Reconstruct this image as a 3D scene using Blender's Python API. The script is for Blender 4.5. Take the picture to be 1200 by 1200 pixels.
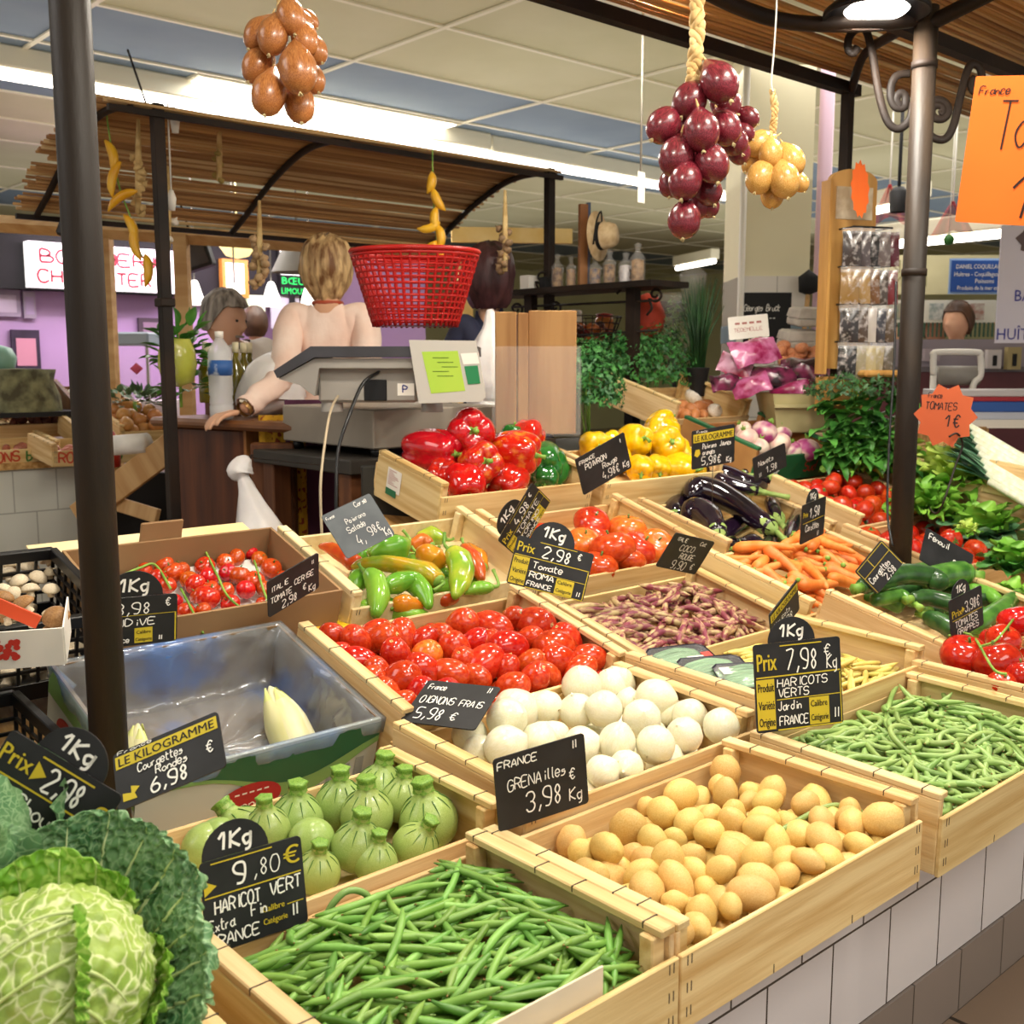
import bpy, bmesh, math, random
from mathutils import Vector, Matrix, Euler, noise
for o in list(bpy.data.objects): bpy.data.objects.remove(o)
SC = bpy.context.scene
COL = SC.collection
V = Vector
# ---------------------------------------------------------------- camera
F_PX, PITCH, YAW, EYE = 1267.8, math.radians(7.84), math.radians(48.19), 1.303
FW = V((math.cos(YAW)*math.cos(PITCH), math.sin(YAW)*math.cos(PITCH), -math.sin(PITCH)))
RT = V((math.sin(YAW), -math.cos(YAW), 0)); UP = RT.cross(FW)
CAM = V((0, 0, EYE))
cd = bpy.data.cameras.new('camera'); cam = bpy.data.objects.new('camera', cd); COL.objects.link(cam)
cd.sensor_width = 36; cd.lens = F_PX/1200*36; cd.clip_start = .05; cd.clip_end = 60
cam.matrix_world = Matrix((( RT.x, UP.x, -FW.x, 0), (RT.y, UP.y, -FW.y, 0), (RT.z, UP.z, -FW.z, EYE), (0, 0, 0, 1)))
cd.dof.use_dof = True; cd.dof.focus_distance = 2.0; cd.dof.aperture_fstop = 9
SC.camera = cam
# ---------------------------------------------------------------- light and exposure
SC.view_settings.view_transform = 'Standard'; SC.view_settings.look = 'None'
SC.view_settings.gamma = 1; SC.view_settings.use_curve_mapping = False
SC.view_settings.exposure = 0.0
W = bpy.data.worlds.new('hall_air'); SC.world = W; W.use_nodes = True
W.node_tree.nodes['Background'].inputs[0].default_value = (1, .95, .88, 1)
W.node_tree.nodes['Background'].inputs[1].default_value = .66
def area(name, loc, size, power, color=(1, .95, .86), aim=None, shape='DISK', sy=None):
    l = bpy.data.lights.new(name, 'AREA'); l.shape = shape; l.size = size; l.energy = power; l.color = color
    if sy: l.shape = 'RECTANGLE'; l.size_y = sy
    o = bpy.data.objects.new(name, l); COL.objects.link(o); o.location = loc
    d = (V(aim)-V(loc)) if aim else V((0, 0, -1))
    o.rotation_euler = d.to_track_quat('-Z', 'Y').to_euler()
    return o
# the hall's fluorescent strips, the ceiling panel and the stall's own lamps
area('hall_light', (2.2, 7.0, 2.82), 6.0, 70, (1, .97, .92), sy=.1, shape='RECTANGLE')
area('hall_light', (4.0, 6.35, 2.96), 1.8, 60, (1, .98, .95), sy=.5, shape='RECTANGLE')
area('hall_light', (6.5, 3.5, 2.9), 3.0, 30, (1, .95, .9), sy=1.2, shape='RECTANGLE')
area('hall_light', (1.0, -1.2, 2.9), 3.0, 75, (1, .95, .88), sy=1.2, shape='RECTANGLE')
area('hall_light', (-1.6, 2.6, 2.9), 3.0, 50, (1, .95, .9), sy=1.2, shape='RECTANGLE')
area('hall_light', (9.5, 6.5, 2.9), 3.0, 60, (1, .96, .9), sy=1.2, shape='RECTANGLE')
area('hall_light', (3.6, 8.6, 2.6), 3.0, 40, (1, .72, .95), sy=.6, shape='RECTANGLE')
# added unseen upward lights that brighten the ceiling, in place of strip bounce
for p, s_, e in (((2.5, 5.2, 2.3), 4.5, 15), ((6.5, 4.5, 2.3), 5, 24), ((1.0, .2, 2.5), 3.5, 16), ((6, 9.5, 2.2), 7, 42), ((11, 6, 2.2), 6, 45)):
    area('ceiling_fill', p, s_, e, (1, .97, .9), aim=(p[0], p[1], 3.0))
STALL_LAMPS = [(.75, .95, 2.12), (1.55, .75, 2.2), (2.25, 1.15, 2.25), (1.35, 1.9, 2.25), (3.05, .9, 2.25), (2.6, 2.35, 2.42)]
for p in STALL_LAMPS:
    area('stall_lamp_light', p, .16, 9 if p[0] < 1 else 13.5, (1, .91, .77))
# ---------------------------------------------------------------- helpers
def ray(x, y): return FW*F_PX + RT*(x-600) - UP*(y-600)
def at(x, y, D): return CAM + ray(x, y)*(D/F_PX)
def onz(x, y, z): d = ray(x, y); return CAM + d*((z-EYE)/d.z)
def ony(x, y, Y): d = ray(x, y); return CAM + d*(Y/d.y)
def onx(x, y, X): d = ray(x, y); return CAM + d*(X/d.x)
def px(n, D): return n/F_PX*D          # size in metres of n pixels at distance D
def hx(h):
    c = [int(h[i:i+2], 16)/255 for i in (0, 2, 4)]
    return tuple(((v+.055)/1.055)**2.4 if v > .04045 else v/12.92 for v in c) + (1,)
rnd = random.Random(7)
U = rnd.uniform
class MB:
    def __init__(s): s.v = []; s.f = []; s.m = []; s.s = []
    def add(s, vs, fs, mi=0, smooth=True, M=None):
        b = len(s.v)
        s.v += [tuple(M @ V(v)) if M else tuple(v) for v in vs]
        for f in fs: s.f.append([i+b for i in f]); s.m.append(mi); s.s.append(smooth)
        return s
    def box(s, lo, hi, mi=0, M=None, bev=0):
        x0, y0, z0 = lo; x1, y1, z1 = hi
        b = min(bev, (x1-x0)*.45, (y1-y0)*.45, (z1-z0)*.45)
        if b <= 0:
            vs = [(x, y, z) for z in (z0, z1) for y in (y0, y1) for x in (x0, x1)]
            return s.add(vs, [(0, 2, 3, 1), (4, 5, 7, 6), (0, 1, 5, 4), (2, 6, 7, 3), (0, 4, 6, 2), (1, 3, 7, 5)], mi, False, M)
        bm = bmesh.new(); bmesh.ops.create_cube(bm, size=1)
        for v in bm.verts: v.co = V(((x0+x1)/2+v.co.x*(x1-x0), (y0+y1)/2+v.co.y*(y1-y0), (z0+z1)/2+v.co.z*(z1-z0)))
        bmesh.ops.bevel(bm, geom=bm.edges[:], offset=b, segments=1, affect='EDGES', profile=.5)
        bm.verts.index_update()
        s.add([v.co for v in bm.verts], [[v.index for v in f.verts] for f in bm.faces], mi, False, M); bm.free(); return s
    def tube(s, path, rad, n=8, mi=0, cap=True, prof=None, M=None, smooth=True, flat=1.0, up=None):
        path = [V(p) for p in path]; m = len(path)
        if not hasattr(rad, '__len__'): rad = [rad]*m
        t0 = (path[1]-path[0]).normalized()
        a = V(up) if up else (V((0, 0, 1)) if abs(t0.z) < .9 else V((1, 0, 0)))
        nx = t0.cross(a).normalized(); vs = []; fs = []
        for i, p in enumerate(path):
            t = (path[min(i+1, m-1)]-path[max(i-1, 0)]).normalized()
            nx = (nx - t*nx.dot(t)).normalized(); ny = t.cross(nx)
            for k in range(n):
                th = 2*math.pi*k/n; r = rad[i]*(prof(i/(m-1), th) if prof else 1)
                vs.append(p + nx*(r*math.cos(th)) + ny*(r*math.sin(th)*flat))
        for i in range(m-1):
            for k in range(n): fs.append((i*n+k, i*n+(k+1) % n, (i+1)*n+(k+1) % n, (i+1)*n+k))
        if cap: fs += [tuple(range(n-1, -1, -1)), tuple((m-1)*n+k for k in range(n))]
        return s.add(vs, fs, mi, smooth, M)
    def lathe(s, prof, n=16, mi=0, M=None, mod=None, cap=False):
        vs = []; fs = []; m = len(prof)
        for i, (r, z) in enumerate(prof):
            for k in range(n):
                th = 2*math.pi*k/n
                rr, zz = mod(r, z, th, i/(m-1)) if mod else (r, z)
                vs.append((rr*math.cos(th), rr*math.sin(th), zz))
        for i in range(m-1):
            for k in range(n): fs.append((i*n+k, i*n+(k+1) % n, (i+1)*n+(k+1) % n, (i+1)*n+k))
        if cap: fs += [tuple(range(n-1, -1, -1)), tuple((m-1)*n+k for k in range(n))]
        return s.add(vs, fs, mi, True, M)
    def grid(s, rows, mi=0, smooth=True, M=None, closed=False):
        n = len(rows[0]); vs = [p for r in rows for p in r]; fs = []
        for i in range(len(rows)-1):
            for k in range(n-(0 if closed else 1)):
                fs.append((i*n+k, i*n+(k+1) % n, (i+1)*n+(k+1) % n, (i+1)*n+k))
        return s.add(vs, fs, mi, smooth, M)
    def mesh(s, name):
        me = bpy.data.meshes.new(name); me.from_pydata(s.v, [], s.f)
        me.polygons.foreach_set('material_index', s.m); me.polygons.foreach_set('use_smooth', s.s); me.update(); return me
    def build(s, name, mats, parent=None, M=None):
        me = s.mesh(name)
        for m in (mats if isinstance(mats, (list, tuple)) else [mats]): me.materials.append(m)
        return link(name, me, parent, M)
def link(name, me, parent=None, M=None):
    o = bpy.data.objects.new(name, me); COL.objects.link(o)
    if parent: o.parent = parent
    if M is not None: o.matrix_local = M
    return o
def T(*p): return Matrix.Translation(V(p[0]) if len(p) == 1 else V(p))
def Rz(a): return Matrix.Rotation(a, 4, 'Z')
def Rx(a): return Matrix.Rotation(a, 4, 'X')
def Ry(a): return Matrix.Rotation(a, 4, 'Y')
def S(x, y=None, z=None): return Matrix.Diagonal((x, x if y is None else y, x if z is None else z, 1))
def frame(p, z, x=None):       # local z along z
    z = V(z).normalized(); x = V(x) if x else (V((1, 0, 0)) if abs(z.x) < .9 else V((0, 1, 0)))
    y = z.cross(x).normalized(); x = y.cross(z)
    return Matrix(((x.x, y.x, z.x, p[0]), (x.y, y.y, z.y, p[1]), (x.z, y.z, z.z, p[2]), (0, 0, 0, 1)))
def tag(o, label, cat, group=None, kind=None):
    o['label'] = label; o['category'] = cat
    if group: o['group'] = group
    if kind: o['kind'] = kind
    return o
def thing(name, label, cat, M=None, group=None):
    o = bpy.data.objects.new(name, None); COL.objects.link(o); o.empty_display_size = .05
    if M is not None: o.matrix_local = M
    return tag(o, label, cat, group)
def dup(o, M, label=None, group=None, parent=None):
    c = o.copy(); COL.objects.link(c); c.parent = parent
    if M is not None: c.matrix_local = M
    if label: c['label'] = label
    if group: c['group'] = group
    for ch in list(o.children): dup(ch, None, parent=c)
    return c
def struct(name, mb, mats, M=None):
    o = mb.build(name, mats, None, M); o['kind'] = 'structure'; return o
def cr(pts, k=6, closed=False):      # smooth curve through points
    P = [V(p) for p in pts]; out = []; n = len(P)
    for i in range(n if closed else n-1):
        a, b, c, d = (P[(i-1) % n], P[i], P[(i+1) % n], P[(i+2) % n]) if closed else (P[max(i-1, 0)], P[i], P[i+1], P[min(i+2, n-1)])
        for j in range(k):
            t = j/k
            out.append(.5*((2*b) + (c-a)*t + (2*a-5*b+4*c-d)*t*t + (3*b-a-3*c+d)*t**3))
    if not closed: out.append(P[-1])
    return out
# ---------------------------------------------------------------- materials
MATS = {}
def mat(name, c1, c2=None, rough=.5, scale=6, spec=.5, bump=0, bscale=40, rv=0, rh=0, sss=0, coat=0, metal=0, stretch=None, detail=3,
        emit=0, ecol=None, alpha=1, trans=0, ior=1.45, ramp=(.35, .65), wave=None, voro=None, space='Object', double=None):
    if name in MATS: return MATS[name]
    m = bpy.data.materials.new(name); m.use_nodes = True; N = m.node_tree.nodes; L = m.node_tree.links; b = N['Principled BSDF']
    def new(t, **k):
        n = N.new(t)
        for a, v in k.items(): setattr(n, a, v)
        return n
    c1 = hx(c1) if isinstance(c1, str) else c1
    b.inputs['Base Color'].default_value = c1; b.inputs['Roughness'].default_value = rough
    b.inputs['Specular IOR Level'].default_value = spec; b.inputs['Metallic'].default_value = metal; b.inputs['IOR'].default_value = ior
    if sss: b.inputs['Subsurface Weight'].default_value = sss; b.inputs['Subsurface Radius'].default_value = (.01, .006, .003)
    if coat: b.inputs['Coat Weight'].default_value = coat; b.inputs['Coat Roughness'].default_value = .08
    if trans: b.inputs['Transmission Weight'].default_value = trans
    if alpha < 1: b.inputs['Alpha'].default_value = alpha
    if emit: b.inputs['Emission Color'].default_value = hx(ecol) if ecol else c1; b.inputs['Emission Strength'].default_value = emit
    tc = new('ShaderNodeTexCoord'); mp = new('ShaderNodeMapping'); L.new(tc.outputs[space], mp.inputs[0])
    oi = new('ShaderNodeObjectInfo')
    off = new('ShaderNodeVectorMath', operation='SCALE'); off.inputs[0].default_value = (7.3, 3.1, 5.7); L.new(oi.outputs['Random'], off.inputs['Scale'])
    L.new(off.outputs[0], mp.inputs['Location'])
    if stretch: mp.inputs['Scale'].default_value = stretch
    col = None
    if c2:
        c2 = hx(c2)
        if wave:
            t = new('ShaderNodeTexWave', wave_type='BANDS', bands_direction=wave[0]); t.inputs['Scale'].default_value = wave[1]
            t.inputs['Distortion'].default_value = wave[2]; t.inputs['Detail'].default_value = 3; fac = t.outputs['Fac']
        elif voro:
            t = new('ShaderNodeTexVoronoi', feature=voro); t.inputs['Scale'].default_value = scale; fac = t.outputs['Distance']
        else:
            t = new('ShaderNodeTexNoise'); t.inputs['Scale'].default_value = scale; t.inputs['Detail'].default_value = detail; fac = t.outputs['Fac']
        L.new(mp.outputs[0], t.inputs['Vector'])
        r = new('ShaderNodeValToRGB'); r.color_ramp.elements[0].position = ramp[0]; r.color_ramp.elements[1].position = ramp[1]
        r.color_ramp.elements[0].color = c1; r.color_ramp.elements[1].color = c2
        L.new(fac, r.inputs[0]); col = r.outputs[0]
    if rv or rh:
        h = new('ShaderNodeHueSaturation')
        if col: L.new(col, h.inputs['Color'])
        else: h.inputs['Color'].default_value = c1
        for amt, base, nm, salt in ((rv, 1, 'Value', 1.0), (rh, .5, 'Hue', 37.7)):
            if amt:
                fr = new('ShaderNodeMath', operation='MULTIPLY'); fr.inputs[1].default_value = salt; L.new(oi.outputs['Random'], fr.inputs[0])
                f2 = new('ShaderNodeMath', operation='FRACT'); L.new(fr.outputs[0], f2.inputs[0])
                ma = new('ShaderNodeMapRange'); ma.inputs['To Min'].default_value = base-amt; ma.inputs['To Max'].default_value = base+amt
                L.new(f2.outputs[0], ma.inputs['Value']); L.new(ma.outputs[0], h.inputs[nm])
        col = h.outputs[0]
    if col: L.new(col, b.inputs['Base Color'])
    if bump:
        t = new('ShaderNodeTexNoise'); t.inputs['Scale'].default_value = bscale; t.inputs['Detail'].default_value = 4
        L.new(mp.outputs[0], t.inputs['Vector'])
        bp = new('ShaderNodeBump'); bp.inputs['Strength'].default_value = bump; bp.inputs['Distance'].default_value = .004
        L.new(t.outputs['Fac'], bp.inputs['Height']); L.new(bp.outputs[0], b.inputs['Normal'])
    MATS[name] = m; return m
def tiles(name, c, grout, w, h, mortar, rough=.2, offset=.5, axis='XZ', c2=None, bump=.3, shift=(0, 0)):
    m = bpy.data.materials.new(name); m.use_nodes = True; N = m.node_tree.nodes; L = m.node_tree.links; b = N['Principled BSDF']
    tc = N.new('ShaderNodeTexCoord'); sp = N.new('ShaderNodeSeparateXYZ'); cb = N.new('ShaderNodeCombineXYZ')
    L.new(tc.outputs['Object'], sp.inputs[0])
    mp = N.new('ShaderNodeMapping'); mp.inputs['Location'].default_value = (shift[0], shift[1], 0)
    L.new(sp.outputs[axis[0]], cb.inputs['X']); L.new(sp.outputs[axis[1]], cb.inputs['Y']); L.new(cb.outputs[0], mp.inputs[0])
    t = N.new('ShaderNodeTexBrick'); t.offset = offset; L.new(mp.outputs[0], t.inputs['Vector'])
    t.inputs['Scale'].default_value = 1; t.inputs['Brick Width'].default_value = w; t.inputs['Row Height'].default_value = h
    t.inputs['Mortar Size'].default_value = mortar; t.inputs['Mortar Smooth'].default_value = .1
    t.inputs['Color1'].default_value = hx(c); t.inputs['Color2'].default_value = hx(c2 or c); t.inputs['Mortar'].default_value = hx(grout)
    L.new(t.outputs['Color'], b.inputs['Base Color']); b.inputs['Roughness'].default_value = rough
    bp = N.new('ShaderNodeBump'); bp.inputs['Strength'].default_value = bump; bp.inputs['Distance'].default_value = .003; bp.invert = True
    L.new(t.outputs['Fac'], bp.inputs['Height']); L.new(bp.outputs[0], b.inputs['Normal'])
    return m
WOODX = mat('pine_along_x', 'C79F64', 'E4C892', .6, 9, .3, .15, 60, rv=.12, rh=.008, stretch=(.25, 5, 5), ramp=(.3, .62))
WOODY = mat('pine_along_y', 'C59D62', 'E5CA96', .6, 9, .3, .15, 60, rv=.12, rh=.008, stretch=(5, .25, 5), ramp=(.3, .62))
WOODD = mat('aged_pine', 'A87A42', 'D9B174', .6, 8, .3, .2, 60, rv=.08, stretch=(5, .3, 5))
BOXWOOD = mat('poplar_ply', 'D9C08E', 'EDDCB0', .6, 7, .3, .1, 60, rv=.06, stretch=(4, .3, 4))
STAPLE = mat('staple_wire', '5A5148', rough=.4, metal=.6)
IRON = mat('dark_iron', '1E1713', '32241A', .6, 5, .3, .2, 30, ramp=(.4, .75))
IRON2 = mat('worn_iron_pole', '231C17', '40301F', .55, 3, .35, .2, 40, stretch=(3, 3, .7), ramp=(.45, .8))
CANE = mat('cane', '8A5B34', 'C79A62', .6, 5, .3, .3, 50, stretch=(.3, 6, 6), rv=.1)
CHALKB = mat('card_black', '17181A', '232326', .55, 20)
CHALKW = mat('chalk_white', 'F2F0EA', rough=.9)
YEL = mat('print_yellow', 'C8B22A', rough=.6)
BLACKP = mat('print_black', '101010', rough=.6)
SLATE = mat('slate_grey', '4C5257', '5D6367', .6, 12)
WHITE = mat('white_paint', 'ECE8DF', rough=.5)
WHITEP = mat('white_paper', 'EFEBE3', 'E2DDD4', .7, 5)
STEMG = mat('stem_green', '5B8A2E', '8CB04A', .5, 20)
DRYSTEM = mat('dry_stem', 'B9965E', 'E0C48A', .8, 20, bump=.3, bscale=60)
TWINE = mat('white_twine', 'DAD6CC', rough=.9)
BLACKPL = mat('black_plastic', '121214', rough=.35)
GLASS = mat('clear_glass', 'FFFFFF', rough=.02, trans=1, ior=1.3)
CLEAR = mat('clear_plastic', 'FFFFFF', rough=.08, alpha=.07, spec=.8)
# ---------------------------------------------------------------- lettering
GL = {k: v for k, v in (g.split('=', 1) for g in '''A=00 26 40|12 32
B=00 06 26 35 34 23 03|23 33 42 41 30 00
C=45 36 16 04 02 10 30 41
D=00 06 26 44 42 20 00
E=46 06 00 40|03 33
F=46 06 00|03 33
G=45 36 16 04 02 10 30 41 43 23
H=06 00|46 40|03 43
I=26 20
J=36 31 20 10 01
K=06 00|46 03 40
L=06 00 40
M=00 06 23 46 40
N=00 06 40 46
O=16 04 02 10 30 42 44 36 16
P=00 06 26 45 44 33 03
Q=16 04 02 10 30 42 44 36 16|22 40
R=00 06 26 45 44 33 03|23 40
S=45 36 16 05 04 13 33 42 41 30 10 01
T=06 46|26 20
U=06 01 10 30 41 46
V=06 20 46
W=06 10 23 30 46
X=06 40|46 00
Y=06 23 46|23 20
Z=06 46 00 40
a=33 23 13 02 01 10 20 31 34|31 40
b=06 00 20 31 32 23 03
c=33 24 14 03 01 10 20 31
d=36 30|32 23 13 02 01 10 20 31
e=02 32 33 24 14 03 01 10 20 31
f=36 26 15 10|03 33
g=33 23 13 02 10 20 31 34 3: 2; 1;
h=06 00|02 13 23 32 30
i=23 20|25 24
j=23 2: 1; 0;|25 24
k=06 00|34 02 30
l=16 11 20
m=03 00|02 13 22 20|22 33 42 40
n=03 00|02 13 23 32 30
o=13 02 01 10 20 31 32 23 13
p=03 0;|02 13 23 32 31 20 10 01
q=33 3;|32 23 13 02 01 10 20 31
r=03 00|02 13 23
s=33 23 13 12 32 31 20 00
t=16 11 20 30|04 34
u=03 01 10 20 31 33 30
v=03 10 33
w=03 10 22 30 43
x=03 30|33 00
y=03 11|33 1:
z=03 33 00 30
0=16 04 02 10 30 42 44 36 16
1=04 26 20
2=05 16 36 45 44 00 40
3=05 16 36 45 44 33 23|33 42 41 30 10 01
4=26 02 42|33 30
5=46 06 03 33 42 41 30 00
6=36 14 02 10 30 41 42 33 13 02
7=06 46 10
8=23 14 15 26 35 34 23 12 11 20 31 32 23
9=42 13 04 05 16 36 45 42 30 10
,=21 1:
.=20 21
€=45 36 26 14 12 20 30 41|04 34|02 32
!=26 22|21 20
-=03 33
:=23 24|20 21
'=26 24'''.split('\n'))}
def stroke_text(mb, txt, x, y, h, w=None, th=None, mi=0, z=.0012, slant=0, jit=.05, seed=1):
    """handwriting: ribbons along a stroke font; x,y = left, baseline"""
    r = random.Random(seed+len(txt)); u = h/6; adv = u*4.9
    if w: sx = w/(adv*max(len(txt), 1))
    else: sx = 1
    th = th or h*.11
    for ch in txt:
        dy = r.uniform(-1, 1)*h*jit
        for st in (GL.get(ch, '').split('|') if ch != ' ' else []):
            P = []
            for q in st.split():
                cx = int(q[0]); cy = int(q[1]) if q[1].isdigit() else {':': -1, ';': -2}[q[1]]
                P.append(V((x+(cx*u*.95+cy*u*slant)*sx, y+dy+cy*u, 0)))
            if len(P) < 2: continue
            C = cr(P, 3) if len(P) > 2 else P
            L, Rr = [], []
            for i, p in enumerate(C):
                t = (C[min(i+1, len(C)-1)]-C[max(i-1, 0)]); t = t.normalized() if t.length > 1e-9 else V((1, 0, 0))
                n = V((-t.y, t.x, 0))*th/2; L.append((p.x+n.x, p.y+n.y, z)); Rr.append((p.x-n.x, p.y-n.y, z))
            mb.grid([Rr, L], mi, False)
        x += adv*sx*(.9 if ch == '1' else .62 if ch in 'Iil,.!\'' else .8 if ch.islower() else 1)
    return mb
def font_text(mb, txt, x, y, h, w=None, mi=0, z=.0012, align='LEFT', bold=0):
    c = bpy.data.curves.new('t', 'FONT'); c.body = txt; c.size = 1; c.align_x = 'LEFT'; c.resolution_u = 2; c.offset = 0
    o = bpy.data.objects.new('t', c); COL.objects.link(o)
    me = bpy.data.meshes.new_from_object(o.evaluated_get(bpy.context.evaluated_depsgraph_get()))
    bpy.data.objects.remove(o); bpy.data.curves.remove(c)
    if not me.vertices: return mb
    xs = [v.co.x for v in me.vertices]; x0, x1 = min(xs), max(xs)
    s = h/.72; sx = w/(x1-x0) if w else s
    if align == 'CENTER': x -= (x1-x0)*sx/2
    mb.add([(x+(v.co.x-x0)*sx, y+v.co.y*s, z) for v in me.vertices], [list(p.vertices) for p in me.polygons], mi, False)
    if bold: mb.add([(x+(v.co.x-x0)*sx+h*bold, y+v.co.y*s, z+.0001) for v in me.vertices], [list(p.vertices) for p in me.polygons], mi, False)
    bpy.data.meshes.remove(me); return mb
def rect(mb, x0, y0, x1, y1, mi=0, z=.0006): return mb.add([(x0, y0, z), (x1, y0, z), (x1, y1, z), (x0, y1, z)], [(0, 1, 2, 3)], mi, False)
def rbox(w, h, t, r=.006, x0=None, y0=None):     # a board with rounded corners, front at z = 0
    x0 = -w/2 if x0 is None else x0; y0 = -h/2 if y0 is None else y0; mb = MB(); pts = []
    for cx, cy, a in ((x0+w-r, y0+h-r, 0), (x0+r, y0+h-r, 90), (x0+r, y0+r, 180), (x0+w-r, y0+r, 270)):
        for k in range(5): pts.append((cx+r*math.cos(math.radians(a+k*22.5)), cy+r*math.sin(math.radians(a+k*22.5))))
    n = len(pts)
    mb.add([(x, y, 0) for x, y in pts]+[(x, y, -t) for x, y in pts], [tuple(range(n)), tuple(range(2*n-1, n-1, -1))]+[(k, k+n, (k+1) % n+n, (k+1) % n) for k in range(n)], 0, False)
    return mb
# ---------------------------------------------------------------- the setting
FLOORT = tiles('floor_tiles', '8E7866', '3B322B', .42, .42, .006, .35, 0, 'XY', '83705F', .2, (.1, .2))
WTILE = tiles('white_wall_tiles', 'DDD9DA', '3A3633', .1905, .1905, .0024, .18, .5, 'XZ', 'D6D2D4', .3, (.062, -.133))
PLINTH = tiles('plinth_tiles', '8C8078', '4A423C', .1905, .3, .0024, .3, 0, 'XZ', '857A72', .2, (.062, 0))
CEILM = mat('ceiling_panel', 'CFCBA8', 'C8C49E', .8, 2)
CEILB = mat('ceiling_panel_blue', '76889A', '7E90A0', .8, 2)
TBAR = mat('ceiling_rail', 'E6E0C8', rough=.6)
WALLM = mat('wall_paint', 'D5D1A0', 'CFCB98', .8, 1)
GLOW = mat('lit_tube', 'FFFFFF', emit=9, ecol='FFF6E8')
GLOWP = mat('lit_panel', 'FFFFFF', emit=5, ecol='FFF8EE')
struct('floor', MB().add([(-5, -4, 0), (18, -4, 0), (18, 16, 0), (-5, 16, 0)], [(0, 1, 2, 3)], 0, False), FLOORT)
CZ = 3.0
mb = MB()
ys = [-4, -2.9, -1.3, -.4, .42, 1.24, 2.06, 2.88, 3.71, 4.535, 5.36, 6.17, 6.62, 7.4, 8.2, 9.0, 10.2, 11.4, 12.6, 13.8, 16]
for a, b in zip(ys, ys[1:]):
    mb.add([(-5, a, CZ), (-5, b, CZ), (18, b, CZ), (18, a, CZ)], [(0, 1, 2, 3)], 1 if a in (5.36, 6.17, 6.62, 11.4) else 0, False)
for y in ys[1:-1]: mb.box((-5, y-.014, CZ-.012), (18, y+.014, CZ-.001), 2)
for k in range(16): mb.box((.67-4.4+1.465*k-.014, -4, CZ-.014), (.67-4.4+1.465*k+.014, 16, CZ-.003), 2)
struct('ceiling', mb, [CEILM, CEILB, TBAR])
struct('wall_back', MB().box((-5, 15, 0), (18, 15.1, 3)), WALLM)
struct('wall_right', MB().box((17, -4, 0), (17.1, 15, 3)), WALLM)
# tiled counter with the stepped staging the crates lie on
def stage(name, xa, xb, prof, mats, front=True):
    mb = MB(); n = len(prof)
    mb.add([(xa, y, z) for y, z in prof]+[(xb, y, z) for y, z in prof], [(k, (k+1) % n, (k+1) % n+n, k+n) for k in range(n)]+[tuple(range(n-1, -1, -1)), tuple(range(n, 2*n))], 0, False)
    mb.m = [0 if i == 0 and front else 1 for i in range(len(mb.f))]; return struct(name, mb, mats)
xa, xb = -1.6, 5.2
stage('trim_1', xa, xb, [(.92, .134), (.92, .452), (1.165, .452), (1.165, .470), (1.55, .475), (1.97, .565), (1.97, .134)], [WTILE, WOODD])
stage('trim_2', -.6, xb, [(1.971, .134), (1.971, .55), (1.99, .60), (2.36, .71), (2.36, .134)], [WOODD, WOODD])
stage('trim_6', 3.86, xb, [(2.362, .134), (2.362, 1.0), (2.699, 1.0), (2.699, .134)], [WOODD, WOODD])
stage('trim_3', 1.72, 3.855, [(2.361, .134), (2.361, .78), (2.70, .865), (2.70, .134)], [WOODD, WOODD])
struct('baseboard_front', MB().box((xa, .915, 0), (xb, 2.70, .133)), PLINTH)
# ceiling fixtures
def ceiling_light(name, p0, p1, label, group=None):
    d = (V(p1)-V(p0)); L = d.length; a = math.atan2(d.y, d.x)
    t = thing(name, label, 'ceiling light', T(p0) @ Rz(a), group)
    MB().box((0, -.06, .05), (L, .06, .17), bev=.01).build('housing', TBAR, t)
    MB().tube([(0.02, 0, .02), (L-.02, 0, .02)], .028, 10).build('tube', GLOW, t); return t
ceiling_light('ceiling_light', (1.0, 6.4, 2.83), (5.47, 6.4, 2.83), 'long white fluorescent strip light running above the arched cane awning')
ceiling_light('ceiling_light', (5.5, 6.43, 2.83), (8.6, 6.5, 2.83), 'white fluorescent strip light crossing behind the hanging red onions')
for a, b, z, lb in (((925, 228), (865, 237), 2.83, 'short fluorescent strip light seen just left of the cream pillar'),
                    ((1008, 256), (1066, 267), 2.75, 'fluorescent strip light beside the orange starburst label and the iron pole'),
                    ((1030, 290), (1180, 275), 2.75, 'lower fluorescent strip light over the fish counter sign')):
    if a[0] == 925: ceiling_light('ceiling_light', at(838, 308, 13), at(793, 306, 14), 'faraway fluorescent strip light near the green rear wall')
    elif a[0] == 1008: ceiling_light('ceiling_light', at(1000, 256, 9), at(1080, 272, 8.2), lb)
    else: ceiling_light('ceiling_light', at(1030, 292, 8), at(1180, 276, 7.2), lb)
t = thing('ceiling_panel_light', 'bright rectangular ceiling panel light set in the blue ceiling tiles', 'ceiling light', T(3.06, 6.19, CZ-.02))
MB().box((0, 0, 0), (2.0, .40, .018)).build('frame', TBAR, t); MB().box((.03, .03, -.006), (1.97, .37, -.0005)).build('diffuser', GLOWP, t)
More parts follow.
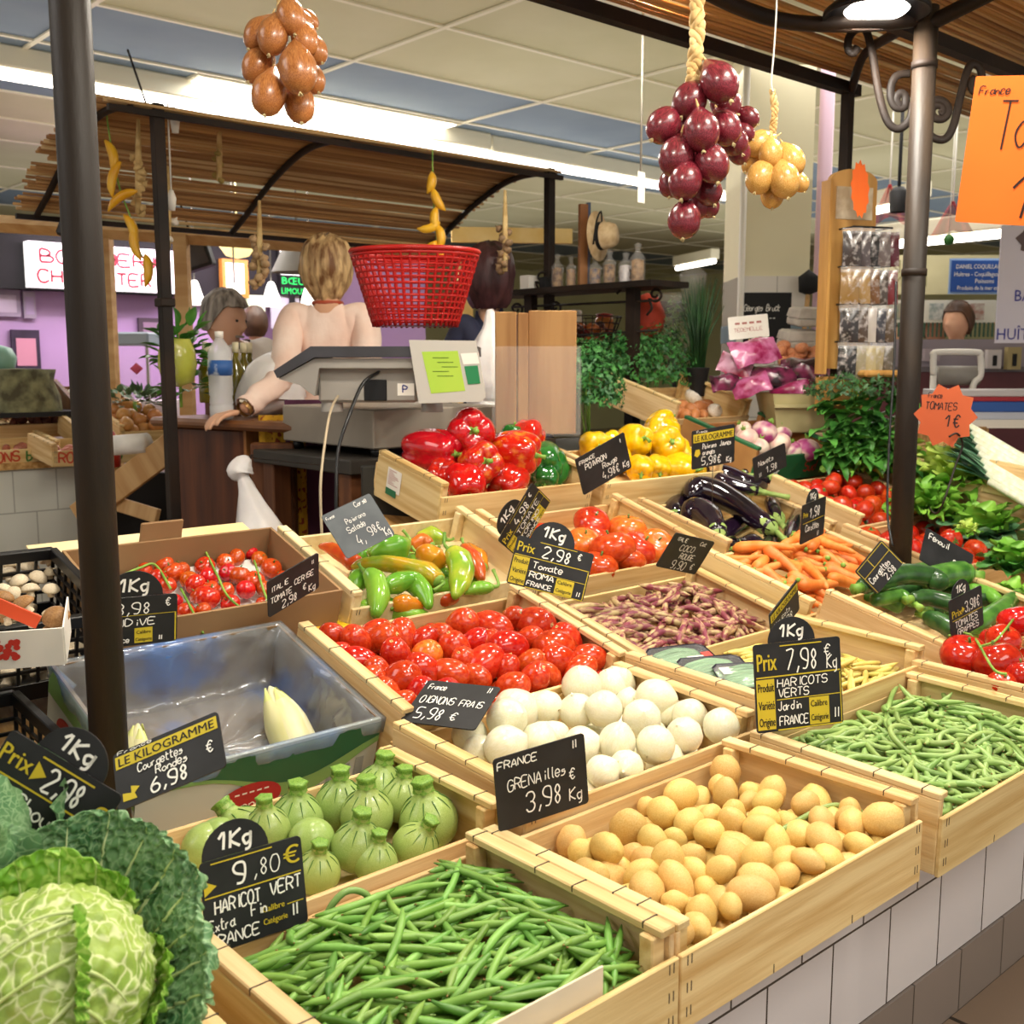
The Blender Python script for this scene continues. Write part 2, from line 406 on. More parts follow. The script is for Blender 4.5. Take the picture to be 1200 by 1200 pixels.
# pillar
PILL = mat('pillar_paint', 'E9E2C0', 'E2DAB8', .6, 2); PILT = tiles('pillar_tiles', 'E0DAD0', 'B5AEA4', .2, .2, .003, .25, 0, 'XZ', bump=.2)
P0 = at(868, 330, 6.0); P1 = at(948, 330, 6.0)
pm = T(P0.x, P0.y, 0) @ Rz(math.atan2(P1.y-P0.y, P1.x-P0.x)); pw = (P1-P0).length
mb = MB().box((0, 0, 1.78), (pw, .5, CZ), 0).box((0, -.012, 0), (pw, .512, 1.78), 1).box((-.005, -.016, 1.42), (pw+.005, .516, 1.52), 2)
struct('pillar', mb, [PILL, PILT, mat('blue_grey_tile', '7E93A0', rough=.3)], pm)
PIPE = mat('pink_pipe', 'D9B9CC', rough=.5)
tag(MB().tube([(0, 0, 0), (0, 0, CZ)], .04, 10).build('pipe', PIPE, None, T(*at(958, 420, 6.1).xy, 0)), 'pale pink drain pipe standing beside the cream pillar', 'pipe')
tag(MB().tube([(0, 0, 0), (0, 0, CZ)], .018, 8).build('conduit', WHITE, None, T(*at(866, 420, 5.9).xy, 0)), 'thin white conduit along the corner of the cream pillar', 'pipe')
# ---------------------------------------------------------------- crates
class Crate:
    """local frame: u along the stall, v to the back, w up; origin at the front-left bottom corner"""
    def __init__(s, x, y, z, t, label, w=.605, d=.375, h=.145, plank=.105, wood=None, build=True, fl=.03, back=None, yaw=0, name='wooden_crate', style='plain', left=True):
        s.w, s.d, s.h, s.fl, s.plank = w, d, h, fl, plank; t = math.radians(t)
        up = V((0, -math.sin(t), math.cos(t))); o = V((x, y, z)) - up*h
        s.M = T(o) @ Rz(yaw) @ Rx(t); s.top = s.M @ V((0, 0, h)); s.up = s.M.to_3x3() @ V((0, 0, 1))
        if not build: return
        wx, wy = wood or (WOODX, WOODY)
        s.o = t = thing(name, label, 'crate', s.M); g = .009; B = .026
        if style == 'cardboard': return
        r = random.Random(int(x*977+y*313))
        for k, (u0, u1, ub) in enumerate(((0, g, 0), (w-g, w, w-B))):
            mb = MB().box((u0, .001, .004), (u1, d-.001, h-.012), 0, bev=.0015)
            nm = 'end_panel'; e = mb.build(nm, [wy], t)
            mb = MB().box((ub, 0, h-.012), (ub+B, d, h), 0, bev=.002)
            for q in range(4):
                vv = d*(.1+.26*q)+r.uniform(-.03, .03); mb.box((ub-.0006, vv, h-.008), (ub+B+.0006, vv+.0016, h+.0008), 1)
            mb.build('end_batten', [wy, STAPLE], t)
            for v0 in (g, d-g-.022):
                MB().box(((g if k == 0 else w-g-.024), v0, .012), ((g+.024 if k == 0 else w-g), v0+.022, h-.012), 0, bev=.002).build('corner_post', wx, t)
        bk = back or plank
        for nm, v0, hh in (('front_plank', -.0075, plank), ('back_plank', d-.001, bk)):
            mb = MB().box((.0005, v0, .002), (w-.0005, v0+.0085, hh), 0, bev=.0015)
            for e in (.012, .02, w-.02, w-.012, w*.33, w*.66):
                for zz in (.02, hh*.5, hh*.85) if e < .03 or e > w-.03 else (.004,):
                    mb.box((e, v0-.0007, zz), (e+.0013, v0+.001, zz+.013), 1)
            mb.build(nm, [wx, STAPLE], t)
        MB().box((g+.001, .002, fl-.008), (w-g-.001, d-.002, fl-.001), 0).build('bottom_board', wx, t)
    def pin(s, x, y, h):                     # where the sight line through a photo pixel meets the level h above the crate's bottom
        p = s.M @ V((0, 0, h)); d = ray(x, y); k = (p-CAM).dot(s.up)/d.dot(s.up); return CAM + d*k
    def loc(s, p): return s.M.inverted() @ V(p)
    def g(s, u, v, w): return s.M @ V((u, v, w))
CA = Crate(.520, .79, .625, 0, 'pine crate of short green beans at the front beside the savoy cabbage', w=.455, fl=.03)
CB = Crate(.990, .80, .615, 0, 'pine crate of small yellow potatoes overhanging the white tiled counter')
CC = Crate(1.635, .785, .610, 1.5, 'pine crate of long curly green beans at the front right', fl=.03)
CE = Crate(.47, 1.215, .625, 1.5, 'pine crate of round pale courgettes behind the short green beans', w=.60, d=.305)
CF = Crate(1.09, 1.19, .640, 4, 'pine crate of white onions behind the potatoes', d=.352)
CG = Crate(1.705, 1.165, .665, 2.4, 'pine crate with yellow beans and wrapped bean trays behind the price card for haricots verts', fl=.03)
CR = Crate(2.425, 1.158, .641, 13.9, 'pine crate of long dark courgettes raised at the right', h=.15, d=.352)
CH = Crate(1.117, 1.545, .680, 15, 'pine crate of plum tomatoes behind the white onions')
CJ = Crate(1.815, 1.567, .640, 14.6, 'pine crate of pink speckled borlotti beans')
CO = Crate(2.432, 1.545, .686, 15, 'pine crate of orange carrots')
CQ = Crate(3.125, 1.56, .70, 15, 'pine crate of tomatoes behind the courgettes, nearest the lettuces', d=.33)
CI = Crate(1.315, 2.000, .795, 19, 'pale plywood crate of long sweet peppers', wood=(BOXWOOD, BOXWOOD), fl=.05, w=.585, d=.35)
CK = Crate(1.925, 1.95, .785, 17.5, 'pine crate of big ribbed tomatoes left of the aubergines', fl=.045, w=.585)
CL = Crate(2.62, 1.957, .775, 15, 'pine crate of shiny dark aubergines')
CP = Crate(3.262, 1.892, .799, 17, 'pine crate of round tomatoes under the turnip box, left of the pole', fl=.045, w=.5)
CM = Crate(1.831, 2.335, .975, 14, 'pine crate of red and green bell peppers below the scale, paper sticker on its end', fl=.05, d=.31)
CN = Crate(2.49, 2.335, .965, 14, 'pine crate of yellow bell peppers', fl=.05, d=.31)
CS = Crate(2.268, .80, .625, 1.5, 'pine crate at the far right carrying big vine tomatoes', w=.6)
# ---------------------------------------------------------------- produce kit
def lofted(name, path, rad, mats, n=14, prof=None, sub=None, flat=1, mi=0):
    return MB().tube(path, rad, n, 0, True, prof, flat=flat)
def ellip(k, a, b=0): return [math.sin(math.pi*min(max(i/(k-1), .03), .97))**a for i in range(k)]
def proto(mb, name, mats, label, cat, group=None):
    o = mb.build(name, mats); return tag(o, label, cat, group)
def stash(o):      # the first copy of a kind is placed like any other
    o['_new'] = 1; return o
def put(o, M, label=None, group=None):
    if o.get('_new'):
        del o['_new']; o.matrix_local = M
        if label: o['label'] = label
        if group: o['group'] = group
        return o
    c = dup(o, M, label, group)
    return c
def euler(a, b, c): return Euler((a, b, c)).to_matrix().to_4x4()
def blob(seed, sx, sy, sz, amp=.08, n=14, m=10, freq=1.6):
    mb = MB(); r = V((seed*3.7, seed*1.3, seed*7.1)); vs = []
    pr = [(math.sin(math.pi*i/m), -math.cos(math.pi*i/m)) for i in range(m+1)]; pr[0] = (.02, -1); pr[-1] = (.02, 1)
    def mod(rr, z, th, t):
        d = V((rr*math.cos(th), rr*math.sin(th), z)); k = 1+amp*noise.noise(d*freq+r); return rr*k, z*k
    return mb.lathe(pr, n, 0, S(sx, sy, sz), mod)
def drop(cr, n, r, seed, tries=40, comp=.84, u=(.035, None), v=(.03, None), base=None, fixed=(), hmax=None, slope=0):
    """settle n balls of radius r (or (lo, hi)) in a crate; returns [(u, v, w, r)]"""
    R = random.Random(seed); pl = [tuple(f) for f in fixed]; out = []; u0, v0 = u[0], v[0]; u1 = u[1] or cr.w-u0; v1 = v[1] or cr.d-v0
    base = cr.fl if base is None else base
    for i in range(n):
        rr = R.uniform(*r) if hasattr(r, '__len__') else r; best = None
        for k in range(tries):
            a, b = R.uniform(u0, u1), R.uniform(v0, v1); z = base+rr
            for (pu, pv, pw, pr) in pl:
                dd = (pu-a)**2+(pv-b)**2; q = ((pr+rr)*comp)**2
                if dd < q: z = max(z, pw+math.sqrt(q-dd))
            sc = z + slope*b
            if best is None or sc < best[0]: best = (sc, a, b, z, rr)
        if hmax and best[3] > hmax: continue
        p = best[1:]; pl.append(p); out.append(p)
    return out
class Heap:
    """height map for beans and carrots lying across each other"""
    def __init__(s, cr, base, seed, res=.008):
        s.c = cr; s.res = res; s.nu = int(cr.w/res)+1; s.nv = int(cr.d/res)+1; s.R = random.Random(seed)
        s.h = [[base(u*res, v*res) for v in range(s.nv)] for u in range(s.nu)]
    def at(s, u, v): return s.h[min(max(int(u/s.res), 0), s.nu-1)][min(max(int(v/s.res), 0), s.nv-1)]
    def lay(s, L, r, pts, u, v, a, sink=.35, tilt=.45):
        """pts: the bean's own centre line in its local xy, length L; returns its matrix"""
        ca, sa = math.cos(a), math.sin(a); m = .012
        W_ = [(u+p[0]*ca-p[1]*sa, v+p[0]*sa+p[1]*ca) for p in pts]
        du = max(0, m-min(q[0] for q in W_)) - max(0, max(q[0] for q in W_)-(s.c.w-m)); dv = max(0, m-min(q[1] for q in W_)) - max(0, max(q[1] for q in W_)-(s.c.d-m))
        W_ = [(q[0]+du, q[1]+dv) for q in W_]; u += du; v += dv
        H = [s.at(*q) for q in W_]; X = [p[0] for p in pts]; n = len(X); mx = sum(X)/n; mh = sum(H)/n
        sl = sum((x-mx)*(h-mh) for x, h in zip(X, H))/max(sum((x-mx)**2 for x in X), 1e-9); sl = max(-tilt, min(tilt, sl))
        z = max(h-(mh+sl*(x-mx)) for x, h in zip(X, H)); z = mh+z*(1-sink)+r*.8
        for q, x in zip(W_, X):
            zz = z+sl*(x-mx)+r*.55; i0, j0 = int(q[0]/s.res), int(q[1]/s.res)
            for i in range(max(i0, 0), min(i0+2, s.nu)):
                for j in range(max(j0, 0), min(j0+2, s.nv)):
                    s.h[i][j] = max(s.h[i][j], min(zz, s.h[i][j]+r*1.3))
        return T(u, v, z-sl*mx) @ Rz(a) @ Ry(-math.atan(sl))
BEANG = mat('bean_green', '57852F', '86B055', .38, 9, .5, rv=.22, rh=.015, bump=.1, bscale=90)
BEANL = mat('bean_pale_green', '73934A', 'A0BC70', .38, 9, .5, rv=.16, rh=.012, bump=.1, bscale=90)
BEANY = mat('bean_yellow', 'C9B054', 'E2D27E', .45, 12, .5, rv=.12, rh=.02)
BORL = mat('bean_speckled', 'BCA476', '7A3442', .5, 70, .4, rv=.16, rh=.01, ramp=(.40, .56), detail=5, stretch=(.5, 1, 1))
TIPB = mat('bean_tip', '8A6A3A', rough=.7)
def bean_kind(name, mats, L, r, nvar, curve, seed, label, cat, group, lump=.1, n=6, segs=9):
    R = random.Random(seed); out = []
    for k in range(nvar):
        c = R.uniform(*curve)*R.choice((-1, 1)); c2 = R.uniform(-.5, .5)*abs(c); l = L*R.uniform(.85, 1.15); pts = []; a = -c/2; x = y = 0
        for i in range(segs):
            pts.append([x, y]); t = i/(segs-1); aa = a+c*t+c2*math.sin(2*math.pi*t); x += math.cos(aa)*l/(segs-1); y += math.sin(aa)*l/(segs-1)
        mx = sum(p[0] for p in pts)/segs; my = sum(p[1] for p in pts)/segs; pts = [(p[0]-mx, p[1]-my) for p in pts]
        rad = [r*(.35 if i == 0 else .8 if i == 1 else .16 if i == segs-1 else .72 if i == segs-2 else 1+lump*R.uniform(-1, 1)) for i in range(segs)]
        path = [(p[0], p[1], 0) for p in pts]
        mb = MB().tube(path, rad, n, 0); mb.tube([path[0], (V(path[0])*1.06)], r*.2, 4, 1)
        out.append((stash(proto(mb, name, mats, label, cat, group)), pts, r, mb))
    return out
def heap_beans(cr, kinds, nlow, ntop, base, ang, seed, lowname, lowlabel, cat, umin=.03, umax=None, vmin=.03, vmax=None, sink=.35):
    H = Heap(cr, base, seed); R = H.R; umax = umax or cr.w-.03; vmax = vmax or cr.d-.03; low = MB(); allm = None
    for i in range(nlow+ntop):
        o, pts, r, mbk = R.choice(kinds); best = None
        for k in range(4):
            u, v = R.uniform(umin, umax), R.uniform(vmin, vmax); h = H.at(u, v)
            if best is None or h < best[0]: best = (h, u, v)
        M = H.lay(0, r, pts, best[1], best[2], ang(R), sink)
        Mr = M @ Rx(R.uniform(-.5, .5))
        if i < nlow:
            low.add(mbk.v, mbk.f, 0, True, Mr); allm = o
        else: put(o, cr.M @ Mr)
    if nlow:
        o = low.build(lowname, list(allm.data.materials), None, cr.M); tag(o, lowlabel, cat, None, 'stuff')
# ---------------------------------------------------------------- green beans, front left
kA = bean_kind('green_bean', [BEANG, TIPB], .112, .0053, 9, (.15, 1.2), 3, 'short slim green bean in the front heap beside the savoy cabbage', 'green bean', 'short green beans in the front left crate')
for k in kA: k[0].data.materials[0] = BEANG
heap_beans(CA, kA, 190, 250, lambda u, v: .058+.026*math.sin(3.1*u/.455)*math.sin(3.1*v/.375), lambda R: R.choice((R.gauss(.05, .35), R.gauss(-.6, .5), R.uniform(0, 3.14))), 11, 'green_beans_underneath', 'lower layer of short green beans in the front heap', 'green beans')
# ---------------------------------------------------------------- long curly green beans, front right
kC = bean_kind('long_green_bean', [BEANL, TIPB], .165, .0058, 10, (.6, 2.7), 5, 'long curly green bean in the heap at the front right', 'green bean', 'long green beans in the front right crate', segs=12)
heap_beans(CC, kC, 110, 250, lambda u, v: .05+.025*math.sin(3.1*u/.6)*math.sin(3.1*v/.375), lambda R: R.uniform(-1.2, 1.2), 12, 'long_green_beans_underneath', 'lower layer of long green beans in the heap at the front right', 'green beans', sink=.42)
# two arching beans standing out of the heap, one bean lying on the potatoes
def one_bean(pts, r, label, m=BEANL):
    c = cr(pts, 4); n = len(c); mb = MB().tube(c, [r*(.25 if i in (0, n-1) else .7 if i in (1, n-2) else 1) for i in range(n)], 8)
    return tag(mb.build('long_green_bean', [m, TIPB]), label, 'green bean')
one_bean([CC.pin(1035, 870, .085), CC.pin(1045, 815, .11), CC.pin(1068, 787, .13), CC.pin(1098, 800, .12), CC.pin(1120, 850, .09)], .0055, 'green bean arching high over the long green bean heap')
one_bean([CB.pin(905, 980, .094), CB.pin(935, 962, .103), CB.pin(970, 945, .105), CB.pin(1000, 946, .102), CB.pin(1013, 957, .094)], .005, 'single green bean lying across the yellow potatoes')
one_bean([CA.g(.185, .372, .10), CA.g(.215, .366, .128), CA.g(.245, .36, .118), CA.g(.26, .355, .085)], .0048, 'green bean hooked over the back plank beside the round courgettes')
# ---------------------------------------------------------------- potatoes
POT = mat('potato_skin', 'CDA454', 'DFC07A', .42, 14, .4, .2, 60, rv=.13, rh=.012, ramp=(.25, .7))
pk = [stash(proto(blob(i, 1, U(.84, .95), U(1.1, 1.4), .07), 'potato', POT, 'small yellow potato heaped in the front crate', 'potato', 'small yellow potatoes')) for i in range(7)]
R = random.Random(21)
fx = []
for x, y, r in ((877, 893, .031), (909, 928, .028), (850, 930, .026), (842, 922, .022), (1033, 948, .031), (737, 973, .036), (860, 955, .026), (790, 985, .023), (683, 1002, .026), (755, 946, .02)):
    p = CB.loc(CB.pin(x, y, .105 if y < 900 else .092 if y < 935 else .085)); fx.append((p.x, p.y, p.z, r))
    p.x = min(max(p.x, r+.012), CB.w-r-.035); p.y = min(p.y, CB.d-r-.004)
    put(pk[R.randrange(7)], CB.M @ T(p) @ euler(R.uniform(-.4, .4), R.uniform(-.4, .4), R.uniform(0, 6)) @ S(r*.9))
for u, v, w, r in drop(CB, 128, (.0185, .029), 22, 60, .86, fixed=fx, hmax=.112, base=.034, slope=.06):
    put(pk[R.randrange(7)], CB.M @ T(u, v, w) @ euler(R.uniform(0, 6), R.uniform(0, 6), R.uniform(0, 6)) @ S(r*.97))
# ---------------------------------------------------------------- white onions
ONW = mat('onion_white', 'E2DCBA', 'EAE6CE', .28, 5, .5, .04, 50, rv=.05, rh=.008, sss=.15, coat=.2, stretch=(3, 3, .6))
ONR = mat('onion_root', 'C9B98A', rough=.9)
def onion_mb(seed, sq=.95, neck=.25):
    mb = MB(); pr = []
    for i in range(15):
        a = math.pi*i/14; r = math.sin(a); z = -math.cos(a)*sq
        if a > 2.5: z += (a-2.5)*neck
        pr.append((max(r, .05 if i < 14 else .03), z))
    mb.lathe(pr, 20, 0, None, lambda r, z, th, t: (r*(1+.02*math.cos(9*th)+.03*noise.noise(V((math.cos(th), math.sin(th), seed)))), z))
    return mb
ok = []
for i in range(5):
    o = stash(proto(onion_mb(i, .9+.04*i), 'white_onion', ONW, 'round white onion heaped behind the potatoes', 'onion', 'white onions')); ok.append(o)
    mb = MB()
    for q in range(9): mb.tube([(0, 0, -.9), (U(-.12, .12), U(-.12, .12), -1.02-.02*q % .05)], .015, 4)
    mb.build('root_tuft', ONR, o)
    mb = MB().tube([(0, 0, .95), (.02, 0, 1.08), (.06, .02, 1.18)], [.14, .09, .02], 7); mb.build('neck', ONW, o)
ons = [(587, 825, 54, .118), (612, 823, 44, .10), (594, 842, 48, .14), (550, 860, 42, .108), (592, 875, 50, .118), (561, 880, 40, .095), (641, 829, 40, .12), (630, 870, 46, .10), (651, 862, 34, .10), (670, 799, 47, .13), (694, 795, 40, .11), (676, 833, 44, .118), (699, 790, 36, .115), (734, 799, 38, .11), (768, 818, 46, .115), (708, 831, 44, .135), (752, 842, 46, .125), (723, 870, 44, .125), (768, 873, 47, .125), (805, 863, 44, .125), (823, 835, 42, .10), (845, 851, 43, .115), (794, 831, 36, .09), (682, 874, 46, .115), (746, 905, 42, .105), (706, 905, 42, .105), (736, 823, 32, .09), (790, 895, 36, .088), (640, 905, 42, .095), (655, 895, 42, .10), (525, 855, 32, .08), (618, 850, 36, .085), (660, 925, 40, .085)]
fx = []
for x, y, w, h in ons:
    p = CF.loc(CF.pin(x, y, h)); D = (CF.M @ p-CAM).dot(FW); r = px(w/2, D)
    p.x = min(max(p.x, r*.9+.008), CF.w-r*.9-.008); p.y = min(max(p.y, r*.85), CF.d-r*.85); fx.append((p.x, p.y, p.z, r))
    put(ok[R.randrange(5)], CF.M @ T(p) @ euler(R.gauss(0, .8), R.gauss(0, .8), R.uniform(0, 6)) @ S(r))
for u, v, w, r in drop(CF, 26, (.028, .033), 5, 50, .86, fixed=(), hmax=.075):
    if all((u-a)**2+(v-b)**2+(w-c)**2 > ((r+q)*.62)**2 for a, b, c, q in fx): put(ok[R.randrange(5)], CF.M @ T(u, v, w) @ euler(R.uniform(0, 6), R.uniform(0, 6), 0) @ S(r))
# ---------------------------------------------------------------- round courgettes
COUR = mat('courgette_pale', '86A04A', 'ABBF72', .33, 46, .5, rv=.08, rh=.01, detail=6, coat=.15)
CLINE = mat('courgette_dark_rib', '4F7A33', rough=.4)
def round_courgette(seed):
    mb = MB(); pr = []
    for i in range(17):
        t = i/16; a = math.pi*t; r = math.sin(a)*(1-.1*t); z = -math.cos(a)*.92
        if t > .78: k = (t-.78)/.22; r = r*(1-k)+(.34-.04*k)*k + .02; z = z*(1-k)+(.8+.42*k)*k+z*0
        pr.append((max(r, .06), z))
    mb.lathe(pr, 30, 0, None, lambda r, z, th, t: (r*(1+.022*math.cos(10*th+seed)*math.sin(math.pi*min(1, t*1.1))+.02*noise.noise(V((math.cos(th), math.sin(th), seed)))), z))
    o = mb.build('round_courgette', COUR); mb = MB()
    for q in range(10):
        th = 2*math.pi*(q+.0)/10-seed/10; pts = []
        for i in range(7):
            a = 2.05+.5*i/6 if i < 6 else 2.62
            r = math.sin(a)*(1-.1*a/math.pi)*1.012; z = -math.cos(a)*.92
            k = max(0, (a/math.pi-.78)/.22); r = r*(1-k)+.34*k+.02*(k > 0); z = z*(1-k)+(.8+.42*k)*k
            pts.append((r*math.cos(th), r*math.sin(th), z+.012))
        mb.tube(pts, [.004, .009, .012, .015, .018, .02, .02], 4)
    mb.build('dark_rib', CLINE, o)
    mb = MB().lathe([(.34, 1.05), (.31, 1.15), (.30, 1.3), (.36, 1.42), (.30, 1.45), (.02, 1.44)], 10, 0, None, lambda r, z, th, t: (r*(1+.12*math.cos(5*th)), z)); mb.build('stem', STEMG, o)
    return stash(tag(o, 'x', 'courgette', 'round courgettes'))
rk = [round_courgette(i) for i in range(3)]
zs = [(252, 952, 63, .085, -.5, -.3, 'leftmost in its crate, stalk tipped to the left'), (324, 944, 60, .085, 0, .1, 'in front of the red oval on the endive box'), (381, 933, 60, .085, 0, .05, 'standing at the back below the endive'), (439, 907, 58, .09, .15, 0, 'at the back corner, stalk tipped right'), (482, 935, 54, .09, .05, 0, 'next to the corner by the onion crate end'), (533, 951, 68, .085, -.2, .1, 'biggest of its crate, beside the end board'), (430, 955, 62, .095, 0, 0, 'in the middle of its crate, stalk upright'), (313, 972, 55, .10, -.1, .1, 'with a yellowish stalk just above the 1Kg tab'), (256, 985, 56, .085, 2.6, .3, 'bottom up behind the 1Kg tab'), (365, 985, 54, .09, 2.7, .2, 'smooth, bottom up in mid crate'), (419, 992, 62, .085, .1, .1, 'large, in front of the crate middle'), (372, 1022, 54, .075, .0, .2, 'at the front plank right of the bean price card'), (440, 1010, 52, .07, .1, .1, 'low behind the front plank'), (487, 990, 54, .07, .4, .2, 'small, tipped right beside the front plank'), (200, 962, 56, .08, 1.4, .4, 'peeping out behind the curly cabbage leaf'), (400, 960, 44, .06, 1.2, .5, 'low between its neighbours in mid crate'), (345, 1005, 50, .06, .8, .5, 'mostly hidden by the bean price card')]
for x, y, w, h, rx, ry, lb in zs:
    p = CE.pin(x, y, h); D = (p-CAM).dot(FW); r = px(w/2, D)*1.06
    q = CE.loc(p); q.x = min(max(q.x, r*.95+.01), CE.w-r*.95-.01); q.y = min(max(q.y, r*.9+.004), CE.d-r*.9-.004); p = CE.M @ q
    put(rk[R.randrange(3)], T(p) @ (Matrix.Rotation(rx, 4, FW) if abs(rx) < 2 else euler(rx, ry, 0)) @ Rx(ry if abs(rx) < 2 else 0) @ Rz(R.uniform(0, 6)) @ S(r), 'pale green round courgette '+lb)
# ---------------------------------------------------------------- tomatoes
TOM = mat('tomato_red', 'B42A0E', 'CB481E', .18, 4, .5, rv=.12, rh=.006, coat=.25)
TOMO = mat('tomato_orange', 'D2581C', 'DB7A2A', .2, 4, .55, rv=.1, coat=.3)
TOMR = mat('tomato_deep_red', 'AA1A0B', 'C03014', .15, 4, .5, rv=.1, rh=.005, coat=.4)
CALYX = mat('calyx_green', '3F5A22', '6B8B3A', .6, 20)
def tomato_mb(sq=.82, lobes=0, amp=.0, seed=0, n=20, m=13, tip=0):
    mb = MB(); pr = []
    for i in range(m):
        a = math.pi*i/(m-1); r = max(math.sin(a), .03); z = -math.cos(a)*sq
        dip = math.exp(-(r/.33)**2)*.16*(1 if z > 0 else .3); z -= dip*(1 if z > 0 else -1)
        if tip and z < 0: z -= tip*math.exp(-(r/.3)**2)
        pr.append((r, z))
    return mb.lathe(pr, n, 0, None, lambda r, z, th, t: (r*(1+amp*math.cos(lobes*th+seed)*(.4+.6*abs(math.cos(math.pi*t)))+.035*noise.noise(V((2*math.cos(th), 2*math.sin(th), seed+3*z)))), z))
def calyx_mb(k=5, L=.42, z0=.66, stem=.22, r=.05):
    mb = MB()
    for i in range(k):
        a = 2*math.pi*i/k+.2*i % .3; c, s_ = math.cos(a), math.sin(a)
        P = [(0, .0), (L*.45, .035), (L, -.0+.05*(i % 2))]; w = [.06, .085, .008]; rows = []
        for (d, z), ww in zip(P, w): rows.append([(d*c-ww*s_, d*s_+ww*c, z0+z), (d*c, d*s_, z0+z+.02), (d*c+ww*s_, d*s_-ww*c, z0+z)])
        mb.grid(rows)
    mb.tube([(0, 0, z0-.05), (.02, 0, z0+stem*.5), (.07, .02, z0+stem)], [r*1.3, r, r*1.2], 6); return mb
def tomato(name, m, label, group=None, cal=True, **k):
    cz = k.pop('cz', .66); o = stash(proto(tomato_mb(**k), name, m, label, 'tomato', group))
    if cal: calyx_mb(z0=cz).build('calyx', CALYX, o)
    return o
# plum tomatoes
PLUM = [(447, 749, 44, 1.2), (472, 745, 40, .1), (496, 749, 34, 1), (514, 744, 34, 1.3), (541, 733, 46, -.7), (533, 763, 46, .3), (557, 752, 36, 1), (576, 735, 46, 1.3), (601, 725, 34, .8), (626, 732, 50, 1.5), (595, 759, 50, 1.4), (621, 748, 34, 1), (464, 769, 44, .2), (500, 768, 42, .9), (496, 786, 46, .8), (650, 760, 54, 1.45), (668, 749, 42, .6), (690, 771, 40, 1.5), (654, 774, 46, 1.2), (567, 778, 50, .9), (595, 784, 34, .2), (626, 796, 42, .6), (468, 799, 54, .9), (442, 790, 40, .3), (527, 790, 44, 1.4), (557, 793, 36, 1.2), (491, 812, 40, .6), (601, 804, 40, 1.3), (622, 776, 34, 1), (578, 756, 36, .4), (390, 745, 36, .8), (417, 752, 42, .4), (440, 743, 40, 1.1), (395, 768, 34, 1), (420, 776, 44, 1.2), (425, 800, 40, .9), (450, 815, 42, .4), (470, 826, 38, 1.1), (520, 815, 42, .7), (640, 790, 34, 1), (690, 790, 38, 1), (545, 775, 38, .5)]
pl = [tomato('plum_tomato', mm, 'egg-shaped red plum tomato heaped behind the white onions', 'plum tomatoes', sq=1.38, seed=i, cal=False, tip=.08) for i, mm in enumerate((TOM, TOM, TOMR, TOM))]
for o in pl[:2]: calyx_mb(4, .16, 1.2, .1, .05).build('stem_scar', DRYSTEM, o)
po = tomato('plum_tomato', TOMO, 'orange half-ripe plum tomato with its stem scar showing, behind the price card for onions', None, sq=1.15, seed=9, cal=False)
calyx_mb(5, .16, 1.0, .1, .07).build('stem_scar', DRYSTEM, po)
fx = []
for i, (x, y, w, a) in enumerate(PLUM):
    h = .112 if y < 760 else .108; p = CH.loc(CH.pin(x, y, h)); D = (CH.M @ p-CAM).dot(FW); r = px(w/2, D)*.86
    p.x = min(max(p.x, r+.012), CH.w-r-.012); p.y = min(max(p.y, r), CH.d-r)
    rot = Matrix.Rotation(a*R.choice((-1, 1)), 4, FW) @ Matrix.Rotation(R.uniform(-.7, .7), 4, RT)
    fx.append((p.x, p.y, p.z, r))
    if (x, y) == (500, 768): put(po, CH.M @ T(p) @ euler(.5, .5, 0) @ S(r))
    else: put(pl[i % 4], T(CH.M @ p) @ rot @ S(r))
for u, v, w, r in drop(CH, 46, (.026, .032), 6, 50, .86, hmax=.09):
    if all((u-a)**2+(v-b)**2+(w-c)**2 > ((r+q)*.6)**2 for a, b, c, q in fx): put(pl[R.randrange(4)], CH.M @ T(u, v, w) @ euler(R.uniform(0, 6), R.uniform(0, 6), 0) @ S(r*.9))
# big ribbed tomatoes
bk = [tomato('ribbed_tomato', TOMO if i == 1 else TOM, 'x', None, sq=.74, lobes=6+i, amp=.045, seed=i, cz=.56) for i in range(3)]
for i, (x, y, w, h, lb) in enumerate(((694, 613, 42, .115, 'at the back beside the end board'), (735, 621, 44, .115, 'behind the biggest one, dark calyx up'), (717, 643, 52, .125, 'biggest and topmost of its crate'), (749, 643, 44, .10, 'tucked behind the biggest one'), (769, 640, 42, .11, 'at the right against the end board'), (745, 662, 40, .10, 'small, at the front plank'), (708, 668, 44, .095, 'at the front plank, lowest of its crate'), (684, 636, 40, .10, 'behind the 1Kg tab of the roma card'), (637, 628, 34, .09, 'peeping out between two tilted price cards'), (697, 628, 38, .09, 'orange, half hidden behind the biggest one'), (655, 640, 36, .085, 'hidden behind the roma price card'))):
    p = CK.loc(CK.pin(x, y, h)); D = (CK.M @ p-CAM).dot(FW); r = px(w/2, D)
    p.x = min(max(p.x, r+.012), CK.w-r-.01); p.y = min(max(p.y, r*.95), CK.d-r*.95)
    r *= 1.1; put(bk[i % 3], CK.M @ T(p) @ euler(U(-.35, .35)+.25, U(-.3, .3), U(0, 6)) @ S(r), 'big ribbed red tomato '+lb)
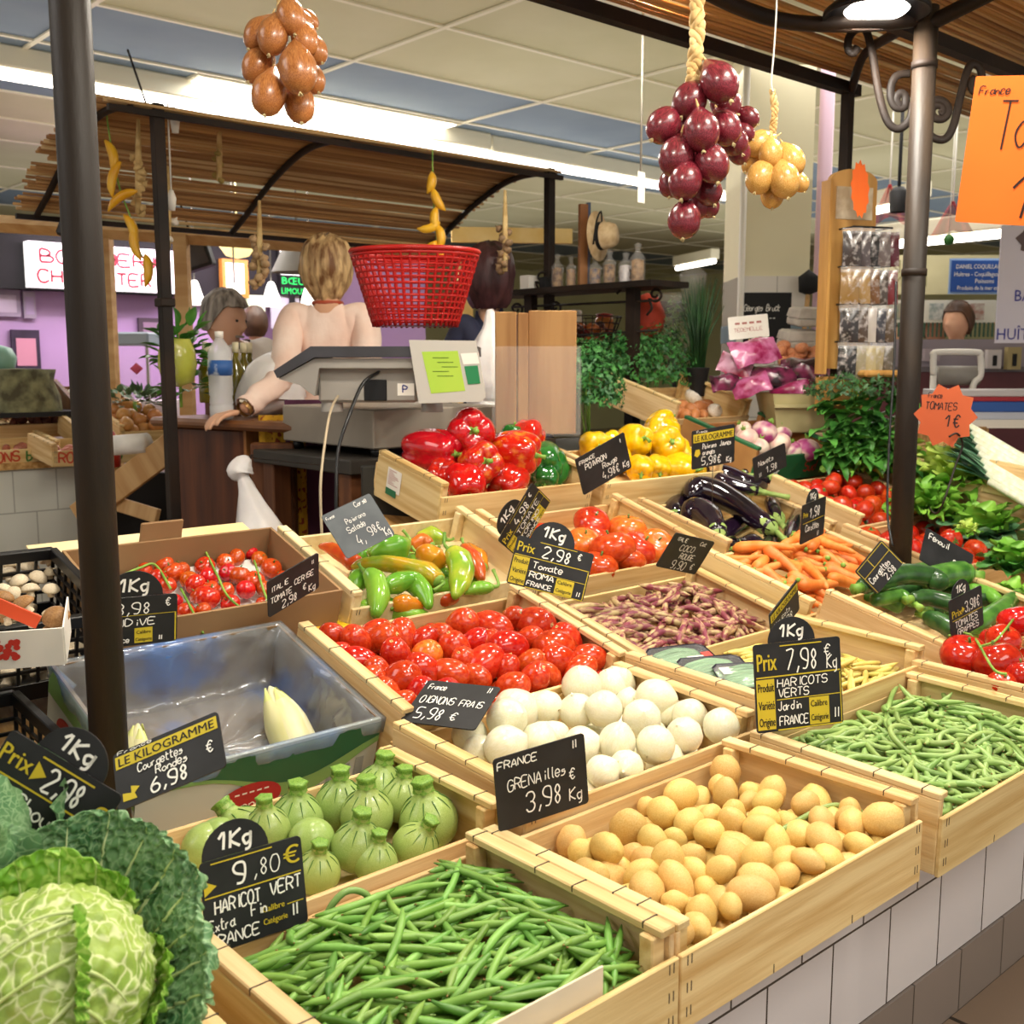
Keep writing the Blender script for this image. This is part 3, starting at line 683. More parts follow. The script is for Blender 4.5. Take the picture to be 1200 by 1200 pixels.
# round tomatoes in the two right hand crates
rt = [tomato('round_tomato', (TOM, TOMR, TOM)[i], 'round red tomato heaped in the crate under the turnip box', 'round tomatoes under the turnip box', sq=.84, seed=i+3, lobes=5, amp=.015, cz=.68) for i in range(3)]
for u, v, w, r in drop(CP, 40, (.034, .040), 8, 50, .88, hmax=.16): put(rt[R.randrange(3)], CP.M @ T(u, v, w) @ euler(R.gauss(0, .9), R.gauss(0, .9), R.uniform(0, 6)) @ S(r))
for u, v, w, r in drop(CQ, 36, (.034, .042), 9, 50, .88, hmax=.14): put(rt[R.randrange(3)], CQ.M @ T(u, v, w) @ euler(R.gauss(0, .9), R.gauss(0, .9), R.uniform(0, 6)) @ S(r), 'red tomato in the crate between carrots and curly lettuce', 'tomatoes beside the lettuces')
# vine tomatoes, far right
vt = [tomato('vine_tomato', TOMR, 'x', None, sq=.84, seed=i+30, lobes=5, amp=.02, cz=.66) for i in range(2)]
for i, (x, y, w, h, lb) in enumerate(((1131, 769, 58, .145, 'big and glossy, at the left corner of its heap'), (1168, 776, 58, .15, 'front middle of the heap at the picture edge'), (1188, 728, 46, .17, 'highest of the heap, green calyx towards us'), (1176, 750, 42, .15, 'behind the front one, touching the vine'), (1148, 745, 36, .14, 'small, tucked behind the corner one'), (1174, 802, 36, .13, 'low at the crate edge'), (1200, 792, 46, .14, 'cut by the picture edge'))):
    p = CS.pin(x, y, h); D = (p-CAM).dot(FW); r = px(w/2, D); q = CS.loc(p); q.x = min(max(q.x, r*.75), CS.w-r); q.y = min(max(q.y, r), CS.d-r*.8); p = CS.M @ q
    put(vt[i % 2], T(p) @ euler(U(-.4, .4), U(-.4, .4), U(0, 6)) @ S(r), 'red vine tomato '+lb)
for u, v, w, r in drop(CS, 26, (.034, .038), 3, 40, .86, u=(.04, .5), hmax=.12): put(vt[0], CS.M @ T(u, v, w) @ euler(R.uniform(-1, 1), R.uniform(-1, 1), 0) @ S(r), 'red vine tomato under the heap at the far right', 'vine tomatoes underneath')
mb = MB()
for pts in ([(1112, 745), (1128, 741), (1142, 748), (1150, 760)], [(1150, 757), (1165, 752), (1178, 738), (1190, 722)], [(1150, 760), (1165, 785), (1180, 790)]): mb.tube(cr([CS.pin(a, b, .185) for a, b in pts], 4), .003, 6)
tag(mb.build('tomato_vine', STEMG), 'green bent vine stalk lying over the vine tomatoes at the far right', 'vine')
# ---------------------------------------------------------------- borlotti, yellow beans, wrapped trays
kB = bean_kind('borlotti_bean', [BORL, TIPB], .15, .0088, 8, (.3, 1.5), 15, 'pink and cream speckled borlotti pod in the crate behind the white onions', 'borlotti bean', 'speckled borlotti pods', .22, 8, 11)
heap_beans(CJ, kB, 45, 125, lambda u, v: .045+.03*math.sin(3.1*u/.6)*math.sin(3.1*min(v/.375, 1))+.03*v, lambda R: R.choice((R.gauss(-.4, .5), R.gauss(.3, .5), R.uniform(0, 3.1))), 14, 'borlotti_beans_underneath', 'lower layer of speckled borlotti pods', 'borlotti beans', vmin=.07, sink=.4)
kY = bean_kind('yellow_bean', [BEANY, TIPB], .13, .0062, 6, (.2, .8), 16, 'flat yellow bean in the crate behind the haricots verts price card', 'yellow bean', 'yellow beans', .1, 7, 9)
heap_beans(CG, kY, 45, 95, lambda u, v: .06, lambda R: R.gauss(.1, .6), 17, 'yellow_beans_underneath', 'lower layer of yellow beans', 'yellow beans', umin=.26, sink=.4)
FILM = mat('cling_film', 'FFFFFF', rough=.08, alpha=.1, spec=1, bump=.5, bscale=30)
TRAYB = mat('tray_black', '1A1526', rough=.3)
for i, (x, y, lb) in enumerate(((800, 774, 'leftmost of three, against the borlotti crate'), (838, 787, 'middle of three, white price sticker'), (880, 795, 'partly behind the haricots verts price card'))):
    p = CG.pin(x, y, .10); t = thing('wrapped_bean_tray', 'small black tray of green beans under film, '+lb, 'tray', T(p) @ Rz(-.35-.1*i) @ Rx(.25), 'wrapped bean trays')
    w, d = .075, .05; mb = MB()
    mb.grid([[(w*a*s, d*b*s, z) for a, b in ((-1, -.7), (-.8, -1), (.8, -1), (1, -.7), (1, .7), (.8, 1), (-.8, 1), (-1, .7))] for s, z in ((.8, -.03), (1, .008), (1.04, .010), (.97, .006), (.78, -.026))], closed=True, smooth=False)
    mb.add([(w*a*.8, d*b*.8, -.029) for a, b in ((-1, -1), (1, -1), (1, 1), (-1, 1))], [(0, 1, 2, 3)]); mb.build('tray', TRAYB, t)
    for q in range(9):
        MB().tube(cr([(-w*.8, -d*.75+q*d*.18, -.004), (0, -d*.7+q*d*.18+U(-.004, .004), .006), (w*.8, -d*.75+q*d*.18, -.003)], 4), [.002]+[.0058]*7+[.002], 6).build('bean', mat('bean_blue_green', '5E8A5E', '7FA67C', .4, 12, rv=.15), t)
    rows = [[(w*1.02*a, d*1.02*b, .008+.008*(1-a*a)*(1-b*b)) for a in [k/4-1 for k in range(9)]] for b in [k/3-1 for k in range(7)]]
    MB().grid(rows).build('film', FILM, t)
    mb = MB(); rect(mb, 0, -.04, .045, -.012, 0, .0165); rect(mb, .042, -.03, .066, .0, 1, .0168); mb.build('sticker', [WHITEP, mat('sticker_red', 'C9443A')], t)
# ---------------------------------------------------------------- carrots
CARR = mat('carrot_orange', 'D9772A', 'E8924A', .45, 30, .5, .25, 60, rv=.08, rh=.006, stretch=(1, .3, .3))
def carrot(seed):
    r = random.Random(seed); L = r.uniform(.15, .18); R0 = r.uniform(.0155, .02); pts = []; rad = []
    for i in range(14):
        t = i/13; pts.append((-L/2+L*t, .012*math.sin(2.5*t+seed), .004*math.sin(5*t+seed))); rad.append(R0*(.35 if i == 0 else .85 if i == 1 else (1-.62*t**1.3)*(1+.03*r.uniform(-1, 1))) if i < 13 else R0*.12)
    o = proto(MB().tube(pts, rad, 12), 'carrot', CARR, 'orange carrot heaped in the crate below the aubergines', 'carrot', 'carrots')
    MB().tube([(-L/2-.006, .0, 0), (-L/2+.004, 0, 0)], [R0*.3, R0*.42], 8).build('stem_end', STEMG, o)
    return stash(o), [(p[0], p[1]) for p in pts], R0
ck = [carrot(i) for i in range(5)]
H = Heap(CO, lambda u, v: .035+.05*math.sin(3.1*min(max(u/.55, 0), 1)), 31)
for i in range(74):
    o, pts, r = R.choice(ck); best = None
    for k in range(4):
        u, v = R.uniform(.06, .5), R.uniform(.06, .33); h = H.at(u, v)
        if best is None or h < best[0]: best = (h, u, v)
    M = H.lay(0, r, pts, best[1], best[2], R.choice((R.gauss(-1.25, .35), R.gauss(-.35, .35), R.gauss(-1.0, .5))), .3, .3)
    put(o, CO.M @ M @ Rx(R.uniform(0, 6)))
# ---------------------------------------------------------------- peppers
def pepper_mb(seed, L=1.05, lobes=4, amp=.13, n=32, taper=.12):
    mb = MB(); pr = []
    for i in range(19):
        t = i/18; a = math.pi*t; r = max(math.sin(a)**.55, .04)*(1-taper*(1-t)); z = -math.cos(a)*L
        z -= math.exp(-(r/.36)**2)*.2*(1 if z > 0 else -1); pr.append((r, z))
    def mod(r, z, th, t):
        l = abs(math.cos(lobes*.5*th+seed))**.7; k = 1-amp+amp*1.5*l + .05*noise.noise(V((2*math.cos(th), 2*math.sin(th), seed+2*z)))
        return r*k, z+(.10*(l-.5) if abs(z) > .7*L else 0)*(1 if z > 0 else -1)
    return mb.lathe(pr, n, 0, None, mod)
def pepper(name, m, seed, L=1.05, stem=STEMG, hook=.1, **k):
    o = stash(tag(pepper_mb(seed, L, **k).build(name, m), 'x', 'pepper'))
    mb = MB().lathe([(.30, L*.78), (.26, L*.84), (.12, L*.88), (.10, L*.98)], 10, 0, None, lambda r, z, th, t: (r*(1+.2*math.cos(5*th)*(1-t)), z))
    mb.tube([(0, 0, L*.9), (hook*.2, 0, L*1.08), (hook, 0, L*1.25)], [.10, .085, .11], 8); mb.build('stem', stem, o); return o
REDP = mat('pepper_red', 'A80F0B', 'C21A10', .12, 3, .6, rv=.08, rh=.006, coat=.6)
REDO = mat('pepper_red_orange', 'B81A0C', 'D4791C', .12, 2.2, .6, coat=.6, ramp=(.5, .7))
GRNP = mat('pepper_dark_green', '16501C', '236B26', .14, 3, .6, rv=.1, coat=.5)
YELP = mat('pepper_yellow', 'D9A406', 'E8BC14', .14, 3, .55, rv=.06, rh=.008, coat=.5)
def aim(v): return frame((0, 0, 0), v)
rp = [pepper('red_pepper', REDP, .4, 1.15), pepper('red_pepper', REDP, 1.9, 1.0), pepper('red_pepper', REDO, 3.0, 1.05)]
gp = pepper('green_pepper', GRNP, 2.2, 1.1)
toC = lambda p: (CAM-V(p)).normalized()
def lay_pep(cr_, o, x, y, w, h, sx, sy, sz, lb, kz=1):
    """stalk points sx right, sy up in the picture, sz towards the viewer"""
    p = cr_.pin(x, y, h); r = px(w/2, (p-CAM).dot(FW)); q = cr_.loc(p); q.x = min(max(q.x, r*.9+.01), cr_.w-r*.9-.01); q.y = min(max(q.y, r*.8), cr_.d-r*.8); p = cr_.M @ q
    d = RT*sx+UP*sy+toC(p)*sz
    return put(o, T(p) @ aim(d) @ Rz(U(0, 6)) @ S(r, r, r*kz), lb)
for a in ((rp[0], 503, 527, 58, .15, .75, -.1, .55, 'large glossy red bell pepper at the left, stalk turned right', 1.15), (rp[1], 551, 506, 58, .22, .15, .05, 1, 'red bell pepper on top of the heap, green stalk facing us'), (rp[2], 563, 543, 54, .155, .3, .1, 1, 'orange-red bell pepper in the middle of the heap, stalk facing us'), (rp[2], 604, 531, 56, .175, .85, -.1, .3, 'red bell pepper with an orange patch, stalk to the right'), (rp[1], 545, 568, 54, .105, .2, -.7, .8, 'red bell pepper lowest at the front plank, stalk down'), (rp[0], 597, 566, 48, .10, -.3, -.3, .5, 'red bell pepper half hidden behind the tilted tomato card'), (rp[0], 622, 516, 44, .16, .3, .6, -.4, 'red bell pepper at the back of the heap, only its shoulder showing'), (rp[1], 520, 560, 46, .10, .1, -.4, -.5, 'red bell pepper buried at the left end of the heap')):
    lay_pep(CM, *a[:8], a[8], *(a[9:] or (1,)))
for a in ((gp, 655, 541, 50, .12, -.1, .3, -.9, 'large dark green bell pepper beside the poivron rouge card'), (gp, 640, 560, 34, .09, -.1, -.5, .8, 'small dark green bell pepper at the front plank, stalk to us'), (gp, 590, 508, 26, .17, .2, .8, .2, 'bright green pepper tip peeping out behind the red heap'), (gp, 690, 548, 44, .10, .4, .5, -.4, 'dark green bell pepper hidden behind the poivron rouge card')):
    lay_pep(CM, *a)
yp = [pepper('yellow_pepper', YELP, .9, .98), pepper('yellow_pepper', YELP, 2.5, 1.1, hook=.25)]
for a in ((yp[0], 676, 514, 38, .135, .35, -.1, .9, 'yellow bell pepper leftmost of its crate, stalk facing us'), (yp[1], 703, 520, 36, .12, .5, .6, -.2, 'plain yellow bell pepper right of the leftmost one'), (yp[1], 742, 517, 42, .15, .6, .15, .8, 'yellow bell pepper above the poivron rouge card, dark stalk right'), (yp[0], 772, 495, 34, .20, .6, .4, -.2, 'yellow bell pepper on top of the heap'), (yp[1], 780, 521, 44, .155, .35, .2, 1, 'biggest yellow bell pepper, hooked green stalk facing us'), (yp[0], 806, 507, 36, .17, .3, .7, -.3, 'yellow bell pepper at the back left of the kilogramme card'), (yp[1], 828, 501, 38, .175, .4, .8, -.3, 'yellow bell pepper at the back above the kilogramme card'), (yp[0], 750, 549, 34, .10, .1, -.5, .9, 'yellow bell pepper in front, beside the poivron rouge card'), (yp[0], 771, 548, 32, .095, .2, -.6, .9, 'yellow bell pepper in the middle of the front row, stalk down'), (yp[1], 797, 549, 38, .10, .8, -.1, .3, 'yellow bell pepper in the front row left of the kilogramme card'), (yp[0], 850, 543, 34, .095, .2, -.3, .9, 'yellow bell pepper below the right corner of the kilogramme card'), (yp[1], 806, 530, 36, .12, .2, .3, .9, 'yellow bell pepper behind the left edge of the kilogramme card'), (yp[0], 828, 546, 36, .09, .2, .2, .9, 'yellow bell pepper hidden behind the kilogramme card'), (yp[0], 725, 540, 34, .10, .2, .3, .9, 'yellow bell pepper hidden behind the poivron rouge card')):
    lay_pep(CN, *a)
# long sweet peppers
def long_pepper(pts, rad, m, label, stem=None, cal=True):
    c = cr([CI.pin(*p) for p in pts], 4); n = len(c); rr = []
    for i in range(n):
        t = i/(n-1)*(len(rad)-1); k = int(min(t, len(rad)-2)); rr.append((rad[k]*(1-(t-k))+rad[k+1]*(t-k))*1.22)
    sd = U(0, 9)
    o = MB().tube(c, rr, 20, 0, True, lambda t, th: 1+.13*abs(math.cos(1.5*th+sd))**.8-.08+.10*noise.noise(V((math.cos(th)*1.5, math.sin(th)*1.5, 4*t+sd)))).build('sweet_pepper', m); tag(o, label, 'pepper')
    if cal:
        d = (c[0]-c[2]).normalized(); p = c[0]
        MB().tube([p-d*.008, p+d*.003, p+d*.008], [rr[1]*.75, rr[0]*.9, .006], 10).build('calyx', STEMG, o)
        MB().tube(cr([p+d*.004, p+d*.02+UP*.004]+([CI.pin(*stem)] if stem else [p+d*.03+UP*.012]), 4), [.005]*4+[.004]*4+[.0055], 7).build('stem', STEMG, o)
    return o
GP = mat('sweet_pepper_green', '5C9A2A', '86B83C', .2, 12, .5, coat=.3, rv=.1); GYP = mat('sweet_pepper_lime', '7FA82A', 'B9BC3A', .2, 14, .5, coat=.3)
OP = mat('sweet_pepper_orange', 'D06A16', 'D99A22', .18, 14, .5, coat=.4, rv=.06); YGP = mat('sweet_pepper_yellow_green', 'C99A1E', '86A02E', .2, 16, .5, coat=.3); RGP = mat('sweet_pepper_red', 'C0341A', 'CE6A1E', .18, 12, .5, coat=.4)
for a in (([(476, 636, .13), (465, 642, .13), (448, 645, .125), (432, 652, .11)], [.012, .030, .026, .010], GP, 'green sweet pepper at the back right of the grey slate card', (472, 621, .15)),
          ([(514, 681, .13), (500, 672, .13), (480, 665, .13), (452, 660, .125), (425, 661, .115), (412, 665, .10)], [.016, .024, .019, .017, .013, .004], YGP, 'long yellow-green sweet pepper lying across the others', (508, 692, .12)),
          ([(405, 655, .09), (415, 660, .10), (400, 650, .10), (388, 643, .10), (375, 640, .09)], [.013, .018, .016, .013, .005], RGP, 'red-orange sweet pepper tip under the grey slate card', None),
          ([(527, 645, .15), (536, 655, .14), (541, 670, .13), (538, 685, .12), (533, 700, .11)], [.014, .027, .026, .022, .006], GYP, 'lime sweet pepper standing upright, its stalk up, beside the end board', (521, 625, .17)),
          ([(492, 648, .11), (500, 650, .115), (511, 655, .11), (520, 664, .10)], [.014, .024, .025, .010], OP, 'orange sweet pepper behind the long yellow-green one', None),
          ([(545, 642, .11), (553, 655, .11), (560, 668, .10), (565, 680, .09)], [.013, .020, .018, .006], RGP, 'red sweet pepper against the right end board', None),
          ([(575, 688, .115), (566, 689, .11), (555, 690, .105), (543, 694, .10)], [.010, .014, .014, .005], GP, 'slim green sweet pepper at the front right, stalk curling up', (578, 668, .14)),
          ([(430, 672, .13), (440, 680, .13), (444, 700, .115), (440, 722, .095)], [.012, .022, .022, .008], GP, 'green sweet pepper hanging down at the front left', None),
          ([(452, 688, .12), (464, 684, .125), (474, 680, .125), (484, 682, .12), (497, 695, .11), (503, 712, .10)], [.015, .021, .020, .022, .020, .006], GP, 'curved green sweet pepper in front of the long yellow-green one', None),
          ([(464, 708, .095), (472, 708, .10), (482, 709, .095), (494, 714, .08)], [.014, .019, .018, .007], OP, 'small orange sweet pepper at the front plank', (460, 714, .09)),
          ([(512, 700, .085), (522, 702, .085), (535, 702, .08)], [.010, .016, .008], RGP, 'red-orange sweet pepper bit showing at the front plank', None),
          ([(412, 690, .09), (420, 680, .10), (430, 670, .09)], [.014, .022, .010], GP, 'green sweet pepper against the left end board', None),
          ([(425, 715, .08), (440, 712, .08), (460, 715, .07)], [.014, .022, .012], GP, 'green sweet pepper low in the front left corner', None),
          ([(500, 690, .06), (530, 690, .06), (560, 680, .06)], [.014, .024, .012], GP, 'green sweet pepper underneath the lime one', None),
          ([(565, 665, .07), (560, 655, .07), (548, 640, .065)], [.014, .024, .010], OP, 'orange sweet pepper lying at the back right corner', None),
          ([(520, 632, .08), (505, 628, .08), (490, 630, .075)], [.012, .022, .010], GYP, 'lime sweet pepper at the back of the crate', None),
          ([(480, 655, .08), (500, 668, .08), (525, 672, .075)], [.014, .024, .010], GP, 'dark green sweet pepper in mid crate under the others', None),
          ([(540, 690, .07), (560, 694, .07), (585, 690, .065)], [.012, .022, .008], GP, 'green sweet pepper low along the front plank', None),
          ([(505, 640, .09), (495, 636, .09), (480, 640, .085)], [.012, .022, .012], RGP, 'red-orange sweet pepper behind the long yellow-green one', None),
          ([(450, 705, .075), (475, 720, .075), (500, 722, .07)], [.012, .022, .010], GP, 'green sweet pepper behind the front plank', None),
          ([(420, 650, .06), (460, 655, .06), (500, 660, .06)], [.014, .026, .012], GP, 'green sweet pepper underneath the long yellow-green one', None)):
    long_pepper(*a)
# ---------------------------------------------------------------- aubergines
AUB = mat('aubergine_skin', '120A16', '1E1022', .1, 3, .6, coat=.6); AUBC = mat('aubergine_calyx', '7C9A4A', 'A3B868', .6, 14)
def aubergine(pts, rad, label, stem=None):
    c = cr([CL.pin(*p) for p in pts], 5); n = len(c); rr = []
    for i in range(n):
        t = i/(n-1)*(len(rad)-1); k = int(min(t, len(rad)-2)); a = rad[k]; b = rad[k+1]; f = t-k; f = f*f*(3-2*f); rr.append((a*(1-f)+b*f)*1.2)
    rr[0] *= .55; rr[-1] *= .3; rr[-2] *= .75
    o = tag(MB().tube(c, rr, 20).build('aubergine', AUB), label, 'aubergine')
    d = (c[0]-c[2]).normalized(); p = c[0]; r = rr[2]*1.06; mb = MB(); M = frame(p, d)
    for q in range(5):
        a = 2*math.pi*q/5; rows = []
        for t, ww in ((0, .5), (.4, .55), (.75, .35), (1, .04)): rows.append([((r*(.5+.55*min(1, t*1.6)))*math.cos(a+ww*s_), (r*(.5+.55*min(1, t*1.6)))*math.sin(a+ww*s_), .012-t*.05-.0) for s_ in (-1, 0, 1)])
        mb.grid(rows, M=M)
    mb.lathe([(r*.55, .010), (.012, .02)], 10, M=M); mb.build('calyx', AUBC, o)
    e = CL.pin(*stem) if stem else p+d*.05
    MB().tube(cr([p, p+d*.02, e], 4), [.013, .012, .011, .010, .0095, .009, .009, .009, .011], 8).build('stem', AUBC, o)
aubergine([(905, 620, .135), (890, 610, .14), (865, 592, .15), (838, 578, .155), (818, 574, .15), (808, 582, .14)], [.024, .029, .034, .040, .040, .018], 'long shiny aubergine lying across the top of the heap, green cap at right', (920, 633, .13))
aubergine([(842, 628, .11), (838, 618, .12), (828, 605, .125), (815, 600, .12), (806, 610, .10)], [.022, .030, .040, .042, .024], 'round aubergine at the left, green cap pointing down', (852, 645, .10))
aubergine([(890, 576, .16), (872, 572, .16), (850, 566, .16), (835, 560, .16), (822, 560, .15)], [.015, .018, .022, .024, .010], 'slim aubergine at the back, pale green cap to the right', (925, 583, .16))
aubergine([(900, 565, .15), (880, 568, .15), (850, 558, .155), (825, 556, .15), (805, 562, .14), (793, 576, .12)], [.020, .028, .034, .036, .034, .015], 'aubergine at the back of the heap behind the long one')
aubergine([(905, 632, .09), (895, 645, .09), (880, 640, .09), (868, 635, .09)], [.02, .028, .034, .018], 'aubergine low at the front plank, end on')
aubergine([(915, 612, .10), (908, 600, .11), (905, 590, .115), (904, 585, .11)], [.016, .022, .024, .012], 'small aubergine standing right of the big green cap')
aubergine([(923, 640, .10), (930, 620, .11), (938, 605, .11), (945, 598, .10)], [.016, .026, .028, .013], 'aubergine at the right against the carottes card')
aubergine([(835, 590, .085), (815, 590, .09), (795, 592, .09), (778, 600, .085)], [.022, .03, .03, .014], 'aubergine at the far left of its crate, in shadow')
aubergine([(880, 610, .075), (860, 620, .075), (840, 632, .07), (825, 636, .07)], [.024, .034, .036, .016], 'aubergine underneath the long one')
aubergine([(862, 640, .08), (845, 645, .085), (822, 636, .085), (808, 622, .08)], [.024, .034, .038, .020], 'large dark aubergine filling the front left of its crate')
aubergine([(905, 645, .07), (885, 648, .075), (868, 645, .075), (850, 648, .07)], [.022, .032, .034, .016], 'dark aubergine lying along the front plank')
aubergine([(935, 610, .08), (920, 598, .085), (905, 580, .085), (895, 572, .08)], [.022, .03, .032, .015], 'dark aubergine at the right back corner of its crate')
aubergine([(800, 608, .08), (790, 600, .085), (800, 585, .085), (815, 575, .08)], [.022, .032, .034, .016], 'dark aubergine at the left back, mostly in shadow')
aubergine([(870, 556, .15), (880, 554, .155), (893, 556, .155), (898, 560, .15)], [.014, .02, .02, .01], 'aubergine end at the back with a pale cap standing up', (906, 557, .17))
# ---------------------------------------------------------------- long courgettes
CGD = mat('courgette_dark', '1F3D1E', '37602C', .28, 26, .5, rv=.1, coat=.2, stretch=(1, 1, 1))
CGM = mat('courgette_mid', '2F5F22', '568A36', .28, 26, .5, coat=.2)
def long_courgette(pts, r, m, label):
    c = cr([CR.pin(*p) for p in pts], 5); n = len(c); r *= 1.2
    o = tag(MB().tube(c, [r*(.55 if i == 0 else .7 if i == 1 else .85 if i < 4 else .5 if i == n-1 else .85 if i == n-2 else 1) for i in range(n)], 18, 0, True, lambda t, th: 1+.03*math.cos(8*th)).build('long_courgette', m), label, 'courgette')
    d = (c[0]-c[2]).normalized()
    MB().tube([c[0]-d*.005, c[0]+d*.012, c[0]+d*.028], [r*.55, r*.45, r*.55], 7).build('stem', STEMG, o)
long_courgette([(1008, 688, .165), (1030, 680, .17), (1060, 673, .175), (1090, 676, .17), (1105, 686, .165)], .024, CGD, 'big dark courgette arched across the top, stalk at left')
long_courgette([(1140, 674, .15), (1125, 672, .15), (1105, 675, .15), (1085, 680, .15)], .030, CGM, 'thick mid green courgette behind the price card tab')
long_courgette([(1072, 708, .13), (1055, 698, .13), (1040, 700, .13), (1022, 704, .125)], .016, CGM, 'light green courgette under the big dark one')
long_courgette([(1068, 702, .14), (1085, 700, .14), (1105, 704, .14), (1130, 712, .14)], .019, CGD, 'dark courgette behind the card, pale stalk at its left end')
long_courgette([(1190, 697, .13), (1175, 712, .13), (1160, 722, .13), (1140, 738, .12)], .021, CGM, 'courgette at the right, stalk up towards the crate corner')
long_courgette([(1170, 705, .12), (1160, 697, .12), (1150, 694, .12), (1135, 692, .12)], .019, mat('courgette_light', '4E8A2A', '6FA63C', .3, 20), 'bright green courgette end behind the price card')
for i, (a, b, c_) in enumerate((((1120, 722), (1160, 728), 'dark courgette along the front plank below the price card'), ((1012, 695), (1060, 712), 'dark courgette in the front left corner under the big one'), ((1085, 722), (1125, 745), 'dark courgette low at the front plank, end on'), ((1040, 684), (1085, 668), 'dark courgette at the back, behind the big arched one'), ((1130, 700), (1185, 708), 'dark courgette behind the one at the right'), ((1150, 742), (1185, 728), 'short dark courgette in the front right corner'))):
    long_courgette([(a[0], a[1], .10), (a[0]*.65+b[0]*.35, a[1]*.65+b[1]*.35-2, .105), (a[0]*.3+b[0]*.7, a[1]*.3+b[1]*.7-2, .105), (b[0], b[1], .10)], .021, (CGD, CGM)[i % 2], c_)
long_courgette([(1090, 715, .08), (1110, 712, .08), (1130, 715, .08), (1160, 725, .08)], .022, CGD, 'dark courgette in the lower layer')
long_courgette([(1040, 700, .09), (1070, 692, .09), (1110, 690, .09), (1150, 700, .09)], .024, CGD, 'dark courgette lying underneath the others')
# ---------------------------------------------------------------- turnips in a green edged box
GEDGE = mat('box_green_print', '1F5A34', '276A40', .5, 4)
CT = Crate(3.29, 2.335, .998, 17, 'pine box with dark green printed edges, full of turnips', w=.50, d=.36, wood=(mat('box_brown', '9A6A3C', 'B07F4C', .6, 6), mat('box_brown_y', 'A06F40', 'B8884F', .6, 6)), style='plain')
for ch in CT.o.children:
    if ch.name.startswith(('end_batten', 'front_plank')): ch.data.materials[0] = GEDGE
mb = MB(); stroke_text(mb, 'Sud', .33, .035, .04, th=.005, mi=0, slant=.15); stroke_text(mb, 'cellier', .05, .03, .03, th=.004, mi=1, slant=.15); o = mb.build('lettering', [mat('print_red', 'C5342C'), CHALKW], CT.o, T(0, -.0085, 0) @ Rx(math.pi/2))
TURN = mat('turnip_skin', 'A23C78', 'EADBC8', .4, 1.1, .4, ramp=(.40, .62), rv=.06, detail=1)
def turnip(seed):
    mb = MB(); pr = []
    for i in range(13):
        a = math.pi*i/12; r = max(math.sin(a), .03); z = -math.cos(a)*.84
        if z < -.7: z -= (.18-r*.3)*.6 if r < .5 else 0
        pr.append((r, z))
    o = stash(tag(mb.lathe(pr, 18, 0, None, lambda r, z, th, t: (r*(1+.03*noise.noise(V((math.cos(th), math.sin(th), seed)))), z)).build('turnip', mat('turnip_pink_%d' % seed, 'A23C78' if seed else 'D9A8A0', 'E8D6C2', .38, 1.2, .4, ramp=(.42, .66), detail=1)), 'x', 'turnip', None)); mb = MB()
    for q in range(6): a = q*1.05; mb.tube([(.1*math.cos(a), .1*math.sin(a), .78), (.2*math.cos(a), .2*math.sin(a), 1.0+.1*(q % 3))], [.07, .04], 5)
    mb.build('leaf_stubs', STEMG, o); return o
tk = [turnip(0), turnip(1)]
for i, (x, y, w, h, k, lb) in enumerate(((896, 507, 32, .15, 1, 'purple turnip on top of the heap'), (915, 507, 26, .12, 1, 'dark purple turnip behind the top one'), (875, 514, 28, .13, 0, 'pale pink turnip left of the top one'), (912, 520, 30, .12, 0, 'cream turnip right above the navets card'), (889, 524, 26, .11, 0, 'pale turnip above the edge of the navets card'), (928, 528, 26, .10, 1, 'purple and cream turnip right of the navets card'), (945, 527, 32, .11, 1, 'purple turnip rightmost in the box'), (871, 503, 20, .13, 0, 'pale turnip at the back of the box'))):
    p = CT.pin(x, y, h); r = px(w/2, (p-CAM).dot(FW)); put(tk[k], T(p) @ euler(U(-.7, .5), U(-.6, .6), U(0, 6)) @ S(r), lb)
for u, v, w, r in drop(CT, 14, .036, 4, 40, .86, hmax=.10): put(tk[R.randrange(2)], CT.M @ T(u, v, w) @ euler(U(-1, 1), U(-1, 1), 0) @ S(r*.95), 'turnip in the lower layer of the green edged box', 'lower turnips')
# ---------------------------------------------------------------- garlic and shallot box at the back
CX = Crate(3.315, 2.735, 1.152, 16.4, 'slanted pine crate with garlic and shallots in front of the parsley', w=.49, d=.39, h=.13, plank=.06, fl=.02)
GARL = mat('garlic_skin', 'D9CDBE', 'EFE8DC', .5, 6, .3, rv=.06, bump=.1); SHAL = mat('shallot_skin', 'B0653A', 'C98A55', .35, 8, .4, .1, 50, rv=.12, stretch=(3, 3, .6)); ONY = mat('onion_skin', 'B0703A', 'CF9A5C', .3, 7, .45, .06, 50, rv=.12, rh=.012, stretch=(4, 4, .6), coat=.2)
def garlic_mb():
    return MB().lathe([(.05, -.62), (.5, -.6), (.85, -.35), (1, 0), (.85, .35), (.5, .6), (.22, .8), (.15, 1.05), (.12, 1.25)], 18, 0, None, lambda r, z, th, t: (r*(1+.07*abs(math.sin(4*th))*(1-t)), z))
gk = stash(proto(garlic_mb(), 'garlic_bulb', GARL, 'white garlic bulb', 'garlic')); MB().tube([(0, 0, -.7), (0, 0, -.6)], [.2, .3], 8).build('root_plate', ONR, gk)
sk = stash(proto(onion_mb(3, 1.25, .6), 'shallot', SHAL, 'brown shallot', 'shallot')); MB().tube([(0, 0, 1.4), (0, 0, 1.75)], [.14, .05], 6).build('tail', DRYSTEM, sk)
for x, y, w, lb in ((813, 466, 24, 'garlic bulb with a dry stalk leaning on the shallots'), (838, 481, 18, 'lone garlic bulb at the right of the slanted crate'), (826, 464, 20, 'garlic bulb at the back of the shallots')):
    p = CX.pin(x, y, .05); put(gk, T(p) @ euler(U(-1, 1), U(-1, 1), 0) @ S(px(w/2, (p-CAM).dot(FW))), lb)
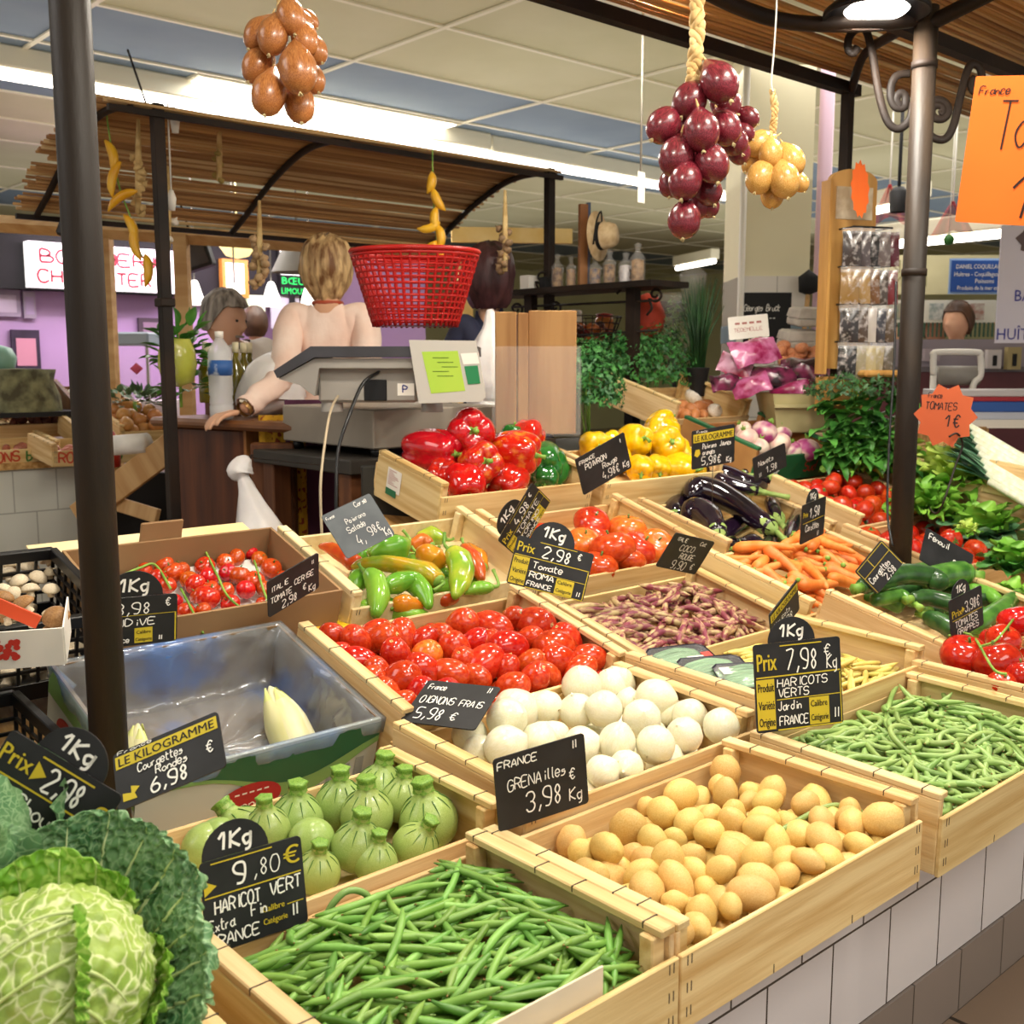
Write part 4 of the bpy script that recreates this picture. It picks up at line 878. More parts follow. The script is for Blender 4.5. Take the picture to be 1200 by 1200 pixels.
for x, y, w in ((800, 476, 18), (810, 480, 18), (820, 477, 18), (814, 486, 16), (803, 486, 16), (824, 486, 14), (795, 483, 15), (830, 474, 14)):
    p = CX.pin(x, y, .05); put(sk, T(p) @ euler(U(0, 6), U(0, 6), 0) @ S(px(w/2, (p-CAM).dot(FW))*.85), 'small brown shallot in the slanted crate in front of the parsley', 'shallots in the slanted crate')
# ---------------------------------------------------------------- savoy cabbage and its crate
CK0 = Crate(-.12, .79, .615, 0, 'pine crate under the savoy cabbages at the front left corner', w=.60, d=.375)
CABP = mat('savoy_heart', 'A9BE62', 'DCE3A0', .4, 26, .4, .5, 60, voro='DISTANCE_TO_EDGE', ramp=(.05, .0), detail=4)
def savoy_mat(name, dark, light, vein, scale, vs):
    m = mat(name, dark, light, .42, scale, .45, .6, 55, ramp=(.3, .7), detail=6); N = m.node_tree.nodes; L = m.node_tree.links; b = N['Principled BSDF']
    src = b.inputs['Base Color'].links[0].from_socket
    tc = [n for n in N if n.type == 'TEX_COORD'][0]; v = N.new('ShaderNodeTexVoronoi'); v.feature = 'DISTANCE_TO_EDGE'; v.inputs['Scale'].default_value = vs
    no = N.new('ShaderNodeTexNoise'); no.inputs['Scale'].default_value = 14; mx = N.new('ShaderNodeMixRGB'); mx.inputs[0].default_value = .12
    L.new(tc.outputs['Object'], no.inputs['Vector']); L.new(tc.outputs['Object'], mx.inputs[1]); L.new(no.outputs['Color'], mx.inputs[2]); L.new(mx.outputs[0], v.inputs['Vector'])
    r = N.new('ShaderNodeValToRGB'); r.color_ramp.elements[0].position = .02; r.color_ramp.elements[0].color = (1, 1, 1, 1); r.color_ramp.elements[1].position = .10; r.color_ramp.elements[1].color = (0, 0, 0, 1)
    L.new(v.outputs['Distance'], r.inputs[0]); mm = N.new('ShaderNodeMixRGB'); L.new(r.outputs[0], mm.inputs[0]); L.new(src, mm.inputs[1]); mm.inputs[2].default_value = hx(vein); L.new(mm.outputs[0], b.inputs['Base Color'])
    return m
SAVH = savoy_mat('savoy_head', '7D9C3E', 'A5BC5C', 'CBD69C', 22, 46); SAVM = savoy_mat('savoy_mid_leaf', '5F9A2C', '86B83E', 'A9CC62', 16, 42)
SAVD = savoy_mat('savoy_outer_leaf', '44754A', '7BA26E', '8CAE80', 20, 90)
VEIN = mat('savoy_rib', 'B9CF7C', 'DCE6B4', .5, 12)
def cell(p, s):
    d = noise.voronoi(V(p)*s)[0]; return min(1, (d[1]-d[0])*1.6)
def savoy_leaf(mb, C, ax, side, th0, th1, R0, open_, phi, nu=46, nv=34, ruff=.012, cells=34, seed=0):
    """a cupped leaf on a sphere about C: ax runs from stalk to tip, phi half width"""
    z = V(ax).normalized(); x = V(side); x = (x-z*x.dot(z)).normalized(); y = z.cross(x); rows = []
    for i in range(nv):
        t = i/(nv-1); th = th0+(th1-th0)*t; row = []; wd = phi*math.sqrt(max(.004, 1-((t-.5)/.52)**2))
        for k in range(nu):
            s = 2*k/(nu-1)-1; a = s*wd; e = max(abs(s)**3, max(0, t-.72)/.28)*min(1, 3*math.sqrt(max(.0, 1-t))+.4)
            d = (x*math.cos(a)+y*math.sin(a))*math.sin(th)-z*math.cos(th)
            rr = R0+open_*t**2+.5*open_*abs(s)**2.5
            c = cell(d*.1+V((seed, 0, 0)), cells); rr += .009*c*(.6+.4*t)
            rr += ruff*e*math.sin(a*22+seed+5*t)*(1+.5*math.sin(9*a+seed)) + .004*noise.noise(d*9)
            row.append(V(C)+d*rr)
        rows.append(row)
    mb.grid(rows); return rows
def ribs(mb, rows, r0=.0055, nb=6):
    nv = len(rows); nu = len(rows[0]); m = nu//2; out = [rows[i][m] for i in range(nv)]
    mb.tube([p for p in out[::2]], [r0*(1-.75*i/len(out[::2])) for i in range(len(out[::2]))], 6)
    for q in range(1, nb):
        i0 = int(nv*q/nb*.85)
        for sgn in (-1, 1):
            pts = [rows[min(nv-1, i0+int(j*.55))][max(0, min(nu-1, m+sgn*j))] for j in range(0, m-2, 3)]
            if len(pts) > 2: mb.tube(pts, [r0*.5*(1-.8*j/len(pts)) for j in range(len(pts))], 5)
cc = at(60, 1152, 1.05); back = -toC(cc); back.z = 0; back.normalize(); rt = V((RT.x, RT.y, 0)); upz = V((0, 0, 1))
cab = thing('savoy_cabbage', 'big pale-hearted savoy cabbage with curly dark green outer leaves at the bottom left corner', 'cabbage', None)
mb = MB(); pr = []
rows = []
for i in range(70):
    th = math.pi*i/69; row = []
    for k in range(140):
        a = 2*math.pi*k/140; d = V((math.sin(th)*math.cos(a), math.sin(th)*math.sin(a), -math.cos(th)*.92)); c = cell(d*.1, 52)
        row.append(cc+d*(.094+.006*c+.003*noise.noise(d*5)))
    rows.append(row)
mb.grid(rows, closed=True); mb.build('heart', SAVH, cab)
mb = MB()      # the wrapper leaf's rib and ragged edge over the heart
pts = [cc+(rt*a+upz*b-back*c).normalized()*.102 for a, b, c in ((.3, .95, .35), (.33, .75, .7), (.3, .45, .95), (.25, .1, 1), (.2, -.3, 1))]
P = cr(pts, 14); rows = []
for j in range(5): rows.append([p+(P[min(i+1, len(P)-1)]-P[max(i-1, 0)]).cross(p-cc).normalized()*(.004*(j-2))+(p-cc).normalized()*(.006*math.sin(i*1.3+j)+.004*j) for i, p in enumerate(P)])
mb.grid(rows); mb.build('leaf_edge', SAVM, cab)
mb = MB()
for p0_, p1_, k in (((.3, .9, .4), (-.7, .3, .8), 0), ((.32, .7, .7), (-.8, -.2, .7), 1), ((.3, .4, .95), (-.6, -.5, .8), 2), ((.3, .6, .8), (.85, .1, .6), 3), ((.27, .3, 1), (.75, -.4, .7), 4), ((.3, .9, .3), (-.3, .85, .6), 5)):
    pts = [cc+((rt*a+upz*b-back*c).normalized())*.1 for a, b, c in [tuple(p0_[i]*(1-t)+p1_[i]*t+(.08 if i == 1 else 0)*math.sin(3.1*t) for i in range(3)) for t in [q/9 for q in range(10)]]]
    mb.tube(pts, [.0026*(1-.07*q) for q in range(10)], 5)
mb.build('leaf_ribs', VEIN, cab)
AX = (-back*.62+upz*.78).normalized(); E1 = rt; E2 = AX.cross(E1)*1
if E2.dot(UP) < 0: E2 = -E2
def collar(nm, f0, f1, r0, r1, h0, h1, m, seed, cells=85, amp=.0095, nu=230, nv=52, vein=True):
    """a curled, blistered wrapper leaf standing round the heart from angle f0 to f1"""
    rows = []
    for i in range(nv):
        s = i/(nv-1); row = []
        for q in range(nu):
            g = q/(nu-1); en = math.sin(math.pi*min(.985, max(.015, g)))**.35; f = math.radians(f0+(f1-f0)*g); d = E1*math.cos(f)+E2*math.sin(f)
            ro = r0+(r1-r0)*math.sin(s*math.pi*.58)*en+.012*noise.noise(d*3+V((seed, s*2, 0))); hh = h0+(h1-h0)*(s**.8)*en-.030*max(0, s-.72)/.28
            p = cc+d*ro+AX*hh; n_ = (d*(1-.6*s)+AX*(.3-s)).normalized(); c = cell(p+V((seed, 0, 0)), cells)
            w_ = max(0, s-.6)/.4; p += n_*(amp*(c-.4)+.006*w_*math.sin(f*26+seed)+.004*w_*math.sin(f*61+2*seed))+AX*(.005*w_*math.sin(f*33+seed*2)) if True else p
            row.append(p)
        rows.append(row)
    mb = MB(); mb.grid(rows); o = mb.build(nm, m, cab); mb = MB()
    for q in range(12, nu-12, 26): mb.tube([rows[k][min(nu-1, max(0, q+int((k-nv/2)*.12*((q % 3)-1))))] for k in range(0, nv-5, 3)], [.0024*(1-.075*k) for k in range(len(range(0, nv-5, 3)))], 5)
    if vein: mb.build('leaf_rib', VEIN, o)
collar('inner_leaf', 55, 225, .096, .130, -.03, .062, SAVM, 1, 70, .007)
collar('inner_leaf', -75, 40, .096, .114, -.05, .022, SAVM, 6, 70, .006)
collar('outer_leaf', 20, 150, .112, .176, -.05, .058, SAVD, 2)
collar('outer_leaf', 110, 240, .112, .170, -.05, .050, SAVD, 3)
collar('outer_leaf', -70, 62, .106, .160, -.06, .034, SAVD, 4)
collar('outer_leaf', -130, -30, .100, .150, -.07, .010, SAVD, 5)
def small_cabbage(name, x, y, D, r, m, label):
    c = at(x, y, D); t = thing(name, label, 'cabbage', T(c)); mb = MB(); rows = []
    for i in range(30):
        th = math.pi*i/29; rows.append([V((math.sin(th)*math.cos(a), math.sin(th)*math.sin(a), -math.cos(th)))*(r*(.92+.1*cell(V((math.sin(th)*math.cos(a), math.sin(th)*math.sin(a), math.cos(th)))*.1, 40))) for a in [2*math.pi*k/60 for k in range(60)]])
    mb.grid(rows, closed=True); mb.build('heart', m, t)
    for q in range(3):
        mb = MB(); a = q*2.1; savoy_leaf(mb, (0, 0, 0), (0, 0, 1), (math.cos(a), math.sin(a), 0), .5, 2.2, r*1.1, r*.2, 1.1, 36, 26, .012, 36, q); mb.build('outer_leaf', m, t)
small_cabbage('savoy_cabbage', -60, 985, 1.2, .10, SAVD, 'dark green savoy cabbage cut by the left picture edge, below the chou price card')
small_cabbage('savoy_cabbage', 20, 1010, 1.28, .08, SAVD, 'dark green savoy leaves behind the big pale cabbage')
# ---------------------------------------------------------------- cardboard boxes
CARD = mat('cardboard_brown', '8A6A48', '9C7B55', .8, 3); CARDP = mat('cardboard_print', 'C9CFC4', 'BFC7BB', .5, 4); CARDG = mat('print_dark_green', '2F6240', rough=.5); CARDL = mat('print_light_green', '7FA860', rough=.5); PRED = mat('print_oval_red', 'B02A2C', rough=.5)
def carton(name, label, x, y, z, t, w, d, h, th=.006, outer=CARD, inner=CARD):
    c = Crate(x, y, z, t, label, w, d, h, build=False, fl=.012); o = c.o = thing(name, label, 'box', c.M)
    for nm, lo, hi in (('front_panel', (0, 0, 0), (w, th, h)), ('back_panel', (0, d-th, 0), (w, d, h)), ('side_panel', (0, th, 0), (th, d-th, h)), ('side_panel', (w-th, th, 0), (w, d-th, h)), ('bottom_panel', (th, th, 0), (w-th, d-th, th))):
        mb = MB().box(lo, hi, 0)
        mb.build(nm, [outer if nm == 'front_panel' else inner], o)
    return c
CD = carton('endive_box', 'green printed cardboard box lined with blue film, nearly empty, one endive in it', .645, 1.604, .650, 17, .465, .385, .155, outer=CARDP)
fp = MB(); w, h = CD.w, CD.h
pts = [(0, .0)]+[(w*k/14, h*(.94-.62*math.exp(-((k/14-.62)/.30)**2))) for k in range(15)]+[(w, 0)]
top = [(w*k/14, h*.97) for k in range(15)]; low = [(w*k/14, h*(.80-.55*math.exp(-((k/14-.66)/.26)**2))) for k in range(15)]; mid = [(w*k/14, h*(.88-.42*math.exp(-((k/14-.64)/.30)**2))) for k in range(15)]
fp.grid([[(a, b, .0012) for a, b in mid], [(a, b, .0012) for a, b in top]], 0, False); fp.grid([[(a, b, .0014) for a, b in low], [(a, b, .0014) for a, b in mid]], 1, False)
for cx, cy, rx, ry in ((.205, .058, .062, .034),): fp.add([(cx+rx*math.cos(q*.2618), cy+ry*math.sin(q*.2618), .002) for q in range(24)], [tuple(range(24))], 2, False)
stroke_text(fp, 'onna', .175, .040, .022, th=.0022, mi=3, z=.003, slant=.1); [rect(fp, .175+.014*q, .073, .184+.014*q, .0765, 3, .003) for q in range(5)]
for q in range(5): rect(fp, .30+.03*q, .01, .318+.03*q, .05+.008*q, 4, .001)
fp.build('front_print', [CARDG, CARDL, PRED, WHITE, mat('print_grey', '9AA09A', rough=.6)], CD.o, T(0, -.0005, 0) @ Rx(math.pi/2))
sp = MB(); rect(sp, 0, 0, .385, .155, 0, .0008); rect(sp, 0, .10, .385, .154, 1, .0012); sp.add([(.10+.05*math.cos(q*.2618), .06+.03*math.sin(q*.2618), .002) for q in range(24)], [tuple(range(24))], 2, False)
sp.build('side_print', [CARDP, CARDL, PRED], CD.o, T(-.0008, .385, 0) @ Rz(-math.pi/2) @ Rx(math.pi/2))
BLUEF = mat('blue_film', '98A0A6', '5A8FD8', .14, 6, 1, 1.0, 16, alpha=.5, ramp=(.50, .66)); BLUEF.node_tree.nodes['Principled BSDF'].inputs['Coat Weight'].default_value = .6
def film_liner():
    mb = MB(); w, d, h = CD.w, CD.d, CD.h; rows = []; ring = 128
    for s, zz in ((1.03, h-.028), (1.028, h+.004), (.985, h+.005), (.965, h-.01), (.955, h*.85), (.95, h*.75), (.945, h*.63), (.94, h*.5), (.935, h*.38), (.93, h*.27), (.90, .030), (.82, .022), (.7, .024), (.6, .022), (.48, .024), (.35, .022), (.22, .024), (.1, .022)):
        row = []
        for k in range(ring):
            a = 2*math.pi*k/ring; ca, sa = math.cos(a), math.sin(a); q = max(abs(ca), abs(sa)); u, v = ca/q, sa/q
            n = noise.noise(V((u*3, v*3, zz*30)))*.016 + abs(noise.noise(V((u*7, v*7, zz*40+s*9))))*.016 + .004*math.sin(a*19+2*math.sin(5*a))*(zz < h*.9)*(zz > .02)
            e = 0 if zz > h-.002 else 1
            row.append((w/2+u*(w/2*s-e*abs(n)), d/2+v*(d/2*s-e*abs(n)), zz+(n*.8 if zz < .03 else 0)))
        rows.append(row)
    mb.grid(rows, closed=True); mb.add([(w/2, d/2, .021)], []); return mb
film_liner().build('film_liner', BLUEF, CD.o)
ENDV = mat('endive_leaf', 'DCD898', 'EEE9C4', .35, 6, .5, rv=.03, sss=.1); ENDT = mat('endive_leaf_tip', 'CFD67A', 'E4E59A', .4, 8)
def endive(p, axis, L, label):
    t = thing('endive', label, 'endive', frame(p, axis)); R0 = L*.27
    MB().lathe([(R0*.25, -L*.5), (R0*.7, -L*.44), (R0, -L*.2), (R0*.92, 0), (R0*.6, L*.28), (R0*.2, L*.45), (.002, L*.5)], 18).build('heart', ENDV, t)
    for q in range(6):
        a = q*1.05+.4; rows = []; k = 1-.05*(q % 3)
        for i in range(12):
            s = i/11; z = (-.5+.98*s*k)*L; r = R0*1.03*(.55 if i == 0 else .82 if i == 1 else (1-.15*s) if s < .5 else max(.12, 1-.15*s-1.5*(s-.5)**1.6)); wd = .75*math.sin(math.pi*min(.97, .18+.8*s))+.05
            rows.append([((r+.003*(1-abs(b)))*math.cos(a+b*wd), (r+.003*(1-abs(b)))*math.sin(a+b*wd), z) for b in (-1, -.6, -.2, .2, .6, 1)])
        mb = MB(); mb.grid(rows[:10], 0); mb.grid(rows[9:], 1); mb.build('leaf', [ENDV, ENDT], t)
ep = CD.pin(334, 846, .058); endive(ep, -RT*.42+UP*.8+FW*.25, .155, 'pale yellow-tipped endive lying alone in the blue lined box')
ep = CD.pin(158, 880, .05); endive(ep, RT*.1+UP*.9, .10, 'small endive tip peeping over the kilogramme card in the blue lined box')
# vine cherry tomatoes
CC2 = carton('tomato_carton', 'brown cardboard carton of cherry tomatoes on the vine with white tissue', .80, 2.02, .800, 19, .50, .33, .12)
MB().box((.17, .330, .06), (.27, .336, .165), bev=.004).build('back_flap', CARD, CC2.o)
FLAPY = mat('carton_flap', 'E6C98A', 'F0DDB0', .6, 4)
MB().box((-.05, .337, .10), (.46, .40, .104), 0).build('top_flap', FLAPY, CC2.o)
rows = [[(.02+.46*a/16, .02+.29*b/10, .020+.03*max(0, (b-7)/3)+.010*noise.noise(V((a*.7, b*.8, 3)))) for a in range(17)] for b in range(11)]
tag(MB().grid(rows).build('tissue_paper', mat('tissue_white', 'D9D6D0', 'C9C6C2', .8, 4), None, CC2.M), 'crumpled white tissue sheet under the cherry tomatoes', 'tissue paper')
CHT = mat('cherry_tomato_skin', 'B22C0D', 'CE4A18', .15, 5, .55, rv=.14, rh=.015, coat=.5)
chm = tomato_mb(.9, 0, 0, 2, 16, 11); chme = chm.mesh('cherry_tomato'); chme.materials.append(CHT); cal = calyx_mb(5, .55, .72, .3, .06).mesh('calyx'); cal.materials.append(CALYX)
def cherry(parent, x, y, w, h=.055):
    p = CC2.pin(x, y, h); r = px(w/2, (p-CAM).dot(FW)); o = link('cherry_tomato', chme, parent, T(p) @ euler(U(-.9, .9), U(-.9, .9), U(0, 6)) @ S(r)); link('calyx', cal, o); return o
TR = [('x at the right of the carton', [(298, 657), (312, 700), (325, 722)], [(293, 647, 20), (304, 655, 20), (318, 666, 26), (298, 681, 26), (288, 691, 24), (308, 708, 18), (324, 684, 18), (310, 690, 20), (331, 676, 16), (329, 700, 18)]),
      ('x in the middle of the carton', [(238, 640), (255, 675), (268, 700), (296, 722)], [(240, 638, 22), (226, 651, 24), (254, 648, 20), (240, 664, 25), (264, 659, 22), (276, 654, 24), (267, 671, 22), (281, 675, 26), (245, 676, 24), (270, 708, 24), (281, 724, 24), (263, 693, 24), (300, 722, 20)]),
      ('x at the front centre, largest fruit', [(212, 690), (225, 715), (238, 742)], [(229, 685, 26), (243, 700, 32), (222, 680, 24), (217, 717, 24), (222, 733, 28), (254, 729, 22), (233, 698, 22), (247, 690, 22), (205, 705, 20), (238, 715, 20)]),
      ('x at the left beside the black plastic crate', [(148, 672), (165, 665), (182, 662), (200, 690)], [(169, 669, 21), (191, 661, 26), (178, 658, 20), (185, 678, 25), (203, 671, 27), (212, 668, 22), (196, 686, 22), (180, 686, 20)])]
for lb, vine, toms in TR:
    t = thing('tomato_truss', 'cherry tomatoes on one green vine'+lb[1:], 'tomatoes', None, None)
    P = cr([CC2.pin(a, b, .075) for a, b in vine], 6); MB().tube(P, .0028, 6).build('vine', STEMG, t)
    for q in toms: cherry(t, *q)
for x, y, w, lb in ((172, 638, 26, 'loose cherry tomato in the back left corner of the carton'), (192, 641, 20, 'smaller loose cherry tomato beside the back flap'), (243, 628, 16, 'cherry tomato half hidden behind the raised tissue')):
    o = cherry(None, x, y, w, .05); tag(o, lb, 'tomato')
# yellow card box between the cherry carton and the plum tomatoes
p = onz(382, 742, .70); t = thing('yellow_carton', 'small bright yellow carton with black print beside the plum tomatoes', 'box', T(p) @ Rz(-.15))
YC = mat('carton_yellow', 'E9C01C', rough=.5)
MB().box((-.05, -.04, -.06), (.05, .05, .02), bev=.003).build('body', YC, t); mb = MB(); stroke_text(mb, 'MB', -.01, -.01, .022, th=.003); mb.build('print', BLACKP, t, T(0, 0, .0202))
# ---------------------------------------------------------------- mushrooms in a black plastic crate
def lattice_crate(name, label, M, w, d, h, nx, nz, bar=.006):
    t = thing(name, label, 'crate', M)
    def wall(L, m, nm, n):
        mb = MB()
        mb.box((0, -.004, 0), (L, .004, .035), bev=.001).box((0, -.008, h-.025), (L, .008, h), bev=.002)
        for k in range(n+1): x = L*k/n; mb.box((max(0, x-bar/2), -.003, .03), (min(L, x+bar/2), .003, h-.02))
        for k in range(1, nz): z = .035+(h-.06)*k/nz; mb.box((0, -.003, z-bar/2), (L, .003, z+bar/2))
        mb.build(nm, BLACKPL, t, m)
    wall(w, T(0, 0, 0), 'front_wall', nx); wall(w, T(0, d, 0), 'back_wall', nx); wall(d, Rz(math.pi/2), 'side_wall', int(nx*d/w)); wall(d, T(w, 0, 0) @ Rz(math.pi/2), 'side_wall', int(nx*d/w))
    MB().box((.004, .004, 0), (w-.004, d-.004, .006)).build('bottom', BLACKPL, t); return t
CMu = Crate(.26, 2.02, .835, 14, '', w=.525, d=.33, h=.16, build=False, fl=.01)
lattice_crate('plastic_crate', 'black latticed plastic crate of mushrooms behind the iron pole', CMu.M, .525, .33, .16, 15, 4)
CMl = Crate(.12, 1.64, .70, 5, '', w=.46, d=.33, h=.14, build=False)
lattice_crate('plastic_crate', 'lower black plastic crate under the white mushroom punnet', CMl.M, .46, .33, .14, 12, 3)
MUW = mat('mushroom_white', 'D3C0A0', 'E3D6BC', .6, 8, .3, rv=.06); MUB = mat('mushroom_brown', '8A6238', 'A57E50', .5, 8, .4, rv=.08)
def mush(m, label, g):
    o = MB().lathe([(.02, .62), (.35, .58), (.72, .38), (.95, .02), (1.0, -.18), (.9, -.3), (.5, -.26), (.42, -.24)], 18, 0, None, lambda r, z, th, t: (r*(1+.03*math.sin(3*th)), z)).build('mushroom', m)
    MB().lathe([(.42, -.24), (.36, -.5), (.42, -.85), (.38, -.95), (.01, -.95)], 12).build('stalk', MUW, o); return stash(tag(o, label, 'mushroom', g))
mw = mush(MUW, 'pale button mushroom in the black crate behind the pole', 'pale mushrooms'); mbn = mush(MUB, 'x', None)
for x, y, w in ((12, 657, 26), (35, 665, 24), (55, 655, 18), (8, 672, 22), (22, 680, 22), (5, 690, 20), (45, 676, 22), (58, 670, 18), (35, 690, 22), (15, 695, 18), (28, 655, 20), (60, 690, 20), (120, 685, 34), (110, 668, 24), (-8, 665, 24), (95, 680, 24), (75, 670, 24)):
    p = CMu.pin(x, y, .105); put(mw, T(p) @ euler(U(-.7, .7)-.3, U(-.7, .7), U(0, 6)) @ S(px(w/2, (p-CAM).dot(FW))))
for u, v, w, r in drop(CMu, 60, .024, 8, 30, .9, hmax=.10): put(mw, CMu.M @ T(u, v, w) @ euler(U(-1, 1), U(-1, 1), 0) @ S(r), 'pale button mushroom lower in the black crate', 'lower pale mushrooms')
pb = at(48, 742, 1.86); pun = thing('mushroom_punnet', 'white cardboard punnet printed with berries, holding brown mushrooms', 'punnet', T(pb-V((.10, .0, .03))) @ Rz(-.42) @ Rx(.25))
for nm, lo, hi in (('front_panel', (-.10, 0, -.02), (.13, .003, .05)), ('side_panel', (.13, .003, -.02), (.133, .12, .05)), ('side_panel', (-.103, .003, -.02), (-.10, .12, .05)), ('bottom_panel', (-.10, .003, -.02), (.13, .12, -.017))): MB().box(lo, hi).build(nm, WHITE, pun)
mb = MB(); RB = random.Random(4)
for q in range(26): a, b = RB.uniform(.02, .062), RB.uniform(.0, .036); mb.add([(a+.0055*math.cos(k*.785), b+.0055*math.sin(k*.785), .001+q*.00003) for k in range(8)], [tuple(range(8))], 0, False)
for q in range(8): a, b = RB.uniform(-.005, .02), RB.uniform(.0, .03); mb.add([(a+.006*math.cos(k*.785), b+.006*math.sin(k*.785), .002+q*.00003) for k in range(8)], [tuple(range(8))], 1, False)
mb.build('berry_print', [mat('berry_red', 'C7382E', rough=.5), mat('berry_dark', '23283A', rough=.5)], pun, T(0, -.0005, 0) @ Rx(math.pi/2))
for x, y, w, lb in ((26, 708, 30, 'brown mushroom with a big cap in the white punnet, left of the pole'), (65, 722, 32, 'brown mushroom against the iron pole'), (4, 700, 26, 'brown mushroom at the left picture edge'), (60, 740, 24, 'brown mushroom at the punnet corner'), (38, 725, 22, 'brown mushroom with pale gills showing'), (8, 722, 22, 'brown mushroom behind the orange strip')):
    p = at(x, y, 1.9); put(mbn, T(p) @ euler(U(-.7, .5), U(-.6, .6), U(0, 6)) @ S(px(w/2, 1.9)), lb)
tag(MB().box((-.06, -.002, -.012), (.06, .002, .012), bev=.001).build('orange_strip', mat('orange_plastic', 'E0532C', rough=.4), None, T(at(5, 712, 1.83)) @ Rz(-.5) @ Ry(.5)), 'orange plastic strip sticking up between the brown mushrooms', 'plastic strip')
# ---------------------------------------------------------------- iron poles of the stall
def pole(x, y, r, z1, label):
    t = thing('iron_pole', label, 'pole', T(x, y, 0)); MB().tube([(0, 0, 0), (0, 0, .01), (0, 0, .0101), (0, 0, z1)], [r*2, r*2, r, r], 20, smooth=False).build('base_plate', IRON2, t) if False else None
    MB().tube([(0, 0, 0), (0, 0, z1)], r, 24).build('shaft', IRON2, t); MB().tube([(0, 0, 0), (0, 0, .012)], r*2.1, 20).build('base_plate', IRON2, t); return t
pole(.588, 1.562, .0275, 2.75, 'dark iron pole of the stall rising in front of the mushrooms at the left')
pr_ = pole(3.085, 1.653, .0335, 2.32, 'rust-brown iron pole of the stall with scroll brackets at the right')
for zz in (1.56, 2.15): MB().tube([(0, 0, zz), (0, 0, zz+.02)], .037, 20).build('clamp_ring', IRON, pr_)
# ---------------------------------------------------------------- price cards
def frect(e, w, h): return None
def card(name, pose, label, items, tab=None, board=CHALKB, extra=None, cat='price card'):
    (x, y, z), yaw, lean, roll, w, h = pose; yaw, lean, roll = map(math.radians, (yaw, lean, roll))
    n = V((math.sin(yaw)*math.cos(lean), -math.cos(yaw)*math.cos(lean), math.sin(lean))); r = V((0, 0, 1)).cross(n).normalized(); u = n.cross(r)
    r2 = r*math.cos(roll)+u*math.sin(roll); u2 = -r*math.sin(roll)+u*math.cos(roll)
    M = Matrix(((r2.x, u2.x, n.x, x), (r2.y, u2.y, n.y, y), (r2.z, u2.z, n.z, z), (0, 0, 0, 1)))
    t = thing(name, label, cat, M); rbox(w, h, .0025).build('board', board, t)
    ch, pr = MB(), MB()
    if 'jaunes' in label: MB().tube([(0, -h/2+.02, -.0035), (0, -h/2-.13, -.0035)], .0014, 5).build('pin', STAPLE, t)
    X = lambda a: (a-.5)*w; Y = lambda b: (b-.5)*h
    for it in items:
        k = it[0]
        if k == 's': stroke_text(ch, it[1], X(it[2]), Y(it[3]), it[4]*h, it[5]*w if len(it) > 5 and it[5] else None, th=(it[6] if len(it) > 6 else .009)*w*1.25, z=.0016, slant=.06, seed=int(it[2]*97))
        elif k == 'p': font_text(pr, it[1], X(it[2]), Y(it[3]), it[4]*h, it[5]*w, it[6], .0012, bold=.035)
        elif k == 'r': rect(pr, X(it[1]), Y(it[2]), X(it[3]), Y(it[4]), it[5], .0006+.0002*(it[6] if len(it) > 6 else 0))
        elif k == 't': pr.add([(X(a), Y(b), .0008) for a, b in it[1]], [tuple(range(len(it[1])))], it[2], False)
    if ch.v: ch.build('chalk_writing', CHALKW, t)
    if pr.v: pr.build('printing', [YEL, BLACKP, CHALKB], t)
    if tab:
        cx, cy, R_ = tab; pts = [(X(cx)+R_*math.cos(math.pi*q/16*1.0)*1.05, Y(cy)+R_*math.sin(math.pi*q/16)) for q in range(17)]; n_ = len(pts)
        mb = MB().add([(a, b, -.003) for a, b in pts]+[(a, b, -.005) for a, b in pts], [tuple(range(n_)), tuple(range(2*n_-1, n_-1, -1))]+[(q, q+n_, (q+1) % n_+n_, (q+1) % n_) for q in range(n_)], 0, False); o = mb.build('weight_tab', board, t)
        mb = MB(); stroke_text(mb, '1Kg', X(cx)-R_*.55, Y(cy)+R_*.22, R_*.5, th=R_*.085, z=-.0022, slant=.12); mb.build('tab_writing', CHALKW, o)
    if extra: extra(t, w, h)
    return t
def prix(price, prod, var, orig, cat2='II', px_=.02, pw=.24):
    L = [('r', 0.015, .03, .22, .60, 0), ('p', 'Prix', .03, .70, .20, .22, 0), ('p', 'Produit', .03, .46, .10, .18, 1), ('p', 'Variété', .03, .26, .10, .18, 1), ('p', 'Origine', .03, .07, .10, .18, 1),
         ('r', .30, .955, .78, .968, 0), ('r', .02, .615, .985, .63, 0), ('r', .24, .35, .985, .36, 0), ('r', .61, .03, .84, .34, 0), ('p', 'Calibre', .625, .235, .075, .19, 1), ('p', 'Catégorie', .625, .075, .075, .20, 1),
         ('r', .24, .005, .985, .02, 0), ('r', .975, .03, .985, .60, 0)]
    L += [('s', price, .36, .68, .22, .42, .013), ('s', '€', .80, .80, .12, None, .010)]
    return L
def wire(pts, label):
    return tag(MB().tube(cr(pts, 5), .0016, 5).build('wire_clip', IRON), label, 'wire')
card('price_card', ((1.687, 1.091, .714), -28.9, 5.2, 2.4, .175, .164), 'haricots verts price card, 7,98, with yellow printing, the squarest one', prix('7,98', '', '', '')+[('s', 'Kg', .83, .66, .15, .14, .010), ('s', 'HARICOTS', .25, .50, .09, .62, .009), ('s', 'VERTS', .26, .385, .09, .36, .009), ('s', 'Jardin', .25, .235, .10, .34, .009), ('s', 'FRANCE', .26, .065, .10, .34, .009), ('s', 'II', .88, .09, .11, .12, .010)], (.45, 1.0, .045))
